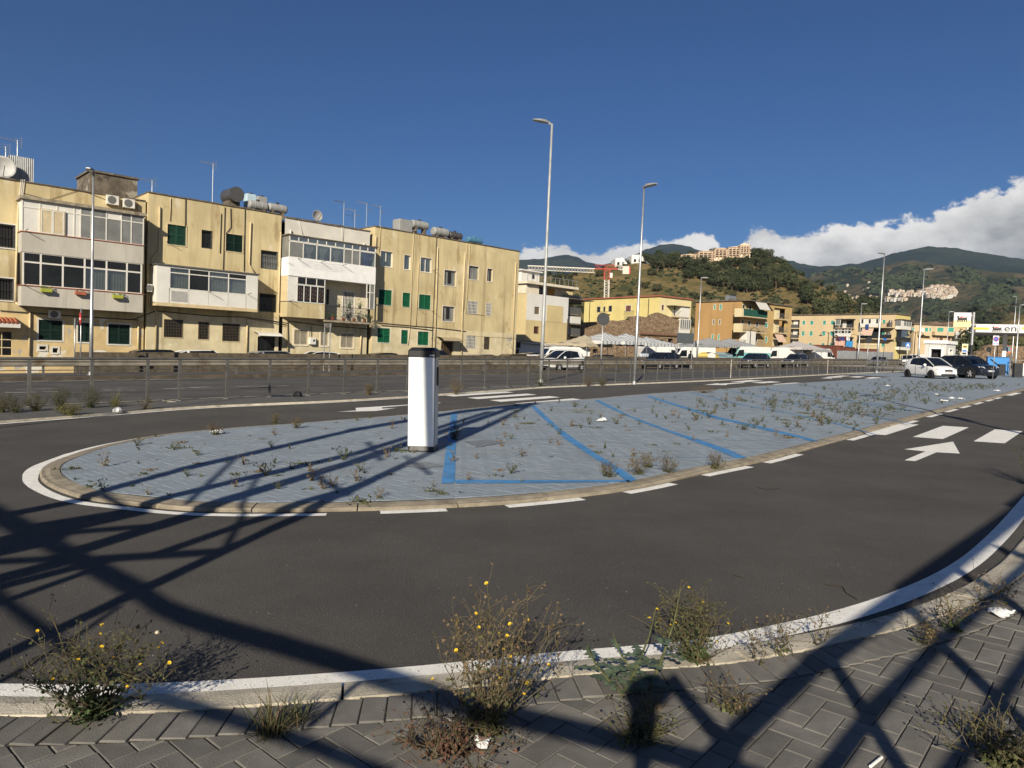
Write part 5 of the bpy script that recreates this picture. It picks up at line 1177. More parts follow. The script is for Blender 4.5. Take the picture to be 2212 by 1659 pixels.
def house_H():
    t, FL, FR, lL, lR, zt = corner_building('long peach coloured house with teal shutters and laundry', 1930, 150, 1707, 1966, Z7(605,600), PEACH)
    cols = ((1223,1257),(1305,1342),(1437,1473),(1520,1560)); wl = []
    for y0, y1, sh in ((863,909,0),(972,1023,-7),(1095,1135,-15)):
        wl += [FL.rect(Z6, a+sh, y0, b+sh, y1) for a, b in cols]
    w7 = [FL.rect(Z7,*q) for q in ((470,672,512,727),(460,817,505,872),(450,962,497,1012))]; lg = FL.rect(Z6,1100,858,1190,1130)
    faces(t, FL, FR, lL, lR, zt, wl + w7 + [lg], [], PEACH, LEMON, COPE)
    def f():
        for r in wl + w7: far_win(t, r, TEAL)
        w_back(t, lg, 1.2)
        for y in (945, 1050): q = FL.zz(Z6, [(1140,y)], -.3); MB().box(lg[0], lg[1], -.4, 1.15, q-.1, q+.1).build('balcony_floor', PIPE_Y, t); MB().box(lg[0], lg[1], -.38, -.34, q+.1, q+.9).build('balcony_railing', GALV_D, t)
        MB().box(lg[0]+.3, lg[0]+1.5, .6, .64, lg[2], lg[3]).build('loggia_curtain', WPANEL, t)
        for (x0, y0, x1, y1), op in (((1568,850,1742,945),1),((1560,947,1730,1032),0),((1557,1040,1725,1135),1)):
            r = FL.rect(Z6, x0, y0, x1, y1, -1.3); h = r[3]-r[2]
            balcony(t, (r[0], r[1], r[2], r[2]+h*.38), 0, WPANEL, None if not op else GALV)
            if not op: glaze(t, [r[0]+(r[1]-r[0])*k/5 for k in range(6)], [r[2]+h*.4, r[2]+h*.78, r[3]], -1.3, lambda i, j: 'g' if i % 2 == 0 else 'f', .12)
            else:
                MB().box(r[0]+.3, r[1]-.3, -.03, -.01, r[2]+.2, r[3]-.2).build('recess_panel', DARKIN, t); MB().box(r[0]+1.0, r[0]+1.9, -.08, -.04, r[2]+.2, r[3]-.4).build('door_leaf', WPANEL, t); glaze(t, [r[0], r[0]+(r[1]-r[0])*.3], [r[2]+h*.38, r[3]-.1], -1.3, lambda i, j: 'f', .1)  # recess: near-black sheet paints the balcony's shade on the flat wall
            MB().box(r[0]-.1, r[1]+.1, -1.5, 0, r[3], r[3]+.1).build('balcony_roof', COPE, t)
        for (x0, y0, x1, y1), kind in (((208,665,420,772),'v'),((195,780,580,915),'b'),((420,722,590,775),'r'),((190,925,440,1040),'b2')):
            r = FL.rect(Z7, x0, y0, x1, y1, -1.4); h = r[3]-r[2]
            if kind == 'v':
                balcony(t, (r[0], r[1], r[2], r[2]+h*.45), 0, WPANEL, None, deep=1.4); glaze(t, [r[0]+(r[1]-r[0])*k/7 for k in range(8)], [r[2]+h*.45, r[3]], -1.4, lambda i, j: 'w' if i % 3 else 'g', .1); MB().box(r[0], r[1], -1.4, 0, r[3], r[3]+.12).build('balcony_roof', COPE, t)
            elif kind == 'b':
                balcony(t, (r[0], r[1], r[2], r[2]+1.0), 0, DARKM, None, deep=1.4); MB().box(r[0]+.3, r[1]-2.6, -.03, -.01, r[2]+.2, r[3]-.1).build('recess_panel', DARKIN, t)  # dark sheet on the wall stands for shade behind this balcony
                a = FL.rect(Z7,205,780,345,868,-2.0); MB().add([(a[0],-1.4,a[3]),(a[1],-1.4,a[3]),(a[1],-2.2,a[2]),(a[0],-2.2,a[2])], [(0,1,2,3)]).build('awning', AWNR, t)
            elif kind == 'r': balcony(t, (r[0], r[1], r[2], r[2]+1.0), 0, DARKM, GALV_D, deep=1.4)
            else: balcony(t, (r[0], r[1], r[2]-.6, r[2]+.9), 0, WPANEL, GALV_D, deep=1.4); MB().box(r[0]+.3, r[1]-.3, -.03, -.01, r[2], r[3]-.2).build('recess_panel', CREAM, t)
    with_face(FL, t, f)
    for (x0, y0, x1, y1) in ((702,680,828,800),(705,805,822,940),(705,945,815,1050)):
        r = FR.rect(Z7, x0, y0, x1, y1, -1.2); h = r[3]-r[2]
        MB().box(r[0], r[1], -1.2, -.01, r[2], r[2]+h*.35).build('balcony_parapet', WPANEL if y0 != 805 else DARKM, t)
        if y0 == 680: glaze(t, [r[0]+(r[1]-r[0])*k/4 for k in range(5)], [r[2]+h*.35, r[3]-.1], -1.2, lambda i, j: 'w' if i == 0 else 'f', .12); MB().box(r[0], r[0]+.08, -1.15, -.01, r[2]+h*.35, r[3]-.1).build('side_panel', FGLASS, t)
        else: MB().box(r[0]+.3, r[1]-.2, -.05, -.01, r[2]+h*.35, r[3]).build('recess_panel', DGLASS, t); MB().box(r[0], r[1]-1.2, -1.2, -1.15, r[2]+h*.35, r[3]-.1).build('pane', CGLASS, t)
        MB().box(r[0]-.2, r[1]+.3, -1.5, 0, r[3]-.02, r[3]+.1).build('balcony_roof', COPE, t)
    return t, FL, FR, zt
tH, HFL, HFR, HZ = house_H()
def laundry(F, Zf, x0, y0, x1, y1, m, label, off=-1.75, n=1):
    r = F.rect(Zf, x0, y0, x1, y1, off); M = F.M @ Matrix.Translation((r[0], off, r[2])); t = thing('laundry', label, 'laundry', mat=M, group='washing hung from the balconies')
    w, h = (r[1]-r[0])/n, r[3]-r[2]
    for k in range(n):
        A = [(k*w + w*.92*q/6, .03*math.sin(q*1.7+k), 0 + .1*h*math.sin(k*2.3+q)) for q in range(7)]; B = [(x, 0, h) for x, y, z in A]; MB().strip(A, B).build('cloth', m[k % len(m)], t)
    MB().tube([(0,0,h),(w*n,0,h)], .015, 4).build('line', IRON, t)
BLUEC = mat('blue_cloth', (.02,.05,.2), .9); PURP = mat('purple_cloth', (.06,.045,.14), .9); WHC = mat('white_cloth', (.65,.65,.65), .9); REDC2 = mat('red_cloth', (.12,.02,.03), .9); ORC = striped('orange_striped_cloth', (.6,.5,.42), (.5,.12,.05), 3.0); BLT = mat('blue_tarp', (.04,.24,.52), .6)
laundry(HFL, Z6, 1583,1030,1680,1075, [REDC2, PURP, PURP, BLUEC], 'row of dark purple clothes below the glazed balcony', n=5); laundry(HFL, Z6, 1682,1030,1722,1070, [WHC], 'white washing beside the dark purple clothes', n=2)
laundry(HFL, Z6, 1562,1072,1676,1130, [ORC], 'orange and white striped cloth hanging below the purple washing', -1.8); laundry(HFL, Z6, 1678,1074,1755,1138, [BLT], 'bright blue tarp beside the orange striped cloth', -1.9); laundry(HFL, Z7, 262,732,305,795, [BLUEC], 'dark blue cloth hanging from the upper balcony', -1.7)
def roof_tank_far(F, Zf, x0, y0, x1, y1, label):
    r = F.rect(Zf, x0, y0, x1, y1, -.7); M = F.M @ Matrix.Translation(((r[0]+r[1])/2, -.7, r[2])); t = thing('water_tank', label, 'water tank', mat=M, group='water tanks on the flat roofs'); w, h = (r[1]-r[0])/2, r[3]-r[2]
    MB().lathe([(w*.95,0),(w,.05),(w,h*.75),(w*.8,h*.93),(w*.3,h)], 16).build('shell', TANKD, t); MB().lathe([(w*1.02,h*.4),(w*1.02,h*.45)], 16).build('band', TANKG, t)
roof_tank_far(HFL, Z7, 545,680,590,770, 'upright dark water tank on the upper balcony of the peach house'); roof_tank_far(HFL, Z7, 518,825,568,878, 'upright dark water tank on the lower balcony of the peach house')

def house_E():
    r = ray(1132.4, 765); F = Fac(Vector((r.x/r.y*85, 85, -.3)), RZ); zt = F.zz(Z5, [(195,756),(565,808)]); L_ = F.uv((1226,700))[0]
    t = thing('house', 'white and yellow patched house with a blind gable and stepped roof terrace', 'building', mat=F.M, group='houses across the side street')
    EM = mat('patched_white', (.60,.585,.55), .9, var=.06, vs=.5); EY = mat('patched_yellow', (.52,.42,.22), .9, var=.12, vs=.3, stain=(.42,.33,.17), sscale=.25)
    w = [F.rect(Z5,278,882,322,945), F.rect(Z5,272,1050,315,1113)]; zm = F.zz(Z5, [(370,950)]); zlow = F.zz(Z5, [(300,1000)])
    lo = [w[1]]; hi = [w[0]]
    us = F.uv(Z5(385,900))[0]; ue = F.uv(Z5(525,900))[0]
    wall_open(MB(), 0, L_, -1.5, zlow, lo).build('wall', EY, t); wall_open(MB(), 0, L_, zlow, zt, hi).build('wall', EM, t)
    zp = F.zz(Z5, [(450,872)]); MB().box(us, ue, -.03, -.002, zlow-.02, zp).build('plaster_patch', EY, t)
    far_win(t, w[0], mat('faded_shutter', (.14,.11,.07)), frame=False); w_grille(t, w[1], mat('rust_grille', (.13,.05,.03), .8), .2, -.02, True, 5, .05)
    b = MB(); b.add([(0,0,-1.5),(0,7,-1.5),(0,7,zt),(0,0,zt)], [(0,3,2,1)]); b.add([(L_,0,-1.5),(L_,7,-1.5),(L_,7,zt),(L_,0,zt)], [(0,1,2,3)]); b.build('side_wall', EY, t)
    MB().box(0, L_+5, .02, 9, zt-.1, zt).build('roof', COPE, t)
    # set-back top floor with terraces
    z2 = F.zz(Z5, [(200,690)], 1.0); z3 = F.zz(Z5, [(300,660)], .5)
    MB().box(.1, F.uv(Z5(318,720),.3)[0], .3, 7, zt, z2).build('top_floor', mat('cream_top', (.6,.54,.42), .9), t)
    x1 = F.uv(Z5(318,720),1.2)[0]; x2 = F.uv(Z5(600,760),1.2)[0]
    MB().box(x1, L_+1.2, 1.6, 8, zt, z3-.5).build('top_floor', mat('cream_top', (.6,.54,.42)), t); MB().box(x1, x1+1.6, 1.5, 1.58, zt, z3-.6).build('glass_door', DGLASS, t); MB().box(x1+2.0, x1+3.1, 1.5, 1.58, zt, z3-.6).build('yellow_door', mat('ochre_door', (.4,.22,.04), .8), t)
    MB().box(-.2, L_+1.6, -.2, 8, z3-.5, z3-.2).build('terrace_slab', mat('cream_top', (.6,.54,.42)), t)
    g = MB().bar((-.1,-.1,z3+.6),(L_+1.5,-.1,z3+.6),.05); [g.box(-.1+k*.8-.02, -.1+k*.8+.02, -.12, -.08, z3-.2, z3+.6) for k in range(int((L_+1.6)/.8)+1)]; g.build('terrace_railing', GALV, t)
    z4 = F.zz(Z5, [(240,585)], 3.0); u0, u1 = F.uv(Z5(165,620),2.5)[0], F.uv(Z5(322,620),2.5)[0]; MB().box(u0, u1, 2.5, 6, z3-.2, z4).build('stair_room', EM, t); MB().box(u0-.3, u1+.3, 2.2, 6.3, z4, z4+.15).build('stair_roof', EM, t); r = F.rect(Z5,258,600,278,640,2.45); MB().box(r[0], r[1], 2.44, 2.49, r[2], r[3]).build('window', DARKIN, t)
    # balconied wing at the right
    a = F.uv(Z5(572,900),1.5)[0]; b_ = F.uv(Z5(655,900),1.5)[0]
    MB().box(L_+.02, b_, 2.6, 9, -1.5, z3-.52).build('wing_wall', EY, t)
    for y in (850, 950, 1030, 1130): q = F.zz(Z5, [(610,y)], 1.5); MB().box(L_+.05, b_+.2, 1.1, 2.6, q-.1, q+.08).build('balcony_floor', COPE, t); MB().box(L_+.1, b_+.15, 1.12, 1.16, q+.08, q+.95).build('balcony_railing', GALV_D if y != 1030 else WPANEL, t); MB().box(L_+.6, L_+1.5, 2.5, 2.59, q+.1, q+2.1).build('balcony_door', DARKIN, t)
    MB().box(F.uv(Z5(562,950))[0], F.uv(Z5(572,950))[0], -.1, -.01, -1, F.zz(Z5, [(565,985)])).build('downpipe', PIPE_D, t)
    # lean-to in front
    r = F.rect(Z5,130,1165,560,1300,-3); MB().box(r[0], r[1], -3, -.05, -1.5, r[3]-.4).build('lean_to_wall', EM, t); MB().add([(r[0]-.2,-3.3,r[3]-.45),(r[1],-3.3,r[3]-.9),(r[1],-.05,r[3]-.3),(r[0]-.2,-.05,r[3]+.1)], [(0,1,2,3)]).build('lean_to_roof', COPE, t)
    r = F.rect(Z5,125,1185,157,1235,-3.02); MB().box(r[0], r[1], -3.05, -3.005, r[2], r[3]).build('window', DARKIN, t); MB().box(F.uv(Z5(120,1260),-3)[0], F.uv(Z5(142,1260),-3)[0], -3.05, -3.005, -1, r[2]-.1).build('door', BROWNS, t)
house_E()
def ruin():
    r = ray(1236, 765); F = Fac(Vector((r.x/r.y*98, 98, -.3)), R(18))
    t = thing('stone_ruin', 'roofless brown rubble stone building with a broken wall top', 'ruin', mat=F.M)
    m = bpy.data.materials.new('rubble_stone'); m.use_nodes = True; N = m.node_tree.nodes; L = m.node_tree.links; b = N['Principled BSDF']; b.inputs['Roughness'].default_value = .95
    co = N.new('ShaderNodeTexCoord'); v = N.new('ShaderNodeTexVoronoi'); v.inputs['Scale'].default_value = 5.5; L.new(co.outputs['Object'], v.inputs['Vector']); v2 = N.new('ShaderNodeTexVoronoi'); v2.feature = 'DISTANCE_TO_EDGE'; v2.inputs['Scale'].default_value = 5.5; L.new(co.outputs['Object'], v2.inputs['Vector'])
    cr = N.new('ShaderNodeValToRGB'); sx = N.new('ShaderNodeSeparateXYZ'); L.new(v.outputs['Color'], sx.inputs[0]); L.new(sx.outputs[0], cr.inputs[0])
    for i, (p_, c_) in enumerate(((0,(.10,.062,.034)),(.5,(.19,.125,.072)),(1,(.29,.21,.135)))):
        e = cr.color_ramp.elements[i] if i < 2 else cr.color_ramp.elements.new(p_); e.position = p_; e.color = (*c_,1)
    mx = N.new('ShaderNodeMix'); mx.data_type = 'RGBA'; mr = N.new('ShaderNodeMapRange'); mr.inputs['From Max'].default_value = .06; L.new(v2.outputs['Distance'], mr.inputs[0]); L.new(mr.outputs[0], mx.inputs[0]); mx.inputs[6].default_value = (.21,.165,.11,1); L.new(cr.outputs[0], mx.inputs[7]); L.new(mx.outputs[2], b.inputs['Base Color'])
    bp = N.new('ShaderNodeBump'); bp.inputs['Distance'].default_value = .08; bp.inputs['Strength'].default_value = .9; L.new(mr.outputs[0], bp.inputs['Height']); L.new(bp.outputs[0], b.inputs['Normal'])
    top = [(597,1040),(640,1020),(700,1015),(810,1010),(850,1003),(900,1000),(960,998),(1000,1006),(1050,995),(1100,1000),(1108,964),(1165,960),(1215,968),(1245,976),(1290,948),(1340,930),(1400,950),(1460,975),(1525,996)]
    P = [F.uv(Z5(*q)) for q in top]; zc = min(p[1] for p in P) - .3; L_ = P[-1][0]
    ops = [F.rect(Z5,*q) for q in ((787,1130,828,1200),(1038,1135,1090,1200),(1245,1148,1280,1205),(1422,1155,1465,1330),(1335,1165,1385,1215),(780,1245,825,1280))]
    ops = [o for o in ops if o[3] < zc]
    wall_open(MB(), 0, L_, -1.5, zc, ops, 0, .6).build('stone_wall', m, t)
    poly = [(0,zc)] + [(L_,zc)] + [p for p in reversed(P)]; MB().extr(poly, 0, .7).build('wall_top', m, t)
    for o in ops: MB().box(o[0], o[1], .62, .66, o[2], o[3]).build('opening', DARKIN, t)
    for o in ops[:2]: w_grille(t, o, BROWNS, .25, .2, False, 3, .05)
    MB().box(0, .7, .72, 12, -1.5, zc-.4).build('side_wall', m, t); MB().box(L_-.7, L_, .72, 12, -1.5, P[-1][1]-.3).build('side_wall', m, t); MB().box(.72, L_-.72, 11.3, 12, -1.5, zc-.2).build('back_wall', m, t)
    # strip of tile eaves
    q = F.rect(Z5,1180,1098,1505,1140); n = 26
    for k in range(n): u = q[0] + (q[1]-q[0])*k/n; MB().tube([(u+.1,-.35,q[2]+.25),(u+.1,.02,q[2]+.5)], (q[1]-q[0])/n*.48, 6).build('roof_tile', mat('old_tile', (.14,.08,.05), .95), t)
ruin()
def house_I():
    F = Fac(Vector((ray(1970,765).x/ray(1970,765).y*195, 195, -.3)), R(8)); L_ = F.uv(Z7(1500,900))[0]; zt = F.zz(Z7, [(840,742),(1490,748)])
    t = thing('house', 'pale tan house with teal blinds behind the white booth', 'building', mat=F.M, group='houses across the side street')
    w = [F.rect(Z7,*q) for q in ((990,770,1035,825),(1045,770,1070,825),(1142,770,1225,828),(1268,768,1352,828),(1168,893,1217,948),(1258,895,1312,948),(835,770,862,815),(1135,890,1152,945))]
    wall_open(MB(), 0, L_, -1.5, zt, w).build('wall', mat('tan_house', (.47,.37,.23), .9, var=.08, vs=.3), t)
    for k, r in enumerate(w): far_win(t, r, TEAL if k < 4 or k == 6 else BROWNS)
    for q in ((935,825,1075,872),(1112,825,1352,870)): balcony(t, F.rect(Z7,*q,-1.2), 0, mat('tan_house', (.47,.37,.23)), None)
    MB().box(0, L_, .3, 10, -1.5, zt).build('body', mat('tan_house', (.47,.37,.23)), t); MB().box(-.3, L_+.3, -.4, 10.3, zt, zt+.3).build('roof', COPE, t)
    r = F.rect(Z7,930,775,985,828); MB().box(r[0], r[1], -.05, -.004, r[2], r[3]).build('white_patch', WPANEL, t)
    for k in range(6): u = F.uv(Z7(1372+k*9,900),-2)[0]; MB().tube([(u,-2,-1),(u,-2,F.zz(Z7, [(1372,822)], -2))], .28, 8).build('flue', GALV, t)
    F2 = Fac(Vector((ray(2000,765).x/ray(2000,765).y*225, 225, -.3)), R(5)); q = F2.rect(Z7,1030,690,1640,760)
    t2 = thing('house', 'low houses with red tiled roofs behind the teal blind house', 'building', mat=F2.M, group='houses across the side street')
    for k, (x0, x1, y) in enumerate(((1035,1215,700),(1215,1400,708),(1400,1625,690))):
        a, b = F2.uv(Z7(x0,720))[0], F2.uv(Z7(x1,720))[0]; z = F2.zz(Z7, [((x0+x1)/2,y+24)]); MB().box(a, b-.1, 0, 8, -1, z).build('wall', CREAM if k % 2 else WPANEL, t2); MB().extr([(a-.3,z),((a+b)/2,z+.7),(b+.2,z)], -.4, 8.4).build('roof', mat('brown_tiles', (.17,.105,.075), .9), t2)
        for s in (.25,.6): MB().box(a+(b-a)*s, a+(b-a)*s+1.2, -.06, -.005, z-2.2, z-.8).build('window', DARKIN, t2)
house_I()
# ------------------------------------------------------------------ vehicles
TYRE = mat('tyre_rubber', (.012,.012,.012), .85); RIM = mat('alloy_rim', (.5,.5,.5), .4, .3); RIMD = mat('dark_rim', (.03,.03,.032), .4, .6); CARGL = mat('car_glass', (.008,.010,.012), .04, spec=.6)
LIGHT = mat('headlamp', (.55,.57,.6), .1, .2); TAIL = mat('tail_lamp', (.35,.01,.01), .2); PLATE = mat('number_plate', (.7,.7,.7), .5); CHROME = mat('chrome', (.6,.6,.6), .15, .95)
def paint(n, c, metal=.0): return mat('paint_' + n, c, .35, metal, var=.03, coat=.8, spec=.5)
def wheel(t, x, y, r, w, rim, side):
    o = MB().lathe([(r*.62,-w*.2),(r*.65,-w/2),(r*.9,-w/2),(r,-w*.35),(r,w*.35),(r*.9,w/2),(r*.65,w/2),(r*.62,w*.2)], 24, 'Y', (0,0,0)).build('wheel', TYRE, t, mw=Matrix.Translation((x,y,r)))
    s = side
    MB().lathe([(r*.64,-w*.3*s),(r*.63,w*.42*s),(r*.58,w*.40*s),(r*.56,w*.1*s),(.01,w*.1*s)], 20, 'Y').build('rim', RIMD, o)
    m = MB()
    for k in range(5):
        a = 2*math.pi*k/5 + .3
        for da in (-.13,.13): m.bar((0.03*math.cos(a), w*.36*s, .03*math.sin(a)), (r*.6*math.cos(a+da), w*.38*s, r*.6*math.sin(a+da)), .035, .03)
    m.lathe([(.06,w*.30*s),(.05,w*.42*s),(.01,w*.43*s)], 10, 'Y'); m.build('spokes', rim, o)
PRO = {  # lower body: (x/L, z_bottom, z_shoulder, z_top, mid width, shoulder width)   cabin: (x/L, z, half width)
 'hatch': dict(body=[(-.5,.42,.80,.86,.74,.62),(-.487,.30,.96,1.02,.88,.78),(-.43,.22,1.07,1.10,.97,.88),(-.3,.2,1.05,1.07,1,.93),(-.1,.19,.98,1.01,1,.95),(.1,.19,.93,.98,1,.95),(.22,.19,.90,.97,1,.95),(.32,.2,.86,.97,.99,.92),(.40,.2,.80,.89,.96,.86),(.465,.22,.70,.76,.88,.74),(.5,.32,.56,.60,.70,.54)],
   cabin=[(-.49,1.0,.70),(-.45,1.22,.64),(-.38,1.37,.64),(-.24,1.47,.67),(-.04,1.52,.69),(.07,1.48,.68),(.19,1.26,.73),(.335,.95,.80)], wf=.315, wr=-.335, r=.30),
 'suv': dict(body=[(-.5,.5,.95,1.0,.78,.7),(-.485,.36,1.05,1.12,.92,.84),(-.42,.28,1.08,1.12,.98,.93),(-.25,.26,1.07,1.1,1,.95),(0,.25,1.04,1.08,1,.96),(.18,.25,1.03,1.12,1,.95),(.28,.26,1.02,1.13,.99,.94),(.40,.27,.98,1.06,.97,.9),(.47,.3,.90,.96,.92,.82),(.5,.4,.72,.78,.82,.7)],
   cabin=[(-.485,1.12,.8),(-.42,1.5,.70),(-.33,1.66,.70),(-.05,1.70,.72),(.06,1.67,.71),(.16,1.46,.75),(.27,1.12,.82)], wf=.31, wr=-.30, r=.36),
 'wagon': dict(body=[(-.5,.42,.80,.86,.76,.66),(-.485,.30,.90,.96,.90,.82),(-.42,.22,.94,.98,.97,.92),(-.25,.2,.94,.97,1,.95),(0,.19,.91,.95,1,.96),(.2,.19,.89,.96,1,.95),(.28,.2,.86,.96,.99,.93),(.40,.2,.79,.86,.97,.88),(.47,.22,.70,.75,.90,.78),(.5,.32,.56,.60,.74,.6)],
   cabin=[(-.48,.97,.78),(-.42,1.33,.70),(-.33,1.44,.70),(-.05,1.47,.71),(.04,1.45,.70),(.13,1.26,.73),(.24,.96,.8)], wf=.315, wr=-.30, r=.31)}
def car(name, label, loc, rz, L_, W, H, pm, kind='hatch', rim=None, cat='car', group=None, front='plain', rails=False, lean=False):
    P = PRO[kind]; H0 = max(c[1] for c in P['cabin']); kz = H / H0; hw = W/2; t = thing(name, label, cat, loc, rz, group, lean)
    # body shell
    m = MB(); rows = []
    for x, zb_, zs, zt, wm, ws in P['body']:
        zb_, zs, zt = zb_*kz, zs*kz, zt*kz; a, s = hw*wm, hw*ws
        ring = [(a*.88,zb_),(a*.99,zb_+.10),(a,(zb_+zs)*.55),(a*.985,zs*.9),(s,zs),(s*.62,zt),(0,zt+.012)]
        rows.append([(x*L_, y, z) for y, z in ring] + [(x*L_, -y, z) for y, z in reversed(ring[:-1])])
    n = len(rows[0]); m.v = [p for r_ in rows for p in r_]
    for i in range(len(rows)-1):
        for k in range(n): k2 = (k+1) % n; m.f.append((i*n+k, i*n+k2, (i+1)*n+k2, (i+1)*n+k))
    m.f.append(tuple(range(n))[::-1]); m.f.append(tuple((len(rows)-1)*n+k for k in range(n)))
    m.build('body', pm, t, smooth=True, subsurf=2, fixn=True)
    # cabin: side glass, windscreens, roof
    C = [(x*L_, z*kz, w*hw) for x, z, w in P['cabin']]
    zb_at = lambda x: [zs for (bx, _, zs, *_r) in P['body'] if bx*L_ <= x + .01][-1]*kz - .06
    g = MB(); rf = MB(); pl = MB(); bp = MB()
    for i in range(len(C)-1):
        (x0,z0,w0), (x1,z1,w1) = C[i], C[i+1]; b0, b1 = zb_at(x0), zb_at(x1); wb = hw*.93
        for s in (1,-1):
            q = [(x0,s*wb,b0),(x1,s*wb,b1),(x1,s*w1,z1-.03),(x0,s*w0,z0-.03)]; g.add(q, [(0,1,2,3) if s < 0 else (3,2,1,0)])
        topq = [(x0,-w0,z0-.03),(x1,-w1,z1-.03),(x1,-w1*.55,z1+.008),(x0,-w0*.55,z0+.008),(x1,w1*.55,z1+.008),(x0,w0*.55,z0+.008),(x1,w1,z1-.03),(x0,w0,z0-.03)]
        tgt = g if i in (0, len(C)-2, len(C)-3) else rf
        tgt.add(topq, [(0,1,2,3),(3,2,4,5),(5,4,6,7)])
    g.build('windows', CARGL, t, smooth=False); rf.build('roof', pm, t, smooth=True)
    def pillar(i, j, w=.05):
        for s in (1,-1):
            x0,z0,w0 = C[i]; x1,z1,w1 = C[j]; pl.bar((x0, s*w0*1.012, z0-.01), (x1, s*w1*1.012, z1-.01), w, .04)
    for i in range(len(C)-1): pillar(i, i+1, .04)
    for xb, wt in (((-.08,.05),(-.34,.30)) if kind == 'hatch' else ((-.06,.05),(-.31,.12))):
        x = xb*L_; zr = None
        for (x0,z0,w0),(x1,z1,w1) in zip(C, C[1:]):
            if x0 <= x <= x1: q = (x-x0)/(x1-x0); zr, wr_ = z0+(z1-z0)*q, w0+(w1-w0)*q
        for s in (1,-1): (pl if wt > .06 else bp).bar((x, s*hw*.942, zb_at(x)), (x-.04, s*wr_*1.01, zr-.02), wt, .03, up=(0,1,0))
    pl.build('pillars', pm, t); bp.build('door_pillars', BLACK_P, t)
    # wheels and arches
    r = P['r']*H/1.5 if kind == 'suv' else P['r']
    for fx in (P['wf'], P['wr']):
        for s in (1,-1):
            MB().lathe([(r*1.16,-.02),(r*1.16,.012),(r*1.08,.02),(.02,.02)] if s > 0 else [(r*1.16,.02),(r*1.16,-.012),(r*1.08,-.02),(.02,-.02)], 24, 'Y', (fx*L_, s*hw*.985, r*1.05)).build('wheel_arch', BLACK_P, t)
            wheel(t, fx*L_, s*(hw-.05), r, .21, rim or RIM, s)
    # face: lamps, grille, plates
    fx = .5*L_; zl = .66*kz*(1.5/1.5 if kind != 'suv' else 1.28)
    for s in (1,-1):
        m = MB(); q = [(fx-.03,s*hw*.50,zl-.05),(fx-.16,s*hw*.86,zl+.0),(fx-.30,s*hw*.93,zl+.10),(fx-.10,s*hw*.56,zl+.07)]
        m.add(q + [(x-.12,y*.9,z) for x,y,z in q], [(0,1,2,3),(4,5,6,7),(0,1,5,4),(1,2,6,5),(2,3,7,6),(3,0,4,7)]); m.build('headlight', LIGHT, t, fixn=True)
        m = MB().box(-fx-.012,-fx+.10,s*hw*.60-.08,s*hw*.60+.08,.72*kz,.95*kz); m.build('tail_light', TAIL, t)
        m = MB().lathe([(.02,-.09),(.09,-.06),(.1,.04),(.02,.08)], 10, 'X', (.17*L_, s*(hw+.06), .98*kz)); m.build('mirror', pm, t)
        for hx in ((.02,) if kind == 'hatch' else (.06,-.17)): MB().box(hx*L_-.1, hx*L_+.08, s*hw*.995-.02, s*hw*.995+.02, .80*kz, .825*kz).build('door_handle', CHROME if kind != 'hatch' else pm, t)
        for hx in ((.215,-.105) if kind == 'hatch' else (.20,-.06,-.25)): MB().box(hx*L_-.006, hx*L_+.006, s*hw*.995-.012, s*hw*.995+.006, .30*kz, .92*kz).build('door_gap', BLACK_P, t)
    zg = .55*kz*(1 if kind != 'suv' else 1.25)
    MB().box(fx-.10, fx+.006, -hw*.34, hw*.34, zg, zg+.13*(2.0 if front == 'suv' else 1)).build('grille', BLACK_P, t, bevel=.02)
    MB().box(fx-.12, fx-.008, -hw*.62, hw*.62, .27*kz, .40*kz).build('air_intake', BLACK_P, t, bevel=.03)
    MB().lathe([(.055,0),(.05,.02),(.01,.025)], 14, 'X', (fx+.004,0,zg+.12)).build('badge', CHROME, t)
    pp_ = MB().box(fx-.03, fx+.014, -.26, .26, zg-.12, zg-.01).build('number_plate', PLATE, t); 
    for k in range(7): MB().box(fx+.0145, fx+.016, -.18+k*.055, -.15+k*.055, zg-.095, zg-.035).build('plate_mark', BLACK_P, pp_)
    for s in (-1, 1): MB().box(fx+.0145, fx+.016, s*.235-.02, s*.235+.02, zg-.118, zg-.012).build('plate_band', SB, pp_)
    MB().box(-fx-.012, -fx+.02, -.26, .26, .55*kz, .66*kz).build('number_plate', PLATE, t)
    if rails:
        for s in (1,-1): MB().tube([(-.34*L_, s*hw*.66, H-.05),(-.3*L_, s*hw*.67, H+.03),(.0, s*hw*.69, H+.05),(.05*L_, s*hw*.69, H-.02)], .018, 6).build('roof_rail', RIM, t)
    return t
WHITE_C = paint('white', (.72,.72,.71)); NAVY = paint('navy', (.012,.016,.026), .3); BLACK_C = paint('black', (.008,.008,.009)); SILVER = paint('silver', (.42,.43,.44), .6); DKGREY = paint('dark_grey', (.035,.037,.04), .4)
def on_px(px, Y, z=0.0): r = ray(px, 800); return Vector((r.x/r.y*Y, Y, z))
car('parked_car', 'small white hatchback parked at the end of the painted island', on_px(2009, 51.2, .012), R(-84), 3.84, 1.68, 1.53, WHITE_C, 'hatch', RIMD, front='plain')
car('parked_car', 'dark navy sport utility vehicle parked behind the white hatchback', on_px(2087, 53.2, .012), R(-80), 4.5, 1.86, 1.70, NAVY, 'suv', RIM, front='suv', rails=True)
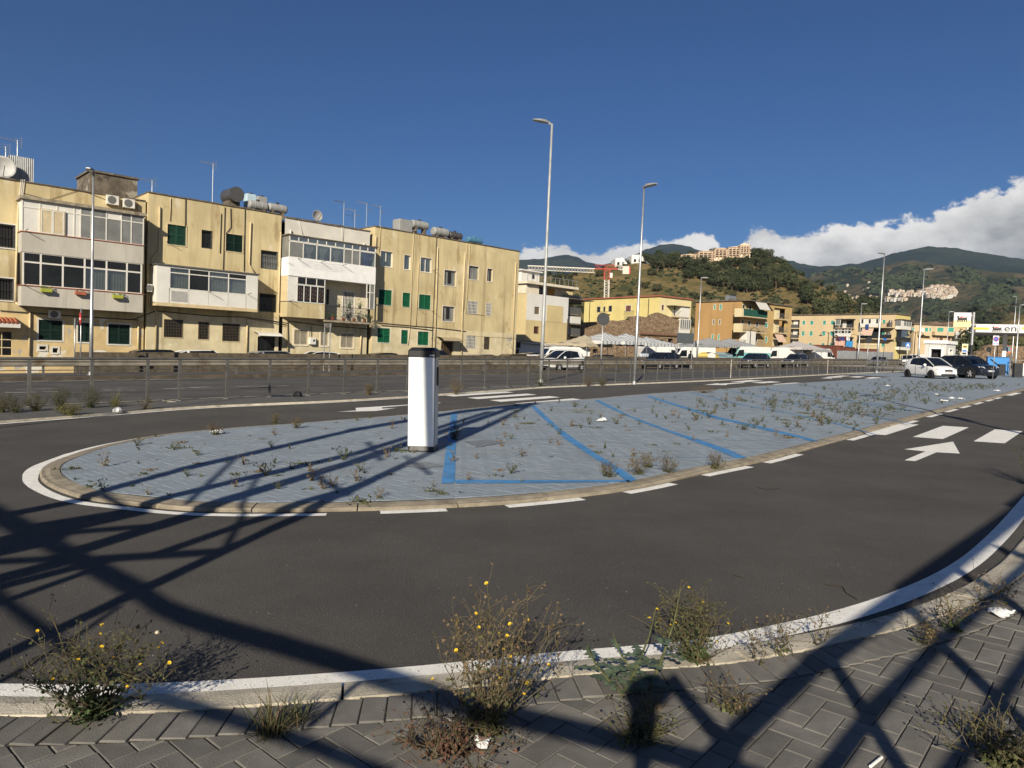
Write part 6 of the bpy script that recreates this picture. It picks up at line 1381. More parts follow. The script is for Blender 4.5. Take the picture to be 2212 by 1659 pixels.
# cars behind the concrete wall
def street_car(px, n, label, pm, kind, back=False, z=-.3, H=1.5, L_=4.1, rails=False, group='cars on the side street behind the wall'):
    p = at_n(px, n, z, 765); car('car', label, p, RZ + (math.pi if back else 0), L_, 1.74, H, pm, kind, group=group, rails=rails)
street_car(356, 44.2, 'black sedan parked behind the wall below three bronze grilled windows', BLACK_C, 'wagon'); street_car(447, 44.2, 'white wagon parked behind the wall next to the black sedan', WHITE_C, 'wagon')
street_car(604, 44.2, 'silver wagon parked behind the wall at the white entrance canopy', SILVER, 'wagon', L_=4.4); street_car(683, 44.2, 'white hatchback parked behind the wall below the meter box', WHITE_C, 'hatch', True)
street_car(838, 44.2, 'black hatchback with a red tail lamp behind the wall below the green shutters', BLACK_C, 'hatch', H=1.46); street_car(941, 44.2, 'tall dark car with roof rails behind the charging column', DKGREY, 'suv', H=1.72, rails=True)
street_car(1052, 44.2, 'silver car parked behind the wall by the free end wall', SILVER, 'wagon', H=1.42); street_car(1121, 44.0, 'low black car parked behind the wall before the patched house', BLACK_C, 'wagon', H=1.48); street_car(1150, 46.6, 'dark hatchback parked beyond the low black car', DKGREY, 'hatch', H=1.6); street_car(1172, 44.0, 'white car roof seen behind the wall by the rusty lamp', WHITE_C, 'wagon', H=1.45)
g2 = 'cars driving beyond the guard rail'
street_car(1214, 37.0, 'white small car with roof bars driving beyond the guard rail', WHITE_C, 'hatch', True, 0, 1.58, 3.9, True, g2); street_car(1427, 38.0, 'black car driving beyond the guard rail before the white market van', BLACK_C, 'wagon', True, 0, 1.55, 4.3, False, g2)
street_car(1630, 38.2, 'dark blue car beyond the guard rail before the turquoise van', NAVY, 'suv', True, 0, 1.62, 4.6, False, g2); street_car(1719, 38.2, 'dark grey wagon beyond the guard rail before the pale tents', DKGREY, 'wagon', True, 0, 1.62, 4.5, True, g2); street_car(1897, 38.2, 'silver car beyond the guard rail before the grey fence', SILVER, 'wagon', True, 0, 1.45, 4.3, False, g2)
car('car', 'white off-road car facing the camera beyond the railing end', at_n(1960, 37.5, 0), RZ + math.pi*1.12, 4.3, 1.8, 1.75, WHITE_C, 'suv', group=g2); 
street_car(1310, 45.5, 'dark hatchback behind the wall under the striped tents', BLACK_C, 'hatch', H=1.5)

def van(px, n, label, pm, L_=5.4, H=2.5, back=False, two=None, rack=False, z=-.3, yaw=-.40):
    p = at_n(px, n, z, 765); t = thing('van', label, 'van', p, RZ + (math.pi if back else 0) + yaw, 'market vans behind the wall', lean=False); a = L_/2; w = .97
    prof = [(-a,.35),(-a,H-.12),(-a+.12,H),(a*.42,H),(a*.52,H-.14),(a*.74,H*.57),(a*.97,H*.47),(a,H*.40),(a,.32),(a*.9,.27),(-a*.95,.27)]
    MB().extr(prof, -w, w).build('body', pm, t, bevel=.07, fixn=True)
    if two: MB().extr([(-a-.01,H*.55),(-a-.01,H-.1),(-a+.12,H+.01),(a*.42,H+.01),(a*.5,H-.12),(a*.6,H*.72),(-a,H*.72)], -w-.012, w+.012).build('upper_body', two, t, bevel=.05, fixn=True)
    MB().add([(a*.535,-w*.86,H-.2),(a*.535,w*.86,H-.2),(a*.735,w*.92,H*.6),(a*.735,-w*.92,H*.6)], [(0,1,2,3)]).build('windscreen', CARGL, t, mw=Matrix.Translation((.015,0,.012)))
    for s in (-1,1):
        MB().add([(a*.30,s*(w+.016),H*.56),(a*.66,s*(w+.016),H*.56),(a*.54,s*(w+.016),H*.84),(a*.30,s*(w+.016),H*.86)], [(0,1,2,3)]).build('side_window', CARGL, t)
        MB().box(a*.22-.01, a*.22+.01, s*(w+.002)-.01, s*(w+.002)+.012, .5, H*.9).build('door_gap', BLACK_P, t); MB().box(a*.99-.06, a*1.0+.01, s*w*.78-.14, s*w*.78+.14, H*.34, H*.41).build('headlight', LIGHT, t); MB().box(a*.6, a*.72, s*(w+.12)-.06, s*(w+.12)+.06, H*.55, H*.66).build('mirror', BLACK_P, t)
        for fx in (.62,-.58): wheel(t, fx*a, s*(w-.1), .33, .22, RIMD, s)
    MB().box(a-.02, a+.05, -w*.98, w*.98, .3, .55).build('bumper', mat('grey_plastic', (.08,.08,.08), .7), t)
    if rack:
        m = MB()
        for k in range(5): m.bar((-a*.9+k*a*.32,-w,H+.1),(-a*.9+k*a*.32,w,H+.1),.04)
        for s in (-1,1): m.bar((-a*.95,s*w*.95,H+.1),(a*.45,s*w*.95,H+.1),.05); 
        m.build('roof_rack', GALV, t); MB().tube([(-a*1.05,.3,H+.22),(a*.6,.3,H+.25)], .09, 8).build('rolled_awning', mat('tarp_beige', (.4,.34,.24), .9), t)
    return t
WV = mat('van_white', (.62,.62,.60), .45, var=.06, stain=(.45,.43,.38), sscale=.8); TQ = mat('van_turquoise', (.16,.42,.40), .45, var=.06)
van(1210, 47.5, 'white van with a loaded roof rack behind the small white car', WV, 5.6, 2.2, rack=True, back=True); van(1427, 48.0, 'white panel van beside the striped tents and the ruin', WV, 5.2, 2.5)
van(1488, 46.5, 'white van with its side open behind the standing person', WV, 6.2, 2.5, True); van(1610, 47.0, 'turquoise van with a white high roof among the market stalls', TQ, 6.6, 2.75, True, WV); van(1680, 47.5, 'white high roof van next to the turquoise one', WV, 6.6, 2.75, True)
van(1767, 47.0, 'white van sloping nose beside the rust-red containers', WV, 6.2, 2.8, False); van(1985, 46.0, 'white van partly hidden by the white booth', WV, 5.5, 2.3, True)

# ---- market tents
ST1 = striped('striped_canvas', (.52,.52,.50), (.24,.28,.32), 1.6); ST2 = mat('plain_canvas', (.44,.41,.39), .85, var=.06); ST3 = striped('grey_canvas', (.36,.36,.35), (.2,.215,.23), 1.6)
def tent(px, n, label, m, w=5.0, dp=4.0, h=2.5, rise=.7, z=-.3, yaw=.0):
    p = at_n(px, n, z, 765); t = thing('market_tent', label, 'tent', p, RZ + yaw, 'market tents behind the wall', lean=False); mb = MB(); k = 10
    for i in range(k+1):
        for j in range(k+1):
            a, b = i/k*2-1, j/k*2-1; q = max(abs(a), abs(b)); zz = h + rise*(1-q)**1.15 - .10*math.sin((i+j)*1.3)*q*.4 - .12*(1-abs(a))*(q > .95)
            mb.v.append((a*w/2, b*dp/2, zz))
    for i in range(k):
        for j in range(k): mb.f.append((i*(k+1)+j, (i+1)*(k+1)+j, (i+1)*(k+1)+j+1, i*(k+1)+j+1))
    mb.build('canopy', m, t, smooth=True)
    v = MB(); E = [(-1,-1),(1,-1),(1,1),(-1,1),(-1,-1)]
    for (a0,b0),(a1,b1) in zip(E, E[1:]):
        A = [((a0+(a1-a0)*s/8)*w/2, (b0+(b1-b0)*s/8)*dp/2, h-.32-.06*(s % 2)) for s in range(9)]; v.strip(A, [(x, y, h-.02) for x, y, z_ in A])
    v.build('valance', m, t)
    for a in (-1,1):
        for b in (-1,1): MB().tube([(a*w*.48,b*dp*.48,0),(a*w*.48,b*dp*.48,h)], .03, 6).build('pole', GALV, t)
    MB().box(-w*.4, w*.4, -dp*.3, dp*.1, .75, .85).build('counter', mat('stall_wood', (.2,.14,.08), .8), t)
    for _ in range(4): pass
tent(1262, 47, 'tent with a sagging beige flap next to the roof rack van', mat('beige_canvas', (.38,.33,.24), .9), 4, 4, 2.6, .9); tent(1305, 46.4, 'white and blue striped tent in front of the ruin, beside the beige flap tent', ST1, 6.0, 4, 2.9, .9); tent(1352, 46.0, 'white and blue striped tent in the middle of the ruin wall', ST1, 5.5, 4, 2.9, .9); tent(1396, 45.8, 'white and blue striped tent beside the panel van', ST1, 5.5, 4, 2.8, .7)
tent(1530, 48.0, 'grey striped tent below the orange blind wall', ST3, 6.5, 4.5, 2.9, .9); tent(1575, 49.0, 'grey striped tent behind the turquoise van', ST3, 6.5, 4.5, 3.0, .9); tent(1722, 46.5, 'pale plain tent right of the white high roof van', ST2, 6.5, 4.5, 2.9, .9); tent(1750, 46.0, 'pale tent with wavy stripes before the sloping van', ST3, 5.5, 4, 2.6, .8)
# small stall goods
p = at_n(1385, 44.0, -.3); 
for k, (px, n, c, lab) in enumerate(((1386,44.2,(.45,.5,.55),'stack of bottled water packs behind the wall'),(1532,44.6,(.55,.42,.12),'yellow striped cover over a market stall'),(1568,45.0,(.2,.3,.36),'blue striped side sheet of a stall'),(1548,44.4,(.16,.13,.09),'heap of sacks beside a stall'))):
    p = at_n(px, n, -.3); t = thing('market_stall', lab, 'stall', p, RZ, lean=False); w = 1.2 if k != 1 else 2.2
    if k == 3:
        for q in range(14): MB().lathe([(.05,-.3),(.28,-.2),(.3,.2),(.05,.3)], 8, 'X', (rnd.uniform(-1,1), rnd.uniform(-.4,.4), .3 + (q//5)*.35)).build('sack', mat('sackcloth', (.2,.17,.11), .95), t)
    elif k == 0:
        for a in range(4):
            for b in range(5): MB().box(a*.32, a*.32+.3, 0, .3, b*.34, b*.34+.32).build('bottle_pack', mat('water_pack', (.5,.56,.62), .3), t, bevel=.03)
    else:
        A = [(-w*.6,-.6,1.2),(-w*.5,-.55,1.75),(-w*.3,0,1.95),(w*.3,0,1.95),(w*.5,-.55,1.7),(w*.6,-.6,1.2)]; MB().strip(A, [(x, y+1.4, z) for x, y, z in A]).build('cover', striped('cover_%d' % k, c, tuple(x*.5 for x in c), 5), t)
        for s in (-.5,.5): MB().tube([(s*w,-.5,0),(s*w,-.5,1.2)], .03, 6).build('pole', GALV, t); MB().tube([(s*w,.7,0),(s*w,.7,1.2)], .03, 6).build('pole', GALV, t)
# rust-red containers and grey fence
def containers():
    RU = mat('rust_red', (.17,.055,.035), .85, var=.2, vs=.5, stain=(.10,.045,.035), sscale=.4)
    for k, (px0, px1, H, lab) in enumerate(((1775,1822,3.4,'rust-red corrugated container next to the sloping van'),(1824,1846,3.2,'darker rust container behind the grey fence'),(1850,1895,3.0,'rust-red container row ending near the booth'))):
        a, b = at_n(px0, 50, -.3), at_n(px1, 50, -.3); L_ = (b-a).length; t = thing('container', lab, 'container', a, RZ, 'rust-red containers', lean=False); m = MB(); n = int(L_/.25)
        A = [(L_*i/n, (.0,.06)[i//2 % 2], .1) for i in range(n+1)]; m.strip(A, [(x,y,H) for x,y,z in A]); m.box(0, L_, .07, 2.4, 0, H); m.build('corrugated_wall', RU, t); MB().box(-.05, L_+.05, -.03, 2.45, H, H+.12).build('roof', RU, t); MB().box(-.05, L_+.05, -.03, 2.45, 0, .1).build('base_beam', RU, t)
    a = at_n(1809, 44.4, -.3); b = at_n(1930, 44.4, -.3); L_ = (b-a).length; t = thing('sheet_fence', 'grey sheet metal fence before the rust-red containers', 'fence', a, RZ, lean=False); n = int(L_/1.9)
    for i in range(n): MB().box(i*L_/n+.02, (i+1)*L_/n-.02, 0, .04, 0, 2.55+rnd.uniform(-.03,.03)).build('fence_panel', mat('grey_sheet', (.36,.37,.38), .6, .2, var=.1, vs=1), t)
containers()

# ---- person beside the big sign
def person():
    b = at_n(1492, 39.3, 0); t = thing('person', 'person in black clothes and sunglasses standing at the roadside', 'person', b, R(10), lean=False)
    SK = mat('skin', (.42,.24,.16), .6); CL = mat('black_clothes', (.012,.012,.014), .9)
    def limb(pts, rs, n=8): return MB().tube(pts, rs, n)
    rings = [(0,0.0,.02,.0)]
    m = MB()
    m.tube([(0,0,.86),(0,0,.98),(0,.0,1.12),(0,0,1.30),(0,0,1.42),(0,0,1.47),(0,0,1.53)], [.165,.155,.165,.19,.16,.07,.055], 12)
    for s in (-1,1):
        m.tube([(s*.09,0,.92),(s*.10,.0,.5),(s*.11,.02,.1),(s*.11,-.02,.05),(s*.115,-.16,.03)], [.092,.062,.045,.045,.035], 8)
        m.tube([(s*.17,0,1.40),(s*.25,.01,1.12),(s*.25,-.06,.86)], [.058,.045,.033], 8)
    body = m.build('body', CL, t, smooth=True); body.modifiers.new('r', 'REMESH').voxel_size = .022
    hd = MB(); hd.lathe([(.02,-.13),(.06,-.115),(.078,-.05),(.085,.02),(.08,.075),(.05,.115),(.01,.125)], 14, 'Z', (0,0,1.65)).build('head', SK, t, smooth=True)
    for s in (-1,1):
        h = MB(); h.tube([(s*.25,-.06,.87),(s*.255,-.075,.79)], [.035,.03], 7)
        for k in range(4): h.tube([(s*.255+(k-1.5)*.014,-.075,.79),(s*.255+(k-1.5)*.015,-.085,.735),(s*.255+(k-1.5)*.014,-.08,.71)], [.009,.008,.006], 5)
        h.tube([(s*.235,-.085,.83),(s*.225,-.105,.78)], [.01,.008], 5); h.build('hand', SK, t)
    MB().lathe([(.085,.02),(.09,.06),(.07,.11),(.01,.135)], 12, 'Z', (0,.012,1.65)).build('hair', mat('dark_hair', (.02,.015,.012), .8), t); MB().box(-.065,.065,-.088,-.06,1.655,1.69).build('sunglasses', BLACK_P, t); MB().bar((0,-.085,1.655),(0,-.1,1.62),.02).build('nose', SK, t)
person()
# ------------------------------------------------------------------ booth, filling station, crane, lanterns
def boxfac(px, Y, rz=0.0, z=0.0): r = ray(px, 780); return Fac(Vector((r.x/r.y*Y, Y, z)), rz)
def booth():
    F = boxfac(1995, 61, R(-48)); U = F.uv(Z7(1258,1000))[0]; zt = F.zz(Z7, [(980,968),(1255,970)])
    t = thing('booth', 'white prefabricated booth with an open dark window behind the parked cars', 'booth', mat=F.M)
    w = F.rect(Z7,1065,1035,1195,1150); BM = mat('booth_white', (.56,.55,.51), .6, var=.05)
    wall_open(MB(), 0, U, 0, zt, [w]).build('front_wall', BM, t); surround(t, w, mat('booth_trim', (.74,.74,.72), .5), .14, .05); w_back(t, w, .5)
    sw = (.8, 1.6, w[2], w[3])
    XF[0] = Matrix.Translation((U,0,0)) @ Matrix.Rotation(math.pi/2, 4, 'Z'); wall_open(MB(), 0, 2.4, 0, zt, [sw]).build('side_wall', BM, t); w_back(t, sw, .3); surround(t, sw, mat('booth_trim', (.74,.74,.72)), .1, .04); XF[0] = None
    MB().box(0, .02, .02, 2.4, 0, zt).build('side_wall', BM, t); MB().box(0, U, 2.38, 2.4, 0, zt).build('back_wall', BM, t)
    MB().box(-.1, U+.12, -.12, 2.5, zt, zt+.28).build('roof', mat('booth_trim', (.74,.74,.72)), t, bevel=.02); MB().box(.0, U, -.02, 2.4, -.01, .1).build('plinth', CONC, t)
    for u in (.35, U-.35): MB().box(u-.02, u+.02, -.02, -.002, .1, zt).build('panel_joint', mat('booth_joint', (.4,.4,.38), .6), t)
booth()
YELS = mat('sign_yellow', (.75,.52,.04), .5, var=.03); PALEY = mat('sign_pale_yellow', (.70,.62,.30), .5, var=.03); BLK = mat('logo_black', (.012,.012,.012), .6); REDL = mat('logo_red', (.5,.04,.03), .6); LW = mat('fascia_white', (.62,.62,.62), .4, var=.03)
def dog(root, u, z, s, y):
    """the black six-legged beast with its flame, drawn in plates; s = width"""
    P = lambda q: [(u + a*s, z + b*s) for a, b in q]
    bodyp = [(.14,.31),(.30,.36),(.52,.35),(.72,.38),(.87,.39),(.90,.27),(.82,.17),(.62,.16),(.42,.13),(.22,.14),(.14,.2)]
    MB().extr(P(bodyp), y-.012, y).build('logo_body', BLK, root)
    for x0, x1 in ((.20,.12),(.30,.25),(.46,.40),(.58,.54),(.72,.70),(.84,.88)):
        MB().extr(P([(x0-.05,.26),(x0+.05,.26),(x1+.045,.02),(x1+.06,-.03),(x1-.045,-.03),(x1-.025,.03)]), y-.014, y-.002).build('logo_leg', BLK, root)
    MB().extr(P([(.10,.46),(.14,.54),(.19,.50),(.24,.55),(.28,.48),(.24,.42),(.28,.34),(.16,.28),(.12,.36),(.08,.40)]), y-.013, y-.001).build('logo_head', BLK, root)
    MB().tube([(u+.86*s, y-.01, z+.34*s),(u+.91*s, y-.01, z+.40*s),(u+.88*s, y-.01, z+.48*s),(u+.78*s, y-.01, z+.47*s),(u+.74*s, y-.01, z+.43*s)], .015*s, 5).build('logo_tail', BLK, root)
    MB().extr(P([(.27,.40),(.34,.46),(.46,.50),(.62,.47),(.70,.43),(.56,.40),(.40,.37)]), y-.012, y).build('logo_flame', REDL, root)
def text(root, body, size, M, m, name='lettering'):
    c = bpy.data.curves.new(name, 'FONT'); c.body = body; c.size = size; c.extrude = .01; c.align_x = 'LEFT'
    o = bpy.data.objects.new('tmp', c); COL.objects.link(o); bpy.context.view_layer.update(); dg = bpy.context.evaluated_depsgraph_get()
    me = bpy.data.meshes.new_from_object(o.evaluated_get(dg)); bpy.data.objects.remove(o); me.materials.clear(); me.materials.append(m); me.name = name
    return obj(name, me, root, M)
def station():
    F = boxfac(2102, 84, R(-31)); r = F.rect(Z7,1590,728,2150,832); zt, zb_ = F.zz(Z7, [(1600,735),(2150,728)]), F.zz(Z7, [(1600,835),(2150,832)]); U = 18.0
    t = thing('station_canopy', 'white filling station canopy with dog logo and lettering on its fascia', 'canopy', mat=F.M)
    MB().box(0, U, 0, 9, zb_, zt).build('fascia', LW, t, bevel=.03); MB().box(.1, U-.1, .1, 8.9, zb_-.05, zb_-.002).build('soffit', mat('canopy_soffit', (.2,.2,.2), .6), t)
    a = F.rect(Z7,1590,770,1782,795); MB().box(a[0]-.02, a[1], -.05, -.003, a[2], a[3]).build('yellow_band', YELS, t); a2 = F.rect(Z7,2185,768,2330,792); MB().box(a2[0], a2[1], -.05, -.003, a2[2], a2[3]).build('yellow_band', YELS, t)
    d = F.rect(Z7,1810,740,1950,825); w = d[1]-d[0]; dog(t, d[0], d[2]+.05, w, -.004)
    x = F.rect(Z7,1965,748,2150,828); o = text(t, 'eni', 1.0, Matrix.Identity(4), BLK); xs = [v.co.x for v in o.data.vertices]; ys = [v.co.y for v in o.data.vertices]; w_, h_ = max(xs)-min(xs), max(ys)-min(ys); o.matrix_local = Matrix.Translation((x[0],-.012,x[2]+.08)) @ Matrix.Rotation(math.pi/2, 4, 'X') @ Matrix.Diagonal(((x[1]-x[0])/w_, (x[3]-x[2])*.92/h_, 1, 1))
    for u in (3.0, 14.5): MB().box(u, u+.4, 4, 4.4, 0, zb_).build('column', LW, t)
    F2 = boxfac(2060, 74, R(-30)); q = F2.rect(Z7,1348,588,1560,765)
    s = thing('station_sign', 'square white and yellow sign with a black dog logo on a steel pole', 'sign', mat=F2.M); zm = q[2] + (q[3]-q[2])*.45
    MB().box(q[0], q[1], -.12, .12, zm, q[3]).build('panel', LW, s); MB().box(q[0], q[1], -.12, .12, q[2], zm-.002).build('panel', PALEY, s); dog(s, q[0]+(q[1]-q[0])*.12, zm-.12, (q[1]-q[0])*.72, -.123)
    pu = F2.uv(Z7(1580,800))[0]; MB().tube([(pu+.02,0,0),(pu,0,q[3]+.05)], .13, 12).build('pole', GALV, s); MB().tube([(pu+.02,0,.4),(pu+.01,0,2.9)], .14, 12).build('pole_sleeve', DARKM, s); MB().bar((q[1],0,q[3]-.3),(pu,0,q[3]-.3),.08).build('arm', GALV, s); MB().bar((q[1],0,q[2]+.3),(pu,0,q[2]+.3),.08).build('arm', GALV, s)
    F3 = boxfac(2077, 80, R(-34)); q = F3.rect(Z7,1447,972,1522,1125); s = thing('price_totem', 'small price totem with dog logo beneath the square sign', 'sign', mat=F3.M); w = q[1]-q[0]
    MB().box(q[0], q[1], -.1, .1, 0, q[3]).build('body', LW, s); zl = q[2] + (q[3]-q[2])*.62; MB().box(q[0]+.03, q[1]-.03, -.11, -.1005, zl, q[3]-.05).build('logo_panel', PALEY, s); dog(s, q[0]+w*.15, zl+.12, w*.7, -.112)
    for k in range(4): MB().box(q[0]+w*.12, q[1]-w*.2, -.11, -.1005, zl-.35-k*.3, zl-.15-k*.3).build('price_row', BLK if k else SB, s)
station()
def right_corner():
    F = boxfac(2133, 64, R(-30)); q = F.rect(Z7,1762,1138,2030,1350); 
    t = thing('kiosk', 'bright blue low kiosk beside the dark parked car', 'kiosk', mat=F.M); MB().box(0, q[1]-q[0], 0, 2.2, 0, q[3]).build('body', mat('kiosk_blue', (.03,.20,.50), .5, var=.1, vs=.8), t); MB().box(-.05, q[1]-q[0]+.05, -.05, 2.25, q[3], q[3]+.06).build('roof', mat('kiosk_blue_dark', (.02,.10,.26), .5), t)
    w = q[1]-q[0]
    for k in range(4): MB().tube([(w+.05,-.4,.25+k*.4),(w+1.6,-.5,.25+k*.4)], .025, 6).build('handrail', GALV, t)
    for k in (0,1.5): MB().tube([(w+.05+k,-.45,0),(w+.05+k,-.45,1.5)], .03, 6).build('rail_post', GALV, t)
    MB().tube([(.2,-.06,1.5),(w,-.08,.25)], .035, 6).build('stair_rail', DARKM, t)
    b = on_px(2145, 49.0, .012); t = thing('road_sign', 'no parking sign above a white plate on a slim pole by the kiosk', 'road sign', b); sign_pole(b, 3.15, t); z1 = 3.1; z0 = 2.45
    MB().box(-.2,.2,-.05,-.035,z0,z1).build('sign_plate', SW, t); zc = z1 - .23
    MB().lathe([(.19,-.055),(.19,-.051)], 24, 'Y', (0,0,zc)).build('sign_ring', RED, t); MB().lathe([(.155,-.059),(.155,-.0555)], 24, 'Y', (0,0,zc)).build('sign_disc', SB, t); MB().bar((-.11,-.061,zc+.11),(.11,-.061,zc-.11),.004,.04,up=(1,0,1)).build('sign_slash', RED, t)
    for k in (-.1,.1): MB().box(k-.065,k+.065,-.055,-.051,z0+.05,z0+.18).build('pictogram', SB, t); MB().box(k-.02,k+.02,-.058,-.0555,z0+.08,z0+.15).build('pictogram_mark', SW, t)
    for px, Y, w, h, lab in ((2163.5,62,.5,1.05,'short dark grey barrier cabinet by the kiosk'),(2198,57,.62,1.2,'tall dark barrier machine with a pale side plate')):
        b = on_px(px, Y, 0); t = thing('barrier_cabinet', lab, 'barrier', b, R(-10), lean=False); MB().box(-w/2,w/2,-.2,.2,0,h).build('case', DARKM, t, bevel=.03)
        if w > .55: MB().box(w/2+.005, w/2+.2,-.12,.12,.2,h).build('side_plate', LW, t)
    # low stone ruin and pavement
    F = boxfac(2108, 100, R(6)); m = bpy.data.materials['rubble_stone']; t = thing('stone_wall', 'stepped brown stone wall remnant below the station canopy', 'wall', mat=F.M)
    pts = [(1625,1080),(1660,1060),(1720,1055),(1725,1012),(1800,985),(1860,975),(1960,975),(2130,1000),(2300,1000)]; P = [F.uv(Z7(*q)) for q in pts]; MB().extr([(P[0][0],-.2),(P[-1][0],-.2)] + P[::-1], 0, .8).build('masonry', m, t)
    q = F.rect(Z7,1998,1005,2070,1085); MB().box(q[0], q[1], -.03, -.003, q[2], q[3]).build('mural', mat('mural_paint', (.45,.14,.05), .8, var=.6, vs=2, stain=(.1,.25,.3), sscale=1.2, sth=.5), t)
    F = boxfac(2128, 96, 0)
    for px, pyc, Y, lab in ((1957,746,98,'blue crossing sign before the tan house'),(2168,756,92,'blue crossing sign before the stone wall remnant')):
        b = on_px(px, Y, 0); zc = atY(px, pyc-1, Y).z; t = thing('road_sign', lab, 'road sign', b); sign_pole(b, zc+.4, t, .04); MB().box(-.32,.32,-.06,-.042,zc-.32,zc+.32).build('sign_plate', SB, t); MB().extr([(-.24,zc-.2),(.24,zc-.2),(0,zc+.23)], -.066, -.0605).build('sign_triangle', SW, t); MB().extr([(-.07,zc-.18),(.07,zc-.18),(.02,zc+.05),(-.02,zc+.05)], -.07, -.0665).build('sign_figure', BLK, t)
    b = on_px(1906.5, 80, 0); t = thing('road_sign', 'small blue direction plate on a thin pole before the peach house', 'road sign', b); zc = atY(1909, 733, 80).z; sign_pole(b, zc+.4, t); MB().extr([(-.22,zc-.1),(.15,zc-.1),(.25,zc),(.15,zc+.1),(-.22,zc+.1)], -.06, -.045).build('sign_plate', SB, t)
    b = on_px(2132, 86, 0); t = thing('round_sign', 'small grey-framed mirror on a post by the stone wall remnant', 'mirror', b); sign_pole(b, 2.6, t); MB().lathe([(.32,-.06),(.32,-.04)], 20, 'Y', (0,0,2.6)).build('sign_disc', DARKM, t)
    # raised pavement before the station
    struct(MB().box(44, 90, 60.5, 110, -.01, .12).build('station_pavement', mat('station_paving', (.3,.28,.25), .9, var=.2, vs=.8)))
right_corner()
def lantern(px, Y, top, label, two=True):
    b = on_px(px, Y, -.3); h = atY(px, top, Y).z + .3; t = thing('lantern_post', label, 'lantern', b, R(-30), 'black double-arm lantern posts')
    MB().tube([(0,0,0),(0,0,h*.8),(0,0,h)], [.09,.06,.03], 8).build('pole', IRON, t)
    for s in ((-1,1) if two else (1,)):
        A = [(s*(.75-.75*math.cos(k/8*math.pi))*.75, 0, h-.5+.55*math.sin(k/8*math.pi)) for k in range(9)]; MB().tube(A, .035, 6).build('arm', IRON, t); MB().lathe([(.05,.12),(.12,.05),(.3,-.08),(.28,-.1)], 12, 'Z', (A[-1][0],0,A[-1][2]-.05)).build('lamp_shade', IRON, t)
for q in ((1617,105,708,'black lantern post before the cream balconies',False),(1704,118,713,'black lantern post at the edge of the peach house',False),(1785,112,717,'black double lantern before the teal shutters of the peach house',True),(1793,128,729,'second black lantern close to the double one',False),(1848,125,723,'black double lantern below the dark balcony',True),(1941,120,730,'black double lantern before the yellow gable end',True),(1972,120,716,'black lantern post beside the tan house',True)): lantern(*q)
def crane():
    Y = 230.0; M0 = atY(1310, 640, Y); base = Vector((M0.x, Y, -.3)); zj = atY(1312, 581, Y).z; RW = mat('crane_red', (.5,.05,.04), .6); CWt = mat('crane_white', (.7,.66,.6), .6)
    t = thing('tower_crane', 'red and white tower crane with a long lattice jib over the houses', 'crane', (base.x, base.y, 4), 0, lean=False); z0 = 4
    def truss(m, a, b, w, n, tri=False):
        a, b = Vector(a), Vector(b); d = (b-a).normalized(); s = Vector((0,1,0)); up = d.cross(s); cs = [s*w/2+up*w/2, -s*w/2+up*w/2, -s*w/2-up*w/2, s*w/2-up*w/2] if not tri else [up*w*.9, s*w/2, -s*w/2]
        for c in cs: m.bar(a+c, b+c, .12)
        for k in range(n):
            p, q = a+(b-a)*k/n, a+(b-a)*(k+1)/n
            for c1, c2 in zip(cs, cs[1:]+cs[:1]): m.bar(p+c1, q+c2, .06)
    zj -= z0
    m = MB(); truss(m, (0,0,0), (0,0,zj-3.5), 1.4, 24); m.build('mast', CWt, t); m = MB(); truss(m, (0,0,zj-3.5), (0,0,zj+.2), 1.7, 3); m.build('mast_head', RW, t)
    xl = atY(1140, 581, Y).x - base.x; xr = atY(1362, 585, Y).x - base.x; dz = atY(1140, 578, Y).z - atY(1312, 581, Y).z
    m = MB(); truss(m, (-4,0,zj), (xl,0,zj+.6), 1.4, 22, True); m.build('jib', CWt, t); m = MB(); truss(m, (-4,0,zj), (3.5,0,zj), 1.4, 3, True); m.build('jib_root', RW, t); m = MB(); truss(m, (3.5,0,zj), (xr-2,0,zj-.3), 1.2, 4, True); m.build('counter_jib', CWt, t)
    MB().box(xr-2.6, xr-.6, -.8, .8, zj-1.6, zj+.9).build('counterweight', mat('crane_ballast', (.55,.5,.42), .8), t); MB().box(xr-.58, xr-.2, -.8, .8, zj-1.5, zj+.8).build('counterweight_end', RW, t); MB().box(.8,1.7,-.5,.5,zj-2.8,zj-1.3).build('cab', CWt, t)
    b = MB().box(-3,3,-3,3,-6,0); b.build('foundation_block', CONC, t)
crane()
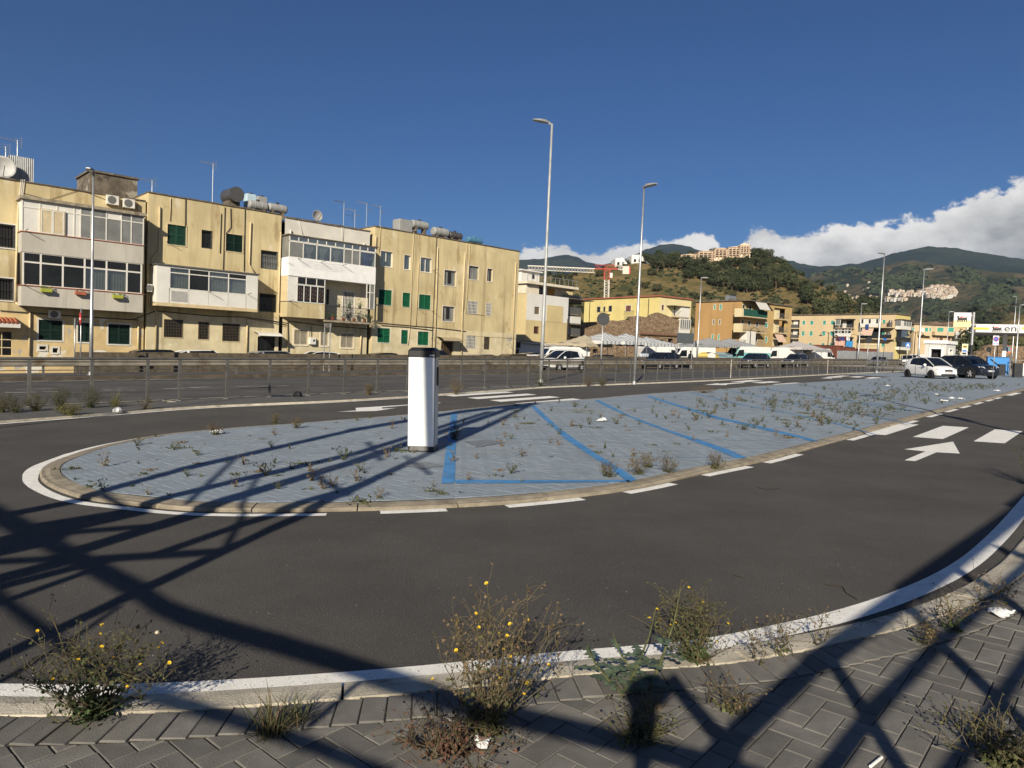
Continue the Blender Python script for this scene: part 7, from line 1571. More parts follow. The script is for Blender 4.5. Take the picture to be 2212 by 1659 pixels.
# ------------------------------------------------------------------ hills, mountains, trees
def terr_mat(name, grass, green, dark, rock, sc, thg=.5, hi=1.0):
    m = bpy.data.materials.new(name); m.use_nodes = True; N = m.node_tree.nodes; L = m.node_tree.links; b = N['Principled BSDF']; b.inputs['Roughness'].default_value = 1.0; b.inputs['Specular IOR Level'].default_value = .1
    co = N.new('ShaderNodeTexCoord')
    def noi(s, d=8, r=.6):
        n = N.new('ShaderNodeTexNoise'); n.inputs['Scale'].default_value = s; n.inputs['Detail'].default_value = d; n.inputs['Roughness'].default_value = r; L.new(co.outputs['Object'], n.inputs['Vector']); return n.outputs['Fac']
    def mix(f, a, c):
        n = N.new('ShaderNodeMix'); n.data_type = 'RGBA'; L.new(f, n.inputs[0])
        for i, x in ((6,a),(7,c)):
            if isinstance(x, tuple): n.inputs[i].default_value = (*x,1)
            else: L.new(x, n.inputs[i])
        return n.outputs[2]
    def rng(x, a, c):
        n = N.new('ShaderNodeMapRange'); n.interpolation_type = 'SMOOTHSTEP'; n.inputs['From Min'].default_value = a; n.inputs['From Max'].default_value = c; L.new(x, n.inputs[0]); return n.outputs[0]
    c = mix(rng(noi(sc*2.2), .38, .62), grass, green); c = mix(rng(noi(sc, 10, .68), thg, thg+.06), c, dark); c = mix(rng(noi(sc*3.1, 10, .7), .67, .72), c, rock); c = mix(rng(noi(sc*14, 6, .7), .52, .62), c, dark)
    L.new(c, b.inputs['Base Color']); bp = N.new('ShaderNodeBump'); bp.inputs['Distance'].default_value = 1.2/sc*.02; bp.inputs['Strength'].default_value = .8; L.new(noi(sc*9, 8, .65), bp.inputs['Height']); L.new(bp.outputs[0], b.inputs['Normal'])
    return m
def ridge(name, sil, Yc, Yb, mtl, nx=150, ny=40, amp=.12, z0=-2.0, back=.5, nsc=1.0, seed=0.0, p=1.25, xpad=None):
    """a ridge whose crest runs at depth Yc (a number or a function of x); front foot at Yb"""
    C = [atY(px, py, Yc) for px, py in sil]; C.sort(key=lambda q: q.x); xs0, xs1 = C[0].x, C[-1].x
    def crest(x):
        if x <= C[0].x: return C[0].z
        for a, b in zip(C, C[1:]):
            if a.x <= x <= b.x:
                t = (x-a.x)/max(1e-6,b.x-a.x); t = t*t*(3-2*t)*.5 + t*.5; return a.z + (b.z-a.z)*t
        return C[-1].z
    rows = []; V = []; nb = max(4, ny//4)
    for j in range(ny + nb + 1):
        t = j/ny
        for i in range(nx+1):
            x = xs0 + (xs1-xs0)*i/nx; zc = crest(x)
            if t <= 1: y = Yb + (Yc-Yb)*t; h = t**p
            else: y = Yc + (Yc-Yb)*(t-1)*2*back*2; h = 1 - ((t-1)*ny/nb)**1.4*.9
            env = math.sin(math.pi*min(1,t))**.7 if t <= 1 else 0
            q = Vector((x*nsc*.006, y*nsc*.006, seed)); nn = noise.fractal(q, .9, 2.1, 6)
            sp = 1 - abs(noise.noise(Vector((x*nsc*.003+seed, y*nsc*.0008, seed))))*2
            V.append((x, y, z0 + (zc-z0)*max(0, h) + (zc-z0)*amp*env*(nn*.8 + sp*.5) + (zc-z0)*.012*noise.fractal(q*7, .9, 2.1, 4)*(t>.05)))
    F_ = []
    for j in range(ny+nb):
        for i in range(nx): a = j*(nx+1)+i; F_.append((a, a+1, a+nx+2, a+nx+1))
    m = MB(); m.v = V; m.f = F_; o = struct(m.build(name, mtl, smooth=True)); return o, BVHTree.FromPolygons([Vector(v) for v in V], F_)
HILL = terr_mat('hill_scrub', (.185,.135,.06), (.105,.09,.036), (.045,.05,.022), (.26,.21,.14), .03, .60)
MTN_F = terr_mat('mountain_forest', (.030,.038,.026), (.022,.031,.021), (.013,.021,.017), (.055,.053,.042), .0024, .46)  # cloud shadow on these slopes is put into the darker forest colours
MTN_G = terr_mat('mountain_slopes', (.12,.09,.05), (.05,.052,.027), (.018,.026,.016), (.12,.10,.07), .0055, .52)
near_sil = [(900,640),(1000,625),(1090,612),(1130,600),(1190,592),(1250,590),(1290,580),(1330,567),(1370,560),(1410,562),(1450,562),(1490,566),(1520,562),(1560,553),(1610,548),(1640,551),(1665,560),(1690,573),(1720,595),(1750,622),(1780,648),(1810,668),(1850,690),(1900,712),(1960,740),(2050,762)]
hill, hill_bvh = ridge('near_hill', near_sil, 330, 185, HILL, 170, 46, .05, -3, .5, 2.0, 3.3, 1.05)
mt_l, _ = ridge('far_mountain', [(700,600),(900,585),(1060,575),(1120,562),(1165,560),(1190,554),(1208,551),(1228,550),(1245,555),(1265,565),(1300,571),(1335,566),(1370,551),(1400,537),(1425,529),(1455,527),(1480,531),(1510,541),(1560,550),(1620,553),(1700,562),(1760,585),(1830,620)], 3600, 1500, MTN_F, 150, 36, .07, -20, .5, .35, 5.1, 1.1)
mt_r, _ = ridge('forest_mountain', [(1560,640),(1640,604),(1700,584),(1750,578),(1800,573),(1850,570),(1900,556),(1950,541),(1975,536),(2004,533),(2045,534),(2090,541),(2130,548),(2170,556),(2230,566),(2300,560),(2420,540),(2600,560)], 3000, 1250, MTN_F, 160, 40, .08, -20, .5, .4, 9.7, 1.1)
mt_s, slope_bvh = ridge('mountain_spur', [(1600,740),(1680,665),(1725,611),(1740,602),(1775,588),(1800,580),(1825,586),(1850,593),(1880,590),(1905,578),(1940,566),(1965,563),(1990,570),(2030,584),(2080,597),(2140,606),(2212,612),(2300,615),(2450,625)], 1900, 620, MTN_G, 170, 48, .09, -8, .4, .8, 13.2, 1.0)
foot, foot_bvh = ridge('foothill', [(1800,745),(1900,738),(1960,722),(2020,705),(2060,690),(2090,679),(2120,672),(2150,670),(2180,672),(2212,668),(2260,660),(2350,655),(2450,660)], 640, 330, terr_mat('foothill_scrub', (.13,.092,.045), (.07,.066,.028), (.028,.034,.016), (.18,.13,.08), .018, .57), 120, 36, .06, -3, .5, 1.5, 21.0, 1.1)
rwall, _ = ridge('valley_side', [(2100,735),(2140,712),(2180,692),(2230,672),(2300,650),(2420,640)], 420, 300, HILL, 60, 24, .05, -2, .5, 2.0, 31.0, 1.1)

# ---- trees on the near hill
def leaf_crown(seed, n=420, rx=1.0, rz=.8, leaf=.17, clumps=14):
    r = random.Random(seed); m = MB(); cl = []
    for _ in range(clumps):
        a = r.uniform(0, 2*math.pi); h = r.uniform(-.5,1); q = math.sqrt(max(0, 1-h*h*.8)) * r.uniform(.35,.8); cl.append((Vector((math.cos(a)*q*rx, math.sin(a)*q*rx, h*rz*.75)), r.uniform(.26,.46)))
    for k in range(n):
        c, cr = cl[k % clumps]; d = Vector((r.gauss(0,1), r.gauss(0,1), r.gauss(0,1))).normalized(); p = c + Vector((d.x, d.y, d.z*.8)) * cr * r.uniform(.6,1.05)
        s = leaf * r.uniform(.6,1.3); u = Vector((r.gauss(0,1), r.gauss(0,1), r.gauss(0,1))).normalized(); v = d.cross(u).normalized()*s; u = v.cross(d).normalized()*s
        u = (u + d*s*r.uniform(-.5,.5)); m.add([p-u*.5, p+v*.45, p+u*.6, p-v*.45], [(0,1,2,3)])
    return m
LEAFD = mat('evergreen_leaf', (.030,.040,.016), .9, var=.4, vs=2, island=.3); LEAFM = mat('olive_leaf', (.055,.062,.026), .9, var=.4, vs=2, island=.3); BARK = mat('bark', (.08,.06,.04), .95)
crowns = [leaf_crown(100+k, 1000, leaf=.12, clumps=20).mesh('crown', LEAFD if k < 4 else LEAFM) for k in range(7)]
trunk_me = MB().tube([(0,0,-.3),(.04,0,.4),(0,.05,.9),(.06,0,1.3)], [.12,.1,.08,.04], 6)
for a in (0,2.1,4.2): trunk_me.tube([(0,.02,.6),(.35*math.cos(a),.35*math.sin(a),1.1),(.55*math.cos(a),.55*math.sin(a),1.35)], [.06,.04,.02], 5)
trunk_me = trunk_me.mesh('trunk', BARK)
def hill_tree(p, s, k, label, group, name='hill_tree', squash=1.0):
    t = bpy.data.objects.new(name, None); COL.objects.link(t); t.matrix_world = Matrix.Translation(p) @ Matrix.Rotation(rnd.uniform(0,6.28), 4, 'Z') @ Matrix.Diagonal((s, s, s*squash, 1)); tag(t, label, 'tree', group)
    c = obj('crown', crowns[k], t, Matrix.Translation((0,0,1.15))); obj('trunk', trunk_me, t)
def cast(bvh, px, py):
    d = ray(px, py); h = bvh.ray_cast(Vector((0,0,EYE)), d.normalized()); return h[0]
rt = random.Random(11)
def in_wood(px, py):
    """dense dark wood of the crown of the hill"""
    top = 552 + max(0, (px-1640))*.95 if px > 1640 else 552
    lim = 600 + 38*math.sin((px-1470)/130) if px < 1690 else 612 + (px-1690)*.85
    return 1395 < px < 1840 and py < lim and py > top - 14
n_ = 0
for _ in range(2500):
    if n_ >= 165: break
    px, py = rt.uniform(1395,1835), rt.uniform(540,700)
    if not in_wood(px, py): continue
    p = cast(hill_bvh, px, py)
    if p is None: continue
    s = rt.uniform(2.2,3.6); hill_tree(p - Vector((0,0,.3*s)), s, rt.randrange(0,5), 'dark evergreen tree in the dense wood on the hill crown', 'trees of the hill crown wood'); n_ += 1
n_ = 0
for _ in range(3000):
    if n_ >= 120: break
    px, py = rt.uniform(1130,1800), rt.uniform(575,720)
    if in_wood(px, py): continue
    left = px < 1260
    if not left and rt.random() < .62: continue
    p = cast(hill_bvh, px, py)
    if p is None: continue
    s = rt.uniform(1.1,2.6); hill_tree(p - Vector((0,0,.3*s)), s, rt.randrange(2,7), 'single bush or small tree on the dry grass slope of the hill', 'scattered trees on the hill slope', squash=.8); n_ += 1
# crest trees against the sky
for px in (1478,1493,1507,1520,1545,1556,1570,1584,1596,1608,1620,1633,1646,1658,1668,1680,1692,1703,1714,1726,1738,1748,1758,1768,1422,1410,1398,1388,1435,1450,1463):
    i = min(range(len(near_sil)), key=lambda q: abs(near_sil[q][0]-px)); 
    yy = next(a[1] + (b[1]-a[1])*(px-a[0])/(b[0]-a[0]) for a, b in zip(near_sil, near_sil[1:]) if a[0] <= px <= b[0])
    p = atY(px, yy+4, 326); s = rt.uniform(2.2,3.4); hill_tree(p - Vector((0,0,1.6+.2*s)), s, rt.randrange(0,4), 'tree on the skyline of the hill crown', 'trees on the hill skyline')
# belt of bushes at the foot of the valley
n_ = 0
for _ in range(900):
    if n_ >= 70: break
    px, py = rt.uniform(1790,2215), rt.uniform(655,735); p = cast(foot_bvh, px, py) if px > 1900 else cast(hill_bvh, px, py)
    if p is None: continue
    s = rt.uniform(1.8,4.2) * (1.6 if px > 1900 else 1); hill_tree(p - Vector((0,0,.3*s)), s, rt.randrange(1,7), 'bush on the dry foothill behind the filling station' if px > 1900 else 'bush at the right foot of the hill', 'bushes on the foothill'); n_ += 1
# big shrubs behind the station
for px, Y, s, lab in ((2088,112,3.6,'dense dark shrub behind the price totem'),(2104,112,4.2,'large rounded shrub below the canopy edge'),(2122,114,4.2,'broad shrub above the stone wall remnant'),(2142,114,3.8,'dark shrub behind the no parking sign'),(2165,116,3.2,'yellowish shrub behind the blue crossing sign'),(2187,116,3.2,'shrub at the right end of the stone wall remnant'),(1735,160,2.6,'small tree beside the blue tarp house')):
    p = on_px(px, Y, -.3); hill_tree(p, s*.78, rt.randrange(2,7), lab, 'shrubs behind the filling station', 'shrub')
# ---- far woods on the mountain slopes: one mass of tree clumps
def wood(name, bvh, n, box, smin, smax, label, seed):
    r = random.Random(seed); m = MB(); k = 0
    for _ in range(n*6):
        if k >= n: break
        px, py = r.uniform(box[0], box[1]), r.uniform(box[2], box[3])
        if noise.noise(Vector((px*.016, py*.03, seed))) < .02: continue
        if name == 'spur_wood' and ((1985 < px < 2070 and 616 < py < 652) or (1908 < px < 1992 and 626 < py < 656)): continue
        p = cast(bvh, px, py)
        if p is None: continue
        s = r.uniform(smin, smax); k += 1
        for _ in range(7):
            d = Vector((r.gauss(0,1), r.gauss(0,1), abs(r.gauss(0,1)))).normalized(); c = p + Vector((d.x*s, d.y*s, d.z*s*.7)); u = Vector((r.gauss(0,1), r.gauss(0,1), r.gauss(0,1))).normalized(); v = d.cross(u).normalized()*s*.8; u = v.cross(d)
            m.add([c-u, c+v, c+u, c-v], [(0,1,2,3)])
    o = m.build(name, LEAFD); tag(o, label, 'wood', kind='stuff')
wood('spur_wood', slope_bvh, 2600, (1700,2215,575,735), 3, 8, 'scattered far trees and scrub on the mountain spur', 3); wood('hill_scrub', hill_bvh, 900, (1120,1800,560,720), .35,.9, 'low scrub on the dry near hill', 8); wood('foothill_scrub', foot_bvh, 500, (1900,2215,668,740), .8, 2.2, 'low scrub on the foothill', 9)
# ---- houses on the hill and the far village
def terrace_house():
    t = None
    segs = [(1470,1510,566,547),(1508,1545,558,540),(1543,1575,551,534),(1572,1603,545,531),(1598,1621,548,527)]
    WPK = mat('pink_house', (.62,.48,.35), .9, var=.05)
    for k, (x0, x1, yb, yt) in enumerate(segs):
        Y = 318 - k*2.2; a, b = atY(x0, yt+15, Y), atY(x1, yt+15, Y); zt = atY((x0+x1)/2, yt+4, Y).z; L_ = b.x-a.x; h = zt-a.z
        t = thing('terrace_house', ['lowest pink terrace house on the hill ridge','second pink terrace house up the hill ridge','middle pink terrace house on the hill ridge','fourth pink terrace house up the hill ridge','pink gable house at the top of the hill ridge'][k], 'building', (a.x, Y, a.z-3), 0, 'stepped pink terrace on the hill', lean=False); h += 3
        zf = [h*.45, h*.75]
        wall_open(MB(), 0, L_, 0, h, [(u, u+L_/9, z, z+h*.14) for z in zf for u in [L_*(q+.3)/5 for q in range(5)]]).build('wall', WPK, t); MB().box(0, L_, .25, 9, 0, h-.02).build('body', WPK, t); MB().extr([(-.3,h),(L_*.35,h+1.2),(L_+.2,h)] if k == 4 else [(-.3,h),(L_*.5,h+.5),(L_+.2,h+.15)], -.6, 9.4).build('roof', mat('hill_roof', (.6,.48,.36), .9), t)
        for z in zf: MB().box(0, L_, -1.0, .0, z-.2, z).build('balcony_floor', WPK, t); MB().box(.2, L_-.2, -.05, -.005, z+.1, z+h*.15).build('loggia_shade_sheet', DARKIN, t)  # dark sheet along each floor paints the loggia's shade on the wall
        for q in range(4): MB().box(L_*q/4+.1, L_*q/4+.35, -1.0, 0, h*.3, h-.1).build('partition', WPK, t)
terrace_house()
for k, (x0, x1, yb, yt, lab) in enumerate(((1329,1362,572,556,'smaller white stepped house on the hill shoulder'),(1364,1404,567,549,'larger white stepped house on the hill shoulder'))):
    Y = 322; a, b = atY(x0, yb+5, Y), atY(x1, yb+5, Y); h = atY(x0, yt, Y).z - a.z + 3; L_ = b.x-a.x; t = thing('hill_house', lab, 'building', (a.x, Y, a.z-3), R(4), 'white houses on the hill', lean=False); HWm = mat('hill_white', (.62,.61,.58), .9)
    MB().extr([(0,0),(L_,0),(L_,h*.55),(L_*.8,h*.72),(L_*.72,h*.72),(L_*.5,h),(0,h-.5)], 0, 10).build('wall', HWm, t)
    for q in range(3): MB().box(L_*.5+q*L_*.12, L_*.56+q*L_*.12+.8, -.05, -.004, h*.4, h*.58-q*.3).build('window', DARKIN, t); MB().box(L_*.12+q*2.2, L_*.12+q*2.2+1.1, -.06, -.005, h*.55, h*.72).build('window', DARKIN, t)
    for z in (.38,.62): MB().box(L_*.45, L_*.95 if z < .5 else L_*.75, -1.4, .0, h*z-.2, h*z).build('balcony_floor', HWm, t)
VH = [mat('village_cream', (.52,.46,.36), .9), mat('village_pink', (.5,.40,.32), .9), mat('village_white', (.55,.53,.48), .9)]
def vh_mesh(k):
    m = MB().box(-.5,.5,-.5,.5,-.6,.7); return m.mesh('wall', VH[k])
vw = [vh_mesh(k) for k in range(3)]; vr = MB().extr([(-.56,.7),(0,1.0),(.56,.7)], -.55, .55).mesh('roof', mat('village_roof', (.36,.28,.21), .9)); vwin = MB().box(-.3,-.12,-.52,-.501,.1,.4).box(.12,.3,-.52,-.501,.1,.4).mesh('windows', DARKIN)
def village(n, fn, label, group, smin, smax, seed):
    r = random.Random(seed); k = 0
    for _ in range(n*30):
        if k >= n: break
        px, py = fn(r); p = cast(slope_bvh, px, py)
        if p is None: continue
        s = r.uniform(smin, smax); t = bpy.data.objects.new('village_house', None); COL.objects.link(t); t.matrix_world = Matrix.Translation(p + Vector((0,0,s*.3))) @ Matrix.Rotation(r.uniform(-.5,.5), 4, 'Z') @ Matrix.Diagonal((s*r.uniform(.9,1.6), s, s*r.uniform(.8,1.2), 1)); tag(t, label, 'building', group)
        obj('wall', vw[r.randrange(3)], t); obj('roof', vr, t); obj('window', vwin, t); k += 1
def blob(cx, cy, rx, ry):
    def f(r):
        a = r.uniform(0, 6.283); q = math.sqrt(r.random()); return cx + rx*q*math.cos(a), cy + ry*q*math.sin(a)
    return f
village(150, blob(2031,634,34,14), 'small pale house in the dense mountain village', 'houses of the mountain village', 3.6, 5.6, 1); village(46, lambda r: (r.uniform(1916,1990), 636 + r.uniform(-5,3) + (r.random() < .5)*2), 'pale house in the row leading to the mountain village', 'houses along the mountain road', 3.5, 6, 2); village(14, lambda r: (r.uniform(1916,1957), 650 + r.uniform(-1.5,1.5)), 'house in the lower mountain row', 'lower row of mountain houses', 3.5, 6, 4); village(26, lambda r: (r.uniform(1740,1900), r.uniform(612,660)), 'lone pale farmhouse on the mountain spur', 'scattered mountain farmhouses', 3, 5, 5)
# masts on the far summit
for k, px in enumerate((1420,1428,1437,1446)):
    p = atY(px, 529, 3595); t = thing('summit_mast', ['thin radio mast on the far summit','tallest radio mast on the far summit','radio mast beside the tallest on the summit','short radio mast at the summit edge'][k], 'mast', p, 0, 'radio masts on the far summit', lean=False); h = (22,38,28,18)[k]; MB().tube([(0,0,-8),(0,0,h)], [1.0,.5], 6).build('mast_pole', GALV, t); MB().bar((-3,0,h*.7),(3,0,h*.7),.8).build('antenna_arm', GALV, t)
# ------------------------------------------------------------------ weeds, litter
WGREEN = mat('weed_green', (.036,.055,.017), .8, var=.35, vs=30, island=.35); WDRY = mat('weed_dry', (.125,.088,.045), .9, var=.3, vs=30, island=.3); WSTEM = mat('weed_stem', (.085,.068,.034), .85, var=.3, vs=30); WOLIVE = mat('weed_olive', (.060,.064,.022), .85, var=.35, vs=30, island=.3); WYG = mat('grass_yellow_green', (.13,.13,.035), .85, var=.3, vs=30, island=.3)
FLOW = mat('yellow_petal', (.72,.48,.02), .7, var=.15); THG = mat('thistle_leaf', (.075,.105,.065), .75, var=.25, vs=30, island=.2)
def blade(m, p, d, l, w, droop=.3, n=3):
    d = Vector(d).normalized(); s = d.cross(Vector((0,0,1))); s = s.normalized() if s.length > .01 else Vector((1,0,0)); b = len(m.v)
    for k in range(n+1):
        t = k/n; q = Vector(p) + d*l*t - Vector((0,0,1))*droop*l*t*t; ww = w*(1-t)**.7*(.5 if k == 0 else 1)
        if k < n: m.v += [tuple(q - s*ww/2), tuple(q + s*ww/2)]
        else: m.v.append(tuple(q))
    for k in range(n-1): m.f.append((b+2*k, b+2*k+1, b+2*k+3, b+2*k+2))
    m.f.append((b+2*n-2, b+2*n-1, b+2*n))
def leaf(m, p, r, s):
    a = Vector((r.gauss(0,1), r.gauss(0,1), r.gauss(0,.6))).normalized()*s; b = a.cross(Vector((r.gauss(0,1), r.gauss(0,1), r.gauss(0,1)))).normalized()*s*.42
    m.add([p, p+a*.5+b, p+a, p+a*.5-b], [(0,1,2,3)])
def weed_rosette(seed, mtl):
    r = random.Random(seed); m = MB()
    for k in range(r.randint(7,12)):
        a = r.uniform(0,6.28); blade(m, (0,0,0), (math.cos(a), math.sin(a), r.uniform(.3,1.2)), r.uniform(.04,.085), r.uniform(.011,.018), .35)
    return m.mesh('weed', mtl)
def weed_sprig(seed, mtl, H=.13):
    r = random.Random(seed); m = MB()
    for k in range(r.randint(4,8)):
        a = r.uniform(0,6.28); d = Vector((math.cos(a)*r.uniform(.2,.9), math.sin(a)*r.uniform(.2,.9), 1)).normalized(); h = H*r.uniform(.5,1.1); P = [Vector((0,0,0)), d*h*.5 + Vector((0,0,.01)), d*h + Vector((r.gauss(0,.02), r.gauss(0,.02), 0))]
        m.tube(P, [.0028,.002,.001], 3, False)
        for _ in range(r.randint(6,11)):
            t = r.uniform(.1,1); leaf(m, P[0].lerp(P[2], t), r, r.uniform(.012,.026))
        if r.random() < .6: q = P[1] + Vector((r.gauss(0,.05), r.gauss(0,.05), .06)); m.tube([P[1], q], .0012, 3, False); leaf(m, q, r, .02); leaf(m, q, r, .02)
    return m.mesh('weed', mtl)
def weed_mat(seed, mtl):
    r = random.Random(seed); m = MB()
    for k in range(60):
        a = r.uniform(0,6.28); q = abs(r.gauss(0,.07)); p = Vector((math.cos(a)*q, math.sin(a)*q, .004)); leaf(m, p, r, r.uniform(.015,.03)); 
        if k % 4 == 0: blade(m, p, (r.gauss(0,1), r.gauss(0,1), .8), r.uniform(.03,.07), .006)
    m.add([(-.02,-.02,.002),(.02,-.02,.002),(0,.02,.002)], [(0,1,2)])
    return m.mesh('weed', mtl)
SMALL = [('leafy green weed between the painted pavers', [weed_rosette(k, WGREEN) for k in range(3)] + [weed_rosette(9, WOLIVE)]), ('dry branching weed between the painted pavers', [weed_sprig(k+20, WDRY) for k in range(3)] + [weed_sprig(k+30, WOLIVE) for k in range(2)]), ('low creeping weed in the painted paver joints', [weed_mat(k+40, WOLIVE) for k in range(2)] + [weed_mat(44, WDRY)])]
rw = random.Random(21); allw = []
def try_weed(px, py, force=None):
    p = G(px, py, ISZ)
    if not inside(Vector((p.x, p.y)), ring_k1_poly): return
    k = force if force is not None else rw.choices((0,1,2), (.25,.5,.25))[0]
    allw.append((p, k, rw.uniform(.6,1.4)))
ring_k1_poly = isl_poly
for _ in range(520): try_weed(rw.uniform(130,1150), rw.uniform(900,1085))
for _ in range(260): try_weed(rw.uniform(1100,1800), rw.uniform(860,1010))
allw2 = []
for _ in range(430):
    y = rw.uniform(828,945); x = 1500 + rw.uniform(0,620); 
    if noise.noise(Vector((x*.012, y*.05, 2.0))) > -.12: try_weed(x, y)
rw.shuffle(allw); near = [w for w in allw if w[0].y < 14]; far_ = [w for w in allw if w[0].y >= 14]
sel = near[:118] + far_[:170]
for p, k, s in sel:
    lab, ms = SMALL[k]; me = rw.choice(ms); o = bpy.data.objects.new('weed', me); COL.objects.link(o); o.matrix_world = Matrix.Translation(p) @ Matrix.Rotation(rw.uniform(0,6.28), 4, 'Z') @ Matrix.Scale(s*(1.0 if p.y < 14 else 1.1), 4); tag(o, lab, 'weed', lab.split(' weed')[0] + ' weeds of the island')
def joined_weeds(lst, name, label):
    m = MB()
    for p, k, s in lst:
        me = rw.choice(SMALL[k][1]); M = Matrix.Translation(p) @ Matrix.Rotation(rw.uniform(0,6.28), 4, 'Z') @ Matrix.Scale(s*.95, 4); m.add([M @ v.co for v in me.vertices], [tuple(f.vertices) for f in me.polygons])
    tag(m.build(name, WOLIVE), label, 'weeds', kind='stuff')
extra = []
for _ in range(1500):
    t = rw.uniform(17,50); n = 4.6 + abs(rw.gauss(0,2.6)); p = pp(t, n, ISZ)
    if n < 12.5 and noise.noise(Vector((p.x*.25, p.y*.25, 5))) > -.15 and inside(Vector((p.x,p.y)), isl_poly): extra.append((p, rw.choices((0,1,2),(.2,.6,.2))[0], rw.uniform(.6,1.3)))
joined_weeds(extra[:560] + far_[170:300], 'weed_cover', 'thick cover of dry weeds on the far part of the island')

def bush(label, base, H, W, n, seed, leafm=WGREEN, tipm=WDRY, flowers=6, dens=1.0, name='wild_plant', lean=(0,0), group=None):
    r = random.Random(seed); t = thing(name, label, 'plant', base, r.uniform(0,6), group, lean=False); st = MB(); lf = MB(); tp = MB(); tips = []
    for k in range(n):
        a = r.uniform(0,6.283); q = math.sqrt(r.random()); d = Vector((math.cos(a)*q*W/2 + lean[0], math.sin(a)*q*W/2 + lean[1], 0)); h = H*(1 - .45*q*q)*r.uniform(.65,1.05)
        P = [Vector((r.gauss(0,.02), r.gauss(0,.02), 0)), d*.45 + Vector((r.gauss(0,.02), r.gauss(0,.02), h*.38)), d*.85 + Vector((r.gauss(0,.02), r.gauss(0,.02), h*.75)), d + Vector((r.gauss(0,.03), r.gauss(0,.03), h))]
        st.tube(P, [.003,.0022,.0015,.0008], 3, False); tips.append(P[3])
        for _ in range(int(26*dens)):
            u = r.random()**2.0; i = min(2, int(u*3)); p = P[i].lerp(P[i+1], u*3-i); leaf(lf if u < .62 else tp, p + Vector((r.gauss(0,.02), r.gauss(0,.02), r.gauss(0,.015))), r, r.uniform(.010,.030)*(1.15-.55*u))
        for _ in range(r.randint(4,8)):
            u = r.uniform(.3,.97); i = min(2, int(u*3)); p = P[i].lerp(P[i+1], u*3-i); e = p + Vector((r.gauss(0,.06), r.gauss(0,.06), abs(r.gauss(.06,.04)))); st.tube([p, (p+e)/2 + Vector((r.gauss(0,.01), r.gauss(0,.01), .01)), e], [.0016,.0012,.0008], 3, False); tips.append(e)
            for _ in range(2): leaf(tp, p.lerp(e, r.random()), r, r.uniform(.007,.016))
    for e in tips:
        leaf(tp, e, r, .013)
    st.build('stems', WSTEM, t); lf.build('leaves', leafm, t)['kind'] = 'stuff'; tp.build('seed_heads', tipm, t)['kind'] = 'stuff'
    for e in r.sample(tips, min(flowers, len(tips))):
        m = MB(); nrm = Vector((r.gauss(0,.5), -.6 + r.gauss(0,.3), 1)).normalized(); u = nrm.orthogonal().normalized(); v = nrm.cross(u); R_ = r.uniform(.006,.009)
        for k in range(9):
            a = k/9*6.283; d = (u*math.cos(a) + v*math.sin(a)); s = nrm.cross(d); c = e + nrm*.006; m.add([c + d*.003, c + d*R_*.7 + s*.004, c + d*R_ + nrm*.003, c + d*R_*.7 - s*.004], [(0,1,2,3)])
        m.lathe([(.003,0),(.0035,.002),(.001,.003)], 6, 'Z', tuple(e + nrm*.006)); m.build('flower', FLOW, t)
    return t
def tuft(label, base, H, W, n, seed, m1=WOLIVE, name='grass_tuft', group=None):
    r = random.Random(seed); t = thing(name, label, 'grass', base, 0, group, lean=False); m = MB(); m2 = MB()
    for k in range(n):
        a = r.uniform(0,6.283); q = r.uniform(.15,1); p = (r.gauss(0,W*.08), r.gauss(0,W*.08), 0); blade(m if r.random() < .75 else m2, p, (math.cos(a)*q, math.sin(a)*q, r.uniform(.5,1.5)), H*r.uniform(.5,1.15), .0055, r.uniform(.2,.8), 4)
    m.build('blades', m1, t); m2.build('dry_blades', WDRY, t)
def thistle(label, base, H, seed):
    r = random.Random(seed); t = thing('thistle', label, 'plant', base, 0, lean=False); st = MB(); lf = MB()
    for s, (ex, ey) in enumerate(((.16,.10),(-.16,.06))):
        h = H*(1 if s == 0 else .55); P = [Vector((0,0,0)), Vector((ex*.4,ey*.3,h*.3)), Vector((ex*.8,ey*.8,h*.65)), Vector((ex,ey,h))]; st.tube(P, [.007,.006,.004,.002], 5)
        for k in range(8 if s == 0 else 7):
            u = (k+.6)/9*(.62 if s == 0 else 1); i = min(2, int(u*3)); p = P[i].lerp(P[i+1], u*3-i); a = k*2.4 + r.uniform(-.3,.3); d = Vector((math.cos(a), math.sin(a), .3)).normalized(); side = d.cross(Vector((0,0,1))).normalized(); L_ = r.uniform(.09,.15); n = 6
            for j in range(n):   # toothed lobes on both sides of the midrib
                q = p + d*L_*j/n - Vector((0,0,.25*L_*(j/n)**2)); q2 = p + d*L_*(j+1)/n - Vector((0,0,.25*L_*((j+1)/n)**2)); w = L_*.28*(1 if j % 2 else .55)*(1-j/n*.4)
                lf.add([q, q2, q2 + side*w*.6, q + side*w], [(0,1,2,3)]); lf.add([q, q2, q2 - side*w*.6, q - side*w], [(3,2,1,0)])
    st.build('stems', WOLIVE, t); lf.build('leaves', THG, t)
KZ = .05
bush('green bushy weed with yellow flowers on the near kerb, lone clump by the big shadow', G(205,1548,KZ), .40, .60, 42, 1, WGREEN, WOLIVE, 14, 1.2)
bush('largest brown and green weed clump with yellow flowers beside the thistle', G(1050,1585,KZ), .62, .66, 46, 2, WOLIVE, WDRY, 18, .7, lean=(.02,.08)); bush('sprawling dry red-brown weed lying on the pavers below the largest clump', G(985,1622,KZ), .10, .55, 24, 3, mat('weed_rust', (.09,.045,.028), .9, var=.3, vs=30, island=.3), mat('weed_rust', (.09,.045,.028)), 0, .7)
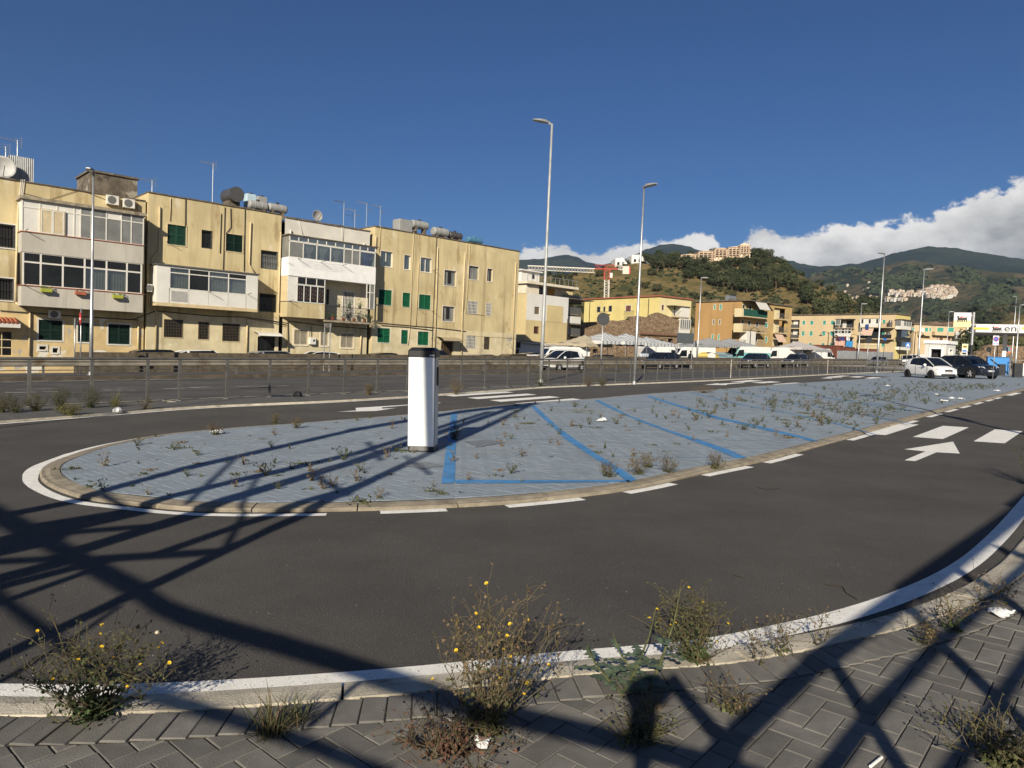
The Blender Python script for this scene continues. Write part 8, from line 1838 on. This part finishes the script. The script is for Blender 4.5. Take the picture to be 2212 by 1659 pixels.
bush('upright flowering weed on a dry root ball at the kerb edge', G(1505,1425,KZ), .34, .42, 34, 4, WGREEN, WOLIVE, 10, 1.0, lean=(0,.03)); tuft('dry straw skirt around the upright flowering weed', G(1510,1428,KZ), .10, .25, 90, 5, WDRY)
tuft('green grass tuft growing at the paver edge', G(585,1588,KZ), .27, .3, 130, 6, WOLIVE); tuft('small grass tuft beside the larger one on the kerb', G(640,1560,KZ), .2, .25, 60, 7, WOLIVE)
thistle('spiny leaved thistle with a bent stem on the near kerb', G(1345,1500,KZ), .36, 8); thistle('second tall thistle with a pale stem beside the bent one', G(1400,1495,KZ), .46, 9); tuft('tangle of pale straw at the foot of the thistles', G(1408,1535,KZ), .14, .3, 60, 10, WDRY)
bush('dark low weed in the shade below the thistles', G(1375,1595,KZ), .07, .26, 14, 11, WGREEN, WOLIVE, 0); bush('small dry weed on the pavers between two shadow bars', G(1578,1540,KZ), .10, .13, 6, 12, WOLIVE, WDRY, 0, .35)
bush('thin weed with a pale stem next to the white litter', G(2062,1362,KZ), .24, .22, 7, 13, WGREEN, WDRY, 0, .5); bush('sparse dry weed growing from the kerb joint', G(1993,1392,KZ), .12, .18, 6, 14, WOLIVE, WDRY, 0, .35); bush('leafy weed in the paver corner with long twig shadows', G(2165,1655,KZ), .15, .38, 24, 15, WOLIVE, WOLIVE, 2, .9)
for k, (x, y) in enumerate(((1640,1432),(1675,1418),(1770,1392),(2120,1300),(2165,1310),(1700,1412))): bush('thin sprig standing in the joint of the near kerb', G(x,y,KZ), .17, .11, 3, 30+k, WOLIVE, WDRY, 0, .22, group='thin sprigs along the near kerb')
b = G(2226,1040,KZ); bush('tall arching weed on the pavement edge with a long twig shadow', b, .85, .55, 22, 50, WOLIVE, WOLIVE, 0, 1.4, lean=(-.06,.05))
# island specials
for k, (x, y) in enumerate(((672,1058),(1128,1042),(688,1000),(712,998),(218+215,1030))): tuft('bright green leafy weed standing out on the painted island', G(x,y,ISZ), .1, .12, 22, 60+k, WYG, 'weed', 'bright green weeds of the island')
tuft('wide patch of green grass inside a parking bay', G(1255,888,ISZ), .09, 4.5, 420, 70, WYG); bush('dark spiky weed in the shadow of the charging column', G(980,950,ISZ), .3, .2, 14, 71, WGREEN, WGREEN, 0)
for k, (x, y) in enumerate(((1400,1010),(1440,1020),(1315,1030),(1545,1010),(2000-620,1025),(465,940),(640,925),(595,915))): bush('dry twiggy weed on the edge of the painted island', G(x,y,ISZ), .2, .28, 12, 80+k, WOLIVE, WDRY, 0, .5, group='twiggy weeds along the island edge')
# weeds along the far railing
for k, (x, y, H, W, n, mm, lab) in enumerate(((15,775,.9,.9,40,WOLIVE,'weed clump under the first railing post'),(140,775,.5,.9,30,WOLIVE,'low weed patch beyond the far kerb'),(320,760,.7,.8,36,WOLIVE,'rounded weed under the railing between two clumps'),(540,745,.95,.8,44,WGREEN,'taller leafy weed under the railing'),(620,800,.42,.9,50,WYG,'bright low weed at the far kerb edge'),(800,735,.95,.9,44,WGREEN,'weed clump with one tall spike under the railing'),(1290,745,.6,.6,14,WDRY,'sparse dry weed near the small white stone'))):
    p = G(*Z8(x,y), .05); bush(lab, p, H*.6, W*.7, n, 100+k, mm, WDRY if mm is WDRY else mm, 0, 1.0)
p = G(*Z8(1030,725), .05); tuft('yellow green grass tuft under the railing', p, .75, .6, 160, 110, WYG)
for k, (Zf, x, y, H, W, mm, lab) in enumerate(((Z5,330,1565,.9,.9,WGREEN,'dark green bush at the foot of the rusty lamp'),(Z5,740,1555,.7,.9,WDRY,'pale dry weed beside the round sign'),(Z5,860,1550,.45,.9,WOLIVE,'low weed at the round sign pole'),(G5,1250,625,.7,.7,WDRY,'dry bush at the railing behind the charging column'),(G5,375,640,.5,.4,WDRY,'thin dry weed at the railing foot'),(G7,1170,105,1.0,1.6,WDRY,'dry scrub at the railing end by the hatchback'),(G6,1440,275,.35,1.3,WDRY,'dry grass patch on the far island edge'))): bush(lab, G(*Zf(x,y), .05), H*.8, W*.9, 36, 120+k, mm, WDRY if mm is WDRY else mm, 0, .9)
# litter and stones
PAP = mat('white_paper', (.68,.68,.66), .8, var=.06)
def crumple(label, base, s, seed, name='litter'):
    r = random.Random(seed); n = 7; m = MB()
    for i in range(n+1):
        for j in range(n+1): a, b_ = i/n-.5, j/n-.5; m.v.append((a*s*1.4 + r.gauss(0,s*.03), b_*s + r.gauss(0,s*.03), .01 + abs(r.gauss(0,s*.09)) + s*.16*max(0, 1-((a/.5)**2+(b_/.5)**2))))
    for i in range(n):
        for j in range(n): a = i*(n+1)+j; m.f.append((a, a+n+1, a+n+2, a+1))
    o = m.build(name, PAP, mw=Matrix.Translation(base) @ Matrix.Rotation(r.uniform(0,3), 4, 'Z')); tag(o, label, 'litter')
crumple('crumpled white tissue lying on the near pavers', G(2160,1328,.052), .11, 1); crumple('white paper scrap in the second painted bay', G(*G6(630,500),ISZ), .22, 2); crumple('white scrap caught in the weeds of the island edge', G(*G4(1338,290),ISZ), .18, 3); crumple('pale paper piece under the largest weed clump', G(1040,1610,.052), .06, 4)
for k, (x, y) in enumerate(((1575,340),(1640,318),(2000,258),(1130,217),(1515,288),(1710,322))): 
    p = G(*G7(x,y),ISZ); m_ = None; crumple(['bag-like white litter in the thick weeds','paper strip in the thick weeds','litter near the far island tip','lone paper piece on the clean paving','small paper at the edge of the weeds','flat paper strip by the near island kerb'][k], p, .2, 10+k)
def rock(label, base, s, seed, mtl=PAP):
    r = random.Random(seed); m = MB().lathe([(.02*s,0),(.5*s,.02*s),(.55*s,.3*s),(.35*s,.6*s),(.05*s,.7*s)], 7); m.v = [(x*r.uniform(.8,1.2), y*r.uniform(.8,1.2), z) for x, y, z in m.v]; tag(m.build('stone', mtl, mw=Matrix.Translation(base)), label, 'stone')
rock('white stone on the far kerb by the yellow grass', G(*Z8(1050,772),.05), .17, 1); rock('pale pebble on the dark asphalt above the flowering weed', G(340,1368,0), .022, 2, mat('tan_stone', (.5,.42,.3), .9)); rock('dark rag by a railing foot', G(643,857,.05), .24, 3, BLACK_P)
def twig(label, pts): tag(MB().tube([G(x,y,.006) for x, y in pts], [.005,.004,.003][:len(pts)] + [.002]*(len(pts)-3), 5).build('twig', mat('dark_twig', (.03,.024,.018), .9)), label, 'twig')
twig('thin straight twig on the asphalt before the arrow', [(1638,1053),(1655,1057),(1685,1055)]); twig('bent black twig on the asphalt near the white edge line', [(1783,1262),(1820,1267),(1827,1280),(1852,1295)]); twig('short forked twig lying beside the bent one', [(1586,1242),(1598,1246),(1605,1246)])
m = MB().tube([G(1880,1656,.06), G(1905,1636,.06)], .006, 8).build('paper_tube', PAP); tag(m, 'small rolled paper tube on the near pavers', 'litter')
def gravel(name, pts, smin, smax, mtl, label, seed):
    r = random.Random(seed); m = MB()
    for p in pts:
        s = r.uniform(smin, smax); a = Vector((r.gauss(0,1), r.gauss(0,1), 0)).normalized()*s; b_ = Vector((-a.y, a.x, 0))*r.uniform(.5,1); q = Vector(p)
        m.add([q+a, q+b_, q-a, q-b_, q+Vector((0,0,s*.8))], [(0,1,4),(1,2,4),(2,3,4),(3,0,4)])
    tag(m.build(name, mtl), label, 'gravel', kind='stuff')
rg = random.Random(5); P = []
for _ in range(420):
    x, y = rg.uniform(0,2212), rg.uniform(960,1500); P.append(G(x,y,.001))
gravel('road_grit', P, .0016, .0045, mat('grit', (.3,.28,.25), .9, var=.4, vs=50), 'pale grit scattered over the asphalt', 6)
P = []
for c, z in ((offset(NK,-.212), .046), (offset(NK,-.002), .004), (ring_k1, ISZ), (offset(ring_w,.185), .004)):
    for q in c:
        for _ in range(5 if c[0].y < 10 else 2): P.append((q.x + rg.gauss(0,.02), q.y + rg.gauss(0,.02), z))
gravel('kerb_grit', P, .003, .008, mat('kerb_dirt', (.12,.10,.07), .95, var=.5, vs=60), 'dirt and grit gathered along the kerbs', 7)
# bushes' fallen bits in paver joints are part of the joint material
# ------------------------------------------------------------------ haze: the air between here and the mountains
def haze():
    m = bpy.data.materials.new('haze_air'); m.use_nodes = True; N = m.node_tree.nodes; L = m.node_tree.links; N.clear()
    v = N.new('ShaderNodeVolumePrincipled'); v.inputs['Color'].default_value = (.5,.70,.98,1); v.inputs['Density'].default_value = HAZE; v.inputs['Anisotropy'].default_value = .1
    o = N.new('ShaderNodeOutputMaterial'); L.new(v.outputs[0], o.inputs['Volume'])
    tag(MB().box(-6400,6400,-1400,6400,-40,640).build('haze', m), 'thin blue air veiling the far mountains', 'haze', kind='stuff')
HAZE = .6e-4
haze()
